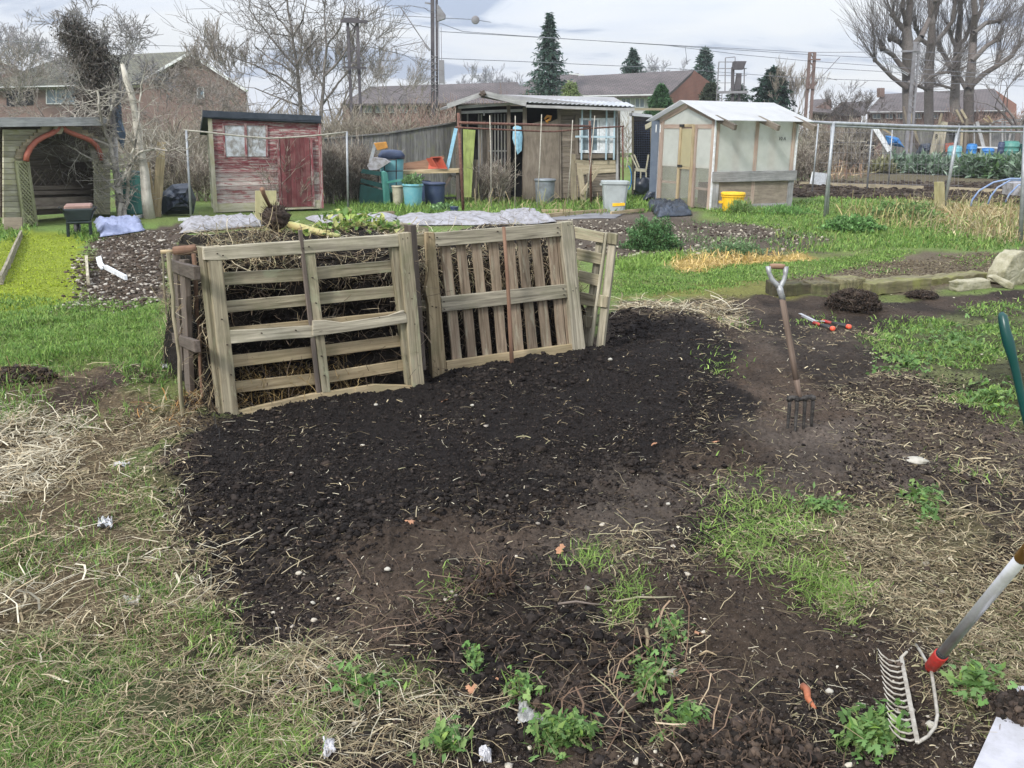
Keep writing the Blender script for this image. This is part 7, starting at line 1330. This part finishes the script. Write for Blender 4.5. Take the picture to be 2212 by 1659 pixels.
# green shrub patch by the bench, round bush, artichokes
def bushy(x, yb, rx, ry, Y, n, sz, cols, label, cat='bush', name='bush', el=2.4, up=.6, flatb=.75):
    base = G(x, yb) if Y is None else at(x, yb, Y); base.z = h1(base.x, base.y); k = pix2m(base); t = thing(name, base, label, cat); u = rng.normal(0, 1, (n, 3)); u /= np.linalg.norm(u, axis=1)[:, None]; rr_ = rng.random(n) ** .45; u[:, 2] = np.abs(u[:, 2]) * 1.0
    q = u * rr_[:, None] * (rx * k, rx * k * .8, ry * 2 * k * flatb); bump = 1 + .22 * np.sin(u[:, 0] * 9 + 1) * np.sin(u[:, 1] * 8) + .15 * np.sin(u[:, 2] * 12 + u[:, 0] * 6); P = np.array(base) + q * bump[:, None]
    a = leaf_arr(P, sz, cols, el, up); s0 = np.array(base) + rng.normal(0, .03, (n // 6, 3)) * (1, 1, 0); join('foliage', [a, stems_arr(s0, P[:len(s0)], .003, [(.14, .18, .07), (.2, .16, .1)])], M['leaf'], t); return t
bushy(1408, 538, 58, 42, None, 14000, .038, [(.07, .17, .06), (.11, .23, .08), (.05, .12, .04), (.16, .30, .12)], 'round leafy green bush beside the black soil bed')
bushy(1590, 545, 60, 14, None, 2500, .04, [(.12, .21, .09), (.17, .27, .12)], 'low grey-green weeds on the stony bed right of the bush', 'weeds', 'weed_mound')
bushy(1840, 500, 60, 18, None, 3500, .06, [(.13, .27, .08), (.18, .33, .11), (.1, .2, .06)], 'nettle patch in the grass right of the stony bed', 'nettles', 'nettle_patch', 1.5)
bushy(1950, 470, 80, 22, None, 3500, .06, [(.13, .25, .07), (.18, .30, .1), (.2, .24, .09)], 'nettle patch in front of the galvanised frame', 'nettles', 'nettle_patch', 1.5)
bushy(1600, 462, 30, 14, None, 900, .12, [(.16, .28, .08), (.24, .33, .12)], 'grass tussock in front of the yellow bucket', 'tussock', 'grass_tussock', 7, 1.1)
bushy(1700, 462, 60, 12, None, 1500, .08, [(.12, .26, .07), (.17, .31, .09)], 'rank grass along the foot of the greenhouse', 'tussock', 'grass_tussock', 5, 1.0)
bushy(765, 425, 26, 32, None, 1500, .11, [(.06, .14, .07), (.09, .18, .09)], 'dark leafy shrub at the left end of the green bench', 'shrub', 'leafy_shrub', 1.8)
bushy(960, 458, 30, 12, None, 700, .07, [(.17, .30, .12), (.22, .34, .16)], 'pale leafy weeds beside the flower pot', 'weeds', 'weed_mound', 1.6)
SV = [(.24, .32, .24), (.32, .40, .32), (.16, .24, .16), (.12, .19, .11)]
for i, (x, yb, rx, ry, n, cc, lb) in enumerate(((1945, 372, 40, 19, 2200, SV, 'silvery artichoke clump at the left end of the far bed'), (2000, 376, 42, 21, 2400, SV, 'silvery artichoke clump in front of the black bag'), (2050, 378, 34, 17, 1700, SV, 'silvery artichoke clump in front of the numbered board'), (2110, 384, 42, 25, 2500, SV[1:] + [(.14, .24, .10)], 'green artichoke clump in front of the blue barrel'), (2165, 386, 42, 27, 2500, SV[1:] + [(.14, .24, .10)], 'green artichoke clump in front of the white-topped table'), (2220, 390, 40, 30, 2200, SV, 'silvery artichoke clump at the right edge'), (1905, 375, 22, 14, 700, [(.3, .3, .18), (.24, .24, .13)], 'yellowing plant at the left of the artichokes'), (1740, 384, 22, 20, 900, [(.14, .25, .12), (.2, .3, .16)], 'leafy plants just right of the greenhouse'))):
    bushy(x, yb, rx, ry, None, n, .42, cc, lb, 'artichoke' if i < 6 else 'plant', 'artichoke_plant' if i < 6 else 'leafy_plant', 3.2, .45)
# ================================================================ RAILWAY
M['mast'] = plain('weathered_mast', (.07, .065, .075), .8, .1, c2=(.12, .11, .12), sc_=2); M['wire'] = plain('overhead_cable', (.20, .21, .24), .6, bump=0); M['mast_g'] = plain('grey_mast', (.24, .24, .26), .7, .2, c2=(.16, .15, .16), sc_=2); M['mast_r'] = plain('brown_mast', (.17, .12, .11), .8, c2=(.12, .09, .08), sc_=2)
def mast(Y, base_px, label, parts_, name='railway_mast', grp='railway masts'):
    b = at(*base_px, Y); b.z = 0; t = thing(name, b, label, 'railway mast', grp); pl = VD(Y)
    for nm, mt, ls in parts_:
        def f(m):
            for q in ls:
                p0 = pl.hit(q[0], q[1]); p1 = pl.hit(q[2], q[3]); 
                if q[3] > 200 and nm == 'post': p1.z = 0
                wd = q[4] * Y / F; m.bar(p0 + pl.n * (q[5] if len(q) > 5 else 0), p1 + pl.n * (q[5] if len(q) > 5 else 0), wd, wd * .8, (1, 0, 0) if abs(p1.x - p0.x) < abs(p1.z - p0.z) else (0, 0, 1))
        part(t, nm, mt, f)
    return t
mast(33, (765, 250), 'twin-post pylon with a wide crossbeam above the red shed', [('post', 'mast', [(751, 46, 762, 300, 5.5), (772, 46, 781, 300, 5.5)]), ('crossbeam', 'mast', [(737, 46, 795, 48, 6, .1), (742, 40, 776, 41, 4), (750, 40, 751, 46, 2), (773, 40, 774, 46, 2)]), ('brace', 'mast', [(757, 50, 774, 66, 2.5), (774, 50, 760, 66, 2.5), (755, 90, 777, 125, 2), (776, 96, 757, 112, 2)]), ('platform', 'mast', [(742, 146, 793, 148, 4, .2), (745, 136, 790, 138, 2, .3)])], 'railway_pylon')
t = mast(42, (940, 260), 'tall grey mast with a bracket and hanging weights left of centre', [('post', 'mast', [(934, -60, 935, 300, 7.5), (943, -60, 944, 300, 5)]), ('lattice', 'mast_g', [(932, 120 + 14 * i, 945, 128 + 14 * i, 1.5, .1) for i in range(6)] + [(945, 120 + 14 * i, 932, 128 + 14 * i, 1.5, .1) for i in range(6)]), ('weight', 'mast_g', [(955, 131, 956, 181, 10, .3), (954, 60, 955, 131, 1.2, .3), (949, 40, 950, 190, 1.5, .3)]), ('arm', 'mast_g', [(867, 18, 921, 98, 2.2, .2), (919, 97, 930, 110, 5, .2), (848, 103, 914, 91, 1.5, .2), (847, 103, 847, 114, 1), (856, 103, 856, 114, 1.2), (918, 6, 930, 8, 3)])])
part(t, 'bracket', 'mast_g', lambda m: m.spx(VD(42), [(944, 8), (948, 12), (962, 31), (961, 40), (944, 46)], .3, .3)); part(t, 'insulator', 'mast_g', lambda m: m.lathe(VD(42).hit(1027, 43), [(.05, -.08), (.16, -.05), (.18, 0), (.16, .05), (.05, .08)], 14, ax=(0, 1, 0)))
mast(52, (1745, 280), 'brown braced mast right of the greenhouse', [('post', 'mast_r', [(1749, 114, 1738, 300, 5.5), (1760, 114, 1750, 300, 5.5)]), ('crossbeam', 'mast_r', [(1746, 114, 1762, 114, 3), (1744, 129, 1771, 129, 3, .1), (1742, 190, 1758, 190, 4, .1)]), ('brace', 'mast_r', [(1751, 116, 1758, 128, 2), (1749, 135, 1757, 145, 2.5, .1), (1757, 145, 1748, 168, 2.5, .1), (1746, 176, 1751, 190, 3, .1), (1764, 177, 1754, 189, 3, .1), (1743, 148, 1735, 165, 1.5)]), ('arm', 'mast_g', [(1814, 123, 1773, 168, 1.2), (1773, 168, 1785, 166, 1), (1785, 168, 1808, 173, 1)])])
mast(56, (1966, 280), 'grey lattice mast in front of the pollarded trees', [('post', 'mast_g', [(1977, 93, 1958, 330, 6), (1986, 95, 1968, 330, 4)]), ('lattice', 'mast_g', [(1976 - i * 1.1, 108 + i * 12, 1983 - i * 1.1, 114 + i * 12, 1.5, .1) for i in range(12)]), ('crossbeam', 'mast_g', [(1945, 111, 1985, 109, 3, .1), (1972, 92, 1985, 92, 3)]), ('arm', 'galv', [(1905, 130, 1961, 163, 1.6), (1907, 127, 1963, 160, 1.0)])])
t = mast(50, (1582, 280), 'steel signal tower and platform behind the greenhouse', [('post', 'mast_g', [(1553, 134, 1549, 202, 2), (1567, 125, 1566, 200, 2), (1608, 146, 1607, 200, 2), (1588, 124, 1588, 134, 1.5)]), ('rail', 'mast_g', [(1549, 148, 1613, 148, 1.5), (1552, 134, 1586, 134, 1.5), (1549, 163, 1613, 163, 1.2), (1567, 125, 1588, 123, 1.5), (1552, 179, 1590, 179, 1.2)]), ('platform', 'mast_g', [(1546, 200, 1614, 199, 5, .2)]), ('column', 'mast', [(1583, 145, 1581, 300, 6), (1597, 160, 1596, 300, 5)])], 'signal_tower', 'railway masts')
part(t, 'cabinet', 'mast', lambda m: (m.spx(VD(50), [(1586, 132), (1613, 132), (1606, 150), (1584, 150)], .2, .4), m.spx(VD(50), [(1593, 158), (1602, 158), (1601, 194), (1588, 194)], .2, .3))); part(t, 'ladder', 'mast_g', lambda m: [m.bpx(VD(50), *q, 1.5, .4, .04) for q in [(1549, 202, 1546, 235), (1560, 202, 1557, 235)] + [(1548, y, 1560, y) for y in range(206, 234, 6)]])
t = mast(95, (650, 250), 'group of very faint thin poles on the skyline above the left gable', [('post', 'faint' if 'faint' in M else 'galv', [(628, 30, 630, 250, 1.2), (658, 28, 660, 250, 1.2), (675, 19, 675, 250, 1.2), (702, 20, 702, 250, 1.2)])], 'skyline_poles') if False else None
for i, pts in enumerate(([(560, 90, 52), (690, 98, 50), (830, 31, 46), (868, 34, 44)], [(820, 43, 46), (935, 60, 43)], [(868, 34, 44), (940, 38, 42), (1024, 42, 42), (1060, 48, 44)], [(950, 50, 43), (1000, 68, 45), (1106, 76, 47), (1440, 98, 52), (1750, 118, 56), (2212, 140, 60)], [(950, 68, 43), (1440, 97, 52), (1750, 113, 56), (1975, 112, 58), (2212, 118, 60)], [(945, 126, 42), (1106, 132, 45), (1440, 147, 50), (1720, 168, 54), (2212, 186, 60)], [(1440, 98, 52), (1600, 118, 53), (1750, 132, 55), (2212, 165, 60)], [(1745, 145, 54), (2000, 160, 57), (2212, 172, 60)], [(-50, 88, 52), (250, 96, 52), (600, 105, 50), (751, 110, 47)], [(400, 100, 52), (560, 104, 50), (700, 118, 48)], [(1480, 100, 53), (1485, 140, 53)])):
    mb = MB(); mb.tube([at(*p) for p in pts], .014, 4); obj_at(mb, 'overhead_wire', M['wire'], ('overhead wire running left from the mast arm', 'short overhead wire meeting the tall mast', 'wire carrying the disc insulator right of the tall mast', 'longest sagging overhead wire across the right half', 'upper overhead wire over the terrace roofs', 'lowest overhead wire crossing the tall conifer', 'middle overhead wire passing the signal tower', 'wire running right from the brown braced mast', 'overhead wire above the left house', 'wire from the gable towards the bare trees', 'short dropper between the wires above the brick gable')[i], 'wire', group='overhead railway wires')
# ================================================================ HOUSES
M['winw'] = plain('white_window_frame', (.62, .64, .66), .5, c2=(.5, .5, .5), sc_=2, bump=0); M['render'] = plain('pale_hung_cladding', (.52, .53, .55), .7, c2=(.38, .38, .4), sc_=1.5)
def quad(m, pts, th=.15, n=None):
    P = [at(*p) for p in pts]; nn = (P[1] - P[0]).cross(P[2] - P[0]).normalized(); nn = nn if nn.dot(CAM - P[0]) > 0 else -nn; m.slab(P, nn, th, P[1] - P[0])
def window(t, Y, x0, y0, x1, y1, off=.06, div=1):
    pl = VD(Y); f = part(t, 'window', 'winw', lambda m: (m.bpx(pl, x0, y0, x1, y0, 1.8, off, .06), m.bpx(pl, x0, y1, x1, y1, 2, off, .06), [m.bpx(pl, x0 + (x1 - x0) * i / (div + 1), y0, x0 + (x1 - x0) * i / (div + 1), y1, 1.8, off + .003, .06) for i in range(div + 2)])); MB().rpx(pl, x0, y0, x1, y1, off - .03, .02).build('pane', M['glass'], f)
def house(name, loc, label): return thing(name, loc, label, 'house', 'houses beyond the railway')
t = house('brick_house', at(260, 290, 60), 'brick house with a white-edged gable behind the ivy-clad tree')
part(t, 'wall', 'brick', lambda m: m.spx(VD(60), [(-30, 188), (312, 186), (312, 330), (-30, 330)], 0, .3)); part(t, 'gable_wall', 'brick', lambda m: m.spx(VD(58.5), [(308, 178), (408, 120), (530, 196), (530, 330), (308, 330)], 0, .3))
rf = part(t, 'roof', 'tile_g', lambda m: (quad(m, [(-40, 190, 59.5), (318, 182, 59.5), (408, 111, 65), (130, 124, 65), (55, 152, 62)], .2)))
part(t, 'roof', 'tile_g', lambda m: quad(m, [(318, 176, 58), (408, 110, 58), (408, 110, 66), (300, 165, 62)], .15)); part(t, 'bargeboard', 'winw', lambda m: (m.bpx(VD(58), 312, 170, 410, 114, 6, .05, .3), m.bpx(VD(58), 406, 113, 532, 196, 6, .052, .3)))
part(t, 'gutter', 'winw', lambda m: m.bpx(VD(59.3), -30, 189, 165, 185, 2.5, 0, .12))
window(t, 60, 100, 184, 163, 224, .1, 2); window(t, 58.5, 426, 189, 440, 212, .1, 0)
part(t, 'opening_shade_panel', 'dark', lambda m: (m.spx(VD(60), [(14, 193), (72, 193), (72, 226), (14, 230)], .06, .05)))  # flat dark slab paints the shade of openings in the wall
t = house('brick_house', at(10, 290, 64), 'corner of a brick house with a white-edged gable at the far left edge'); part(t, 'gable_wall', 'brick', lambda m: m.spx(VD(62), [(-120, 160), (-60, 110), (8, 132), (46, 158), (46, 330), (-120, 330)], 0, .3)); part(t, 'bargeboard', 'winw', lambda m: m.bpx(VD(61.8), -20, 118, 50, 156, 6, 0, .3)); part(t, 'roof', 'tile', lambda m: quad(m, [(-20, 112, 62), (52, 152, 62), (52, 152, 68), (-20, 112, 68)], .1))
t = house('terraced_house', at(960, 290, 78), 'long low terrace half hidden by scrub left of the open shed'); part(t, 'wall', 'brick', lambda m: m.spx(VD(78), [(740, 222), (1130, 222), (1130, 330), (740, 330)], 0, .3)); part(t, 'roof', 'tile', lambda m: quad(m, [(735, 224, 77), (1140, 222, 77), (1118, 177, 82), (800, 187, 82)], .2))
for x in (785, 812, 838, 862, 885, 1095): window(t, 78, x, 229, x + 18, 243, .1, 1)
t = house('terraced_house', at(1350, 290, 62), 'long terrace with dark tiled roof and orange brick gable behind the sheds'); part(t, 'wall', 'render', lambda m: m.spx(VD(62), [(1190, 206), (1442, 203), (1442, 330), (1190, 330)], 0, .3))
part(t, 'roof', 'tile', lambda m: quad(m, [(1230, 207, 61.4), (1444, 203, 61.4), (1500, 151, 67), (1250, 164, 67)], .2)); part(t, 'gable_wall', 'brick2', lambda m: m.slab([at(1442, 203, 62), at(1500, 152, 67), at(1550, 190, 72), Vector((at(1550, 190, 72).x, 72, 0)), Vector((at(1442, 203, 62).x, 62, 0))], (.6, -.8, 0), .2, (.4, .9, 0)))
part(t, 'gutter', 'winw', lambda m: m.bpx(VD(61.2), 1232, 208, 1443, 204, 2.5, .1, .12)); part(t, 'chimney', 'brick', lambda m: m.spx(VD(69), [(1372, 140), (1376, 140), (1376, 160), (1372, 160)], 0, .4)) if False else None
for x in (1275, 1305, 1342, 1372, 1405): window(t, 62, x, 212, x + 20, 232, .1, 1)
t = house('tiled_house', at(1180, 290, 74), 'dark roofed house filling the gap behind the tall conifer'); part(t, 'roof', 'tile', lambda m: quad(m, [(1095, 212, 72), (1240, 212, 72), (1250, 158, 78), (1150, 168, 78)], .2)); part(t, 'wall', 'brick', lambda m: m.spx(VD(73), [(1110, 212), (1235, 212), (1235, 330), (1110, 330)], 0, .3)); part(t, 'fascia', 'winw', lambda m: m.bpx(VD(71), 1228, 159, 1262, 162, 2.5, 0, .2))
t = house('distant_house', at(1775, 290, 95), 'small distant house roof right of the brown braced mast'); part(t, 'wall', 'brick', lambda m: m.spx(VD(95), [(1755, 236), (1796, 214), (1797, 330), (1755, 330)], 0, .3)); part(t, 'roof', 'tile', lambda m: quad(m, [(1748, 240, 94), (1797, 244, 94), (1793, 213, 98), (1755, 215, 98)], .2))
t = house('distant_house', at(1830, 290, 100), 'distant gabled roof behind the small bare tree'); part(t, 'wall', 'brick', lambda m: m.spx(VD(100), [(1795, 245), (1822, 225), (1860, 250), (1860, 330), (1795, 330)], 0, .3)); part(t, 'roof', 'tile', lambda m: quad(m, [(1790, 250, 99), (1822, 222, 99), (1880, 222, 104), (1870, 250, 100)], .2))
t = house('terraced_house', at(2040, 290, 88), 'long terrace with many white windows behind the pollarded trees'); part(t, 'wall', 'brick', lambda m: m.spx(VD(88), [(1876, 241), (2170, 238), (2170, 340), (1876, 340)], 0, .3)); part(t, 'roof', 'tile', lambda m: quad(m, [(1872, 242, 87.4), (2178, 238, 87.4), (2148, 191, 94), (1908, 203, 94)], .2))
part(t, 'gable_wall', 'brick2', lambda m: quad(m, [(2172, 238, 88), (2148, 193, 94), (2196, 225, 98), (2196, 320, 98), (2172, 330, 88)], .2)); part(t, 'gutter', 'winw', lambda m: m.bpx(VD(87.2), 1880, 242, 2170, 239, 1.5, .1, .12)); part(t, 'chimney', 'brick', lambda m: m.spx(VD(92), [(1901, 190), (1911, 190), (1911, 210), (1901, 210)], 0, .8))
for x, w_ in ((1886, 16), (1914, 14), (1936, 14), (1974, 16), (2010, 16), (2060, 14)): window(t, 88, x, 244, x + w_, 256, .1, 1)
# ================================================================ FAR PLOT AT RIGHT
NR = VP(1783, 470, 2203, 524); 
PA = G(1783, 470); PB = G(2044, 448); PC = G(2206, 524)
t = thing('netting_frame', (PA + PB) / 2, 'long galvanised pipe frame with fine netting across the right of the plots', 'netting frame')
def post(x0, y0, xb, yb, r_, mt='galv', nm='post'):
    b = G(xb, yb); a = at(x0, y0, b.y); part(t, nm, mt, lambda m: m.tube([a, b], r_, 8), smooth=True); return a, b
a1, b1 = post(1801, 266, 1781, 469, .032); a1b, _ = post(1797, 268, 1788, 466, .022); a2, b2 = post(2070, 275, 2040, 448, .038); a3, b3 = post(2216, 275, 2204, 524, .034); a4, b4 = post(1768, 266, 1754, 418, .022); a5, b5 = post(1884, 275, 1873, 408, .026); a6, b6 = post(1928, 275, 1919, 404, .02)
part(t, 'top_rail', 'galv', lambda m: m.tube([a1, a1.lerp(a2, .5) + Vector((0, 0, -.01)), a2, at(2260, 275, a2.y + 2)], .036, 8), smooth=True); part(t, 'top_rail', 'galv', lambda m: m.tube([a1 + Vector((0, 0, -.05)), a2 + Vector((0, 0, -.09)), at(2260, 286, a2.y)], .022, 8), smooth=True); part(t, 'cross_rail', 'galv', lambda m: m.tube([at(1712, 259, 24), at(1750, 263, 23), a1], .03, 8), smooth=True); part(t, 'top_rail', 'galv', lambda m: m.tube([a4, a5, at(2075, 282, a5.y)], .018, 6), smooth=True)
part(t, 'netting', 'mast_g', lambda m: ([m.tube([at(x, 270, a5.y), at(x - 6, 404, a5.y)], .0045, 3, False) for x in range(1806, 2080, 9)], [m.tube([at(1770, y, a5.y), at(2080, y + 6, a5.y)], .0045, 3, False) for y in range(285, 400, 22)]))
FQ = VD(60)
t = thing('board_fence', FQ.hit(2000, 320), 'grey close-boarded fence behind the planks on the far plot', 'fence'); part(t, 'board_panel', 'fence_w', lambda m: boards(m, FQ, [(1905, 272), (2070, 272), (2070, 342), (1905, 342)], 34, -3, .03, .02)); part(t, 'rail', 'fence_w', lambda m: m.bpx(FQ, 1905, 277, 2070, 277, 2, -2.9, .05))
for i, (x0, y0, x1, y1, w_, mt, nm) in enumerate(((1889, 274, 1922, 326, 11, 'wpaint', 'wide white board leaning over the blue sheet'), (1904, 276, 1929, 292, 4, 'pallet_new', 'thin yellow batten above the blue sheet'), (1928, 292, 1981, 341, 4, 'pallet_grey', 'long pale batten sloping down across the blue sheet'), (1965, 240, 1987, 322, 6, 'shed_light', 'pale leaning post right of the grey mast'), (1952, 230, 1970, 320, 4, 'shed_brown', 'thin dark leaning post right of the grey mast'), (1961, 276, 1990, 328, 8, 'stake', 'thick dark leaning post beside the black bag'),
    (2035, 245, 2027, 275, 4, 'shed_light', 'stick poking up above the numbered board'), (2040, 263, 2026, 346, 16, 'pallet_grey', 'broadest pale plank beside the numbered board'), (2079, 272, 2075, 342, 5, 'shed_light', 'left upright plank between teal drum and blue barrel'), (2090, 256, 2083, 342, 6, 'shed_brown', 'right upright plank between teal drum and blue barrel'), (2066, 237, 2081, 265, 5, 'shed_light', 'left tip of the crossed planks above the rail'), (2077, 237, 2088, 256, 5, 'shed_light', 'right tip of the crossed planks above the rail'), (2111, 263, 2126, 320, 7, 'greywood', 'grey leaning post behind the white-topped table'), (2134, 250, 2144, 264, 4, 'pallet_new', 'yellow batten end above the dark roof'), (2125, 256, 2136, 264, 3, 'pallet_new', 'short yellow batten end above the dark roof'))):
    obj_at(MB().bpx(FQ, x0, y0, x1, y1, w_, -.25 * (i % 4), .08), 'plank', M[mt], nm, 'plank', group='planks standing on the far plot')
t = thing('numbered_board', FQ.hit(2011, 339), 'leaning plank painted with a black figure eight', 'plank'); part(t, 'plank', 'pallet_grey', lambda m: m.bpx(FQ, 2028, 270, 2011, 340, 10, .3, .08)); text('8', FQ, 2019, 299, 9, 'ink', t, .33)
drape([(1912, 293), (1927, 294), (1941, 298), (1954, 319), (1935, 316), (1918, 312)], 'blue', 'blue_sheet', 'bright blue sheet under the white board on the far plot', 'sheet', FQ, .3)
drape([(1989, 311), (2011, 309), (2012, 338), (1990, 338), (1977, 336), (1980, 327)], 'tarp', 'black_bag', 'shiny black bag left of the numbered board', 'bag', FQ, .4)
def drum(x, yb, yt, wpx, mt, label, lid=None, name='drum', Y=58, n=20):
    pl = VD(Y); b = pl.hit(x, yb); tp = pl.hit(x, yt).z; r_ = wpx * Y / F / 2; z0 = b.z; h_ = tp - z0; t = thing(name, b, label, 'drum', 'drums and tubs on the far plot')
    part(t, 'body', mt, lambda m: m.lathe(b, [(r_ * .9, 0), (r_, h_ * .12), (r_ * .97, h_ * .33), (r_ * 1.03, h_ * .35), (r_ * .97, h_ * .38), (r_ * .97, h_ * .64), (r_ * 1.03, h_ * .66), (r_ * .97, h_ * .69), (r_, h_ * .88), (r_ * .85, h_)], n), smooth=True)
    part(t, 'lid', lid or mt, lambda m: m.lathe(b + Vector((0, 0, h_)), [(r_ * .86, -.02), (r_ * .88, .03), (r_ * .3, .05)], n), smooth=True)
drum(2059, 350, 316, 28, 'cyan', 'pale teal drum beside the broad plank'); drum(2069, 350, 341, 20, 'cyan', 'low turquoise tub at the foot of the teal drum', name='tub', Y=55); drum(2096, 342, 312, 21, 'blue', 'blue barrel right of the crossed planks'); drum(2132, 337, 321, 26, 'blue', 'blue tub under the white-topped table', name='tub'); drum(2180, 337, 306, 34, 'teal', 'large green drum at the right edge of the far plot'); drum(2160, 337, 308, 14, 'navy', 'dark blue drum left of the large green one'); drum(2210, 338, 312, 22, 'dteal', 'dark green drum at the frame edge')
obj_at(MB().spx(FQ, [(2043, 310), (2060, 308), (2062, 326), (2043, 328)], -.5, .1), 'terracotta_sheet', M['terra'] if False else M['trim'], 'orange-brown board behind the pale teal drum', 'board')
t = thing('table', FQ.hit(2138, 337), 'white-topped table over the blue tub on the far plot', 'table'); part(t, 'tabletop', 'wpaint', lambda m: m.spx(FQ, [(2107, 317), (2167, 318), (2164, 321), (2112, 320)], .8, 1.2)); [part(t, 'leg', 'stake', lambda m: m.bpx(FQ, x, 320, x, 338, 2.5, .1, .06)) for x in (2114, 2162)]
t = thing('tool_shelter', FQ.hit(2110, 330), 'low shelter with a dark corrugated roof behind the drums', 'shelter'); part(t, 'roof', 'stake', lambda m: m.spx(FQ, [(2066, 264), (2152, 265), (2160, 270), (2066, 268)], -1, 2)); part(t, 'wall', 'shed_brown', lambda m: boards(m, FQ, [(2070, 270), (2140, 270), (2140, 342), (2070, 342)], 12, -1.6)); [part(t, 'post', 'greywood', lambda m: m.bpx(FQ, x, 268, x, 342, 3, -.9, .1)) for x in (2072, 2105, 2140)]
t = thing('frame_hut', FQ.hit(2190, 330), 'skeletal grey hut frame at the right edge of the far plot', 'hut'); part(t, 'roof_frame', 'greywood', lambda m: [m.bpx(FQ, *q, 2.2, -.5, .08) for q in ((2142, 265, 2168, 257), (2168, 257, 2225, 265), (2142, 262, 2225, 263), (2168, 257, 2225, 259), (2150, 268, 2225, 269))]); part(t, 'post', 'greywood', lambda m: [m.bpx(FQ, *q, 3, -.4, .08) for q in ((2172, 262, 2172, 340), (2189, 262, 2180, 305), (2166, 262, 2166, 340), (2212, 262, 2212, 340))]); part(t, 'wall', 'greywood', lambda m: boards(m, FQ, [(2142, 284), (2225, 284), (2225, 340), (2142, 340)], 16, -1.5))
HU = VD(42); t = thing('ramshackle_hut', HU.hit(1840, 345), 'low ramshackle hut of poles and scrap behind the red stems', 'hut'); part(t, 'back_wall', 'dark', lambda m: m.rpx(HU, 1785, 305, 1888, 350, -1.2, .05)); part(t, 'roof', 'shed_brown', lambda m: (m.spx(HU, [(1778, 312), (1812, 301), (1892, 314), (1885, 318), (1812, 306), (1785, 316)], .2, 1.5)))  # hut's near-black back wall paints its shaded interior
part(t, 'roof_pole', 'pole_w', lambda m: [m.bpx(HU, *q, 2.2, .3, .05) for q in ((1733, 321, 1800, 308), (1775, 311, 1890, 315), (1800, 303, 1870, 306), (1812, 301, 1778, 314))]); part(t, 'post', 'stake', lambda m: [m.bpx(HU, *q, 4, .2, .1) for q in ((1789, 312, 1789, 352), (1859, 312, 1858, 350), (1827, 270, 1827, 350), (1880, 314, 1882, 350))]); part(t, 'panel', 'shed_brown', lambda m: m.spx(HU, [(1805, 325), (1850, 324), (1850, 350), (1806, 352)], 0, .05))
t = thing('hoop_tunnel', G(2150, 440), 'blue hoops of a low tunnel at the right edge', 'hoops')
for k, pts in enumerate((((2097, 446), (2100, 432), (2115, 412), (2146, 394), (2183, 386), (2230, 387)), ((2134, 441), (2140, 424), (2155, 405), (2183, 389), (2230, 390)), ((2172, 437), (2180, 420), (2200, 400), (2240, 394)))): part(t, 'hoop', 'hoopblue' if 'hoopblue' in M else 'ltarp', lambda m: m.tube([at(x, y, 20 + k * .8) for x, y in pts], .02, 8), smooth=True)
part(t, 'fleece', 'fleece', lambda m: m.spx(VD(21.8), [(2190, 396), (2240, 392), (2240, 424), (2188, 422)], 0, .5))
t2_ = VP(2020, 450, 2060, 448); obj_at(MB().bpx(t2_, 2034, 393, 2035, 449, 13, 0, .12, wob=.4, seg=5), 'post', M['ybd'] if 'ybd' in M else M['pallet_new'], 'stubby yellowish wooden post in the long dry grass', 'post', bevel=.004)
obj_at(MB().spx(VP(1750, 405, 1790, 403), [(1756, 371), (1787, 375), (1783, 401), (1751, 397)], 0, .03), 'board', M['wpaint'], 'small white board standing on the dug bed right of the greenhouse', 'board')
for x0, y0, x1, y1, nm in ((1725, 396, 1995, 406, 'long pale plank edging the far dug bed'), (2050, 408, 2180, 414, 'plank edging the bed beside the blue hoops')): obj_at(MB().bar(G(x0, y0, .05), G(x1, y1, .05), .12, .06, (0, 0, 1)), 'edging_plank', M['shed_light'], nm, 'plank')
# nail heads on the pallets
M['nail'] = plain('rusty_nail', (.03, .02, .015), .8, bump=0)
for pl, root, pts in ((P1, 'wooden_pallet', ((470, 548), (482, 552), (655, 536), (668, 533), (870, 516), (880, 514), (676, 600), (684, 655), (696, 770), (702, 812), (480, 690), (492, 745), (500, 810), (884, 590), (890, 645), (896, 700), (566, 720), (640, 714), (820, 686))), (P2, 'wooden_pallet.001', ((945, 513), (945, 528), (1076, 500), (1206, 492), (1206, 503), (929, 512), (1227, 486), (1234, 484), (960, 652), (961, 668), (1218, 624), (1220, 637), (935, 662), (943, 664), (1238, 628), (1245, 622), (1250, 755), (1243, 762), (948, 798)))):
    rt = bpy.data.objects[root]
    for x, y in pts:
        a = pl.hit(x, y, .013 if pl is P1 else .015); MB().tube([a - pl.n * .02, a + pl.n * .0015], .0035, 6).build('nail', M['nail'], rt)
# thin winter air over the far plots
m = bpy.data.materials.new('thin_haze'); m.use_nodes = True; N = m.node_tree.nodes; L = m.node_tree.links; N.remove(N['Principled BSDF']); v = N.new('ShaderNodeVolumePrincipled'); v.inputs['Color'].default_value = (.90, .93, 1.0, 1); v.inputs['Density'].default_value = .0006; L.new(v.outputs[0], N['Material Output'].inputs['Volume'])
mb = MB(); mb.box((-720, -720, -2.2), (720, 720, 20)); tag(mb.build('haze', m), kind='stuff')
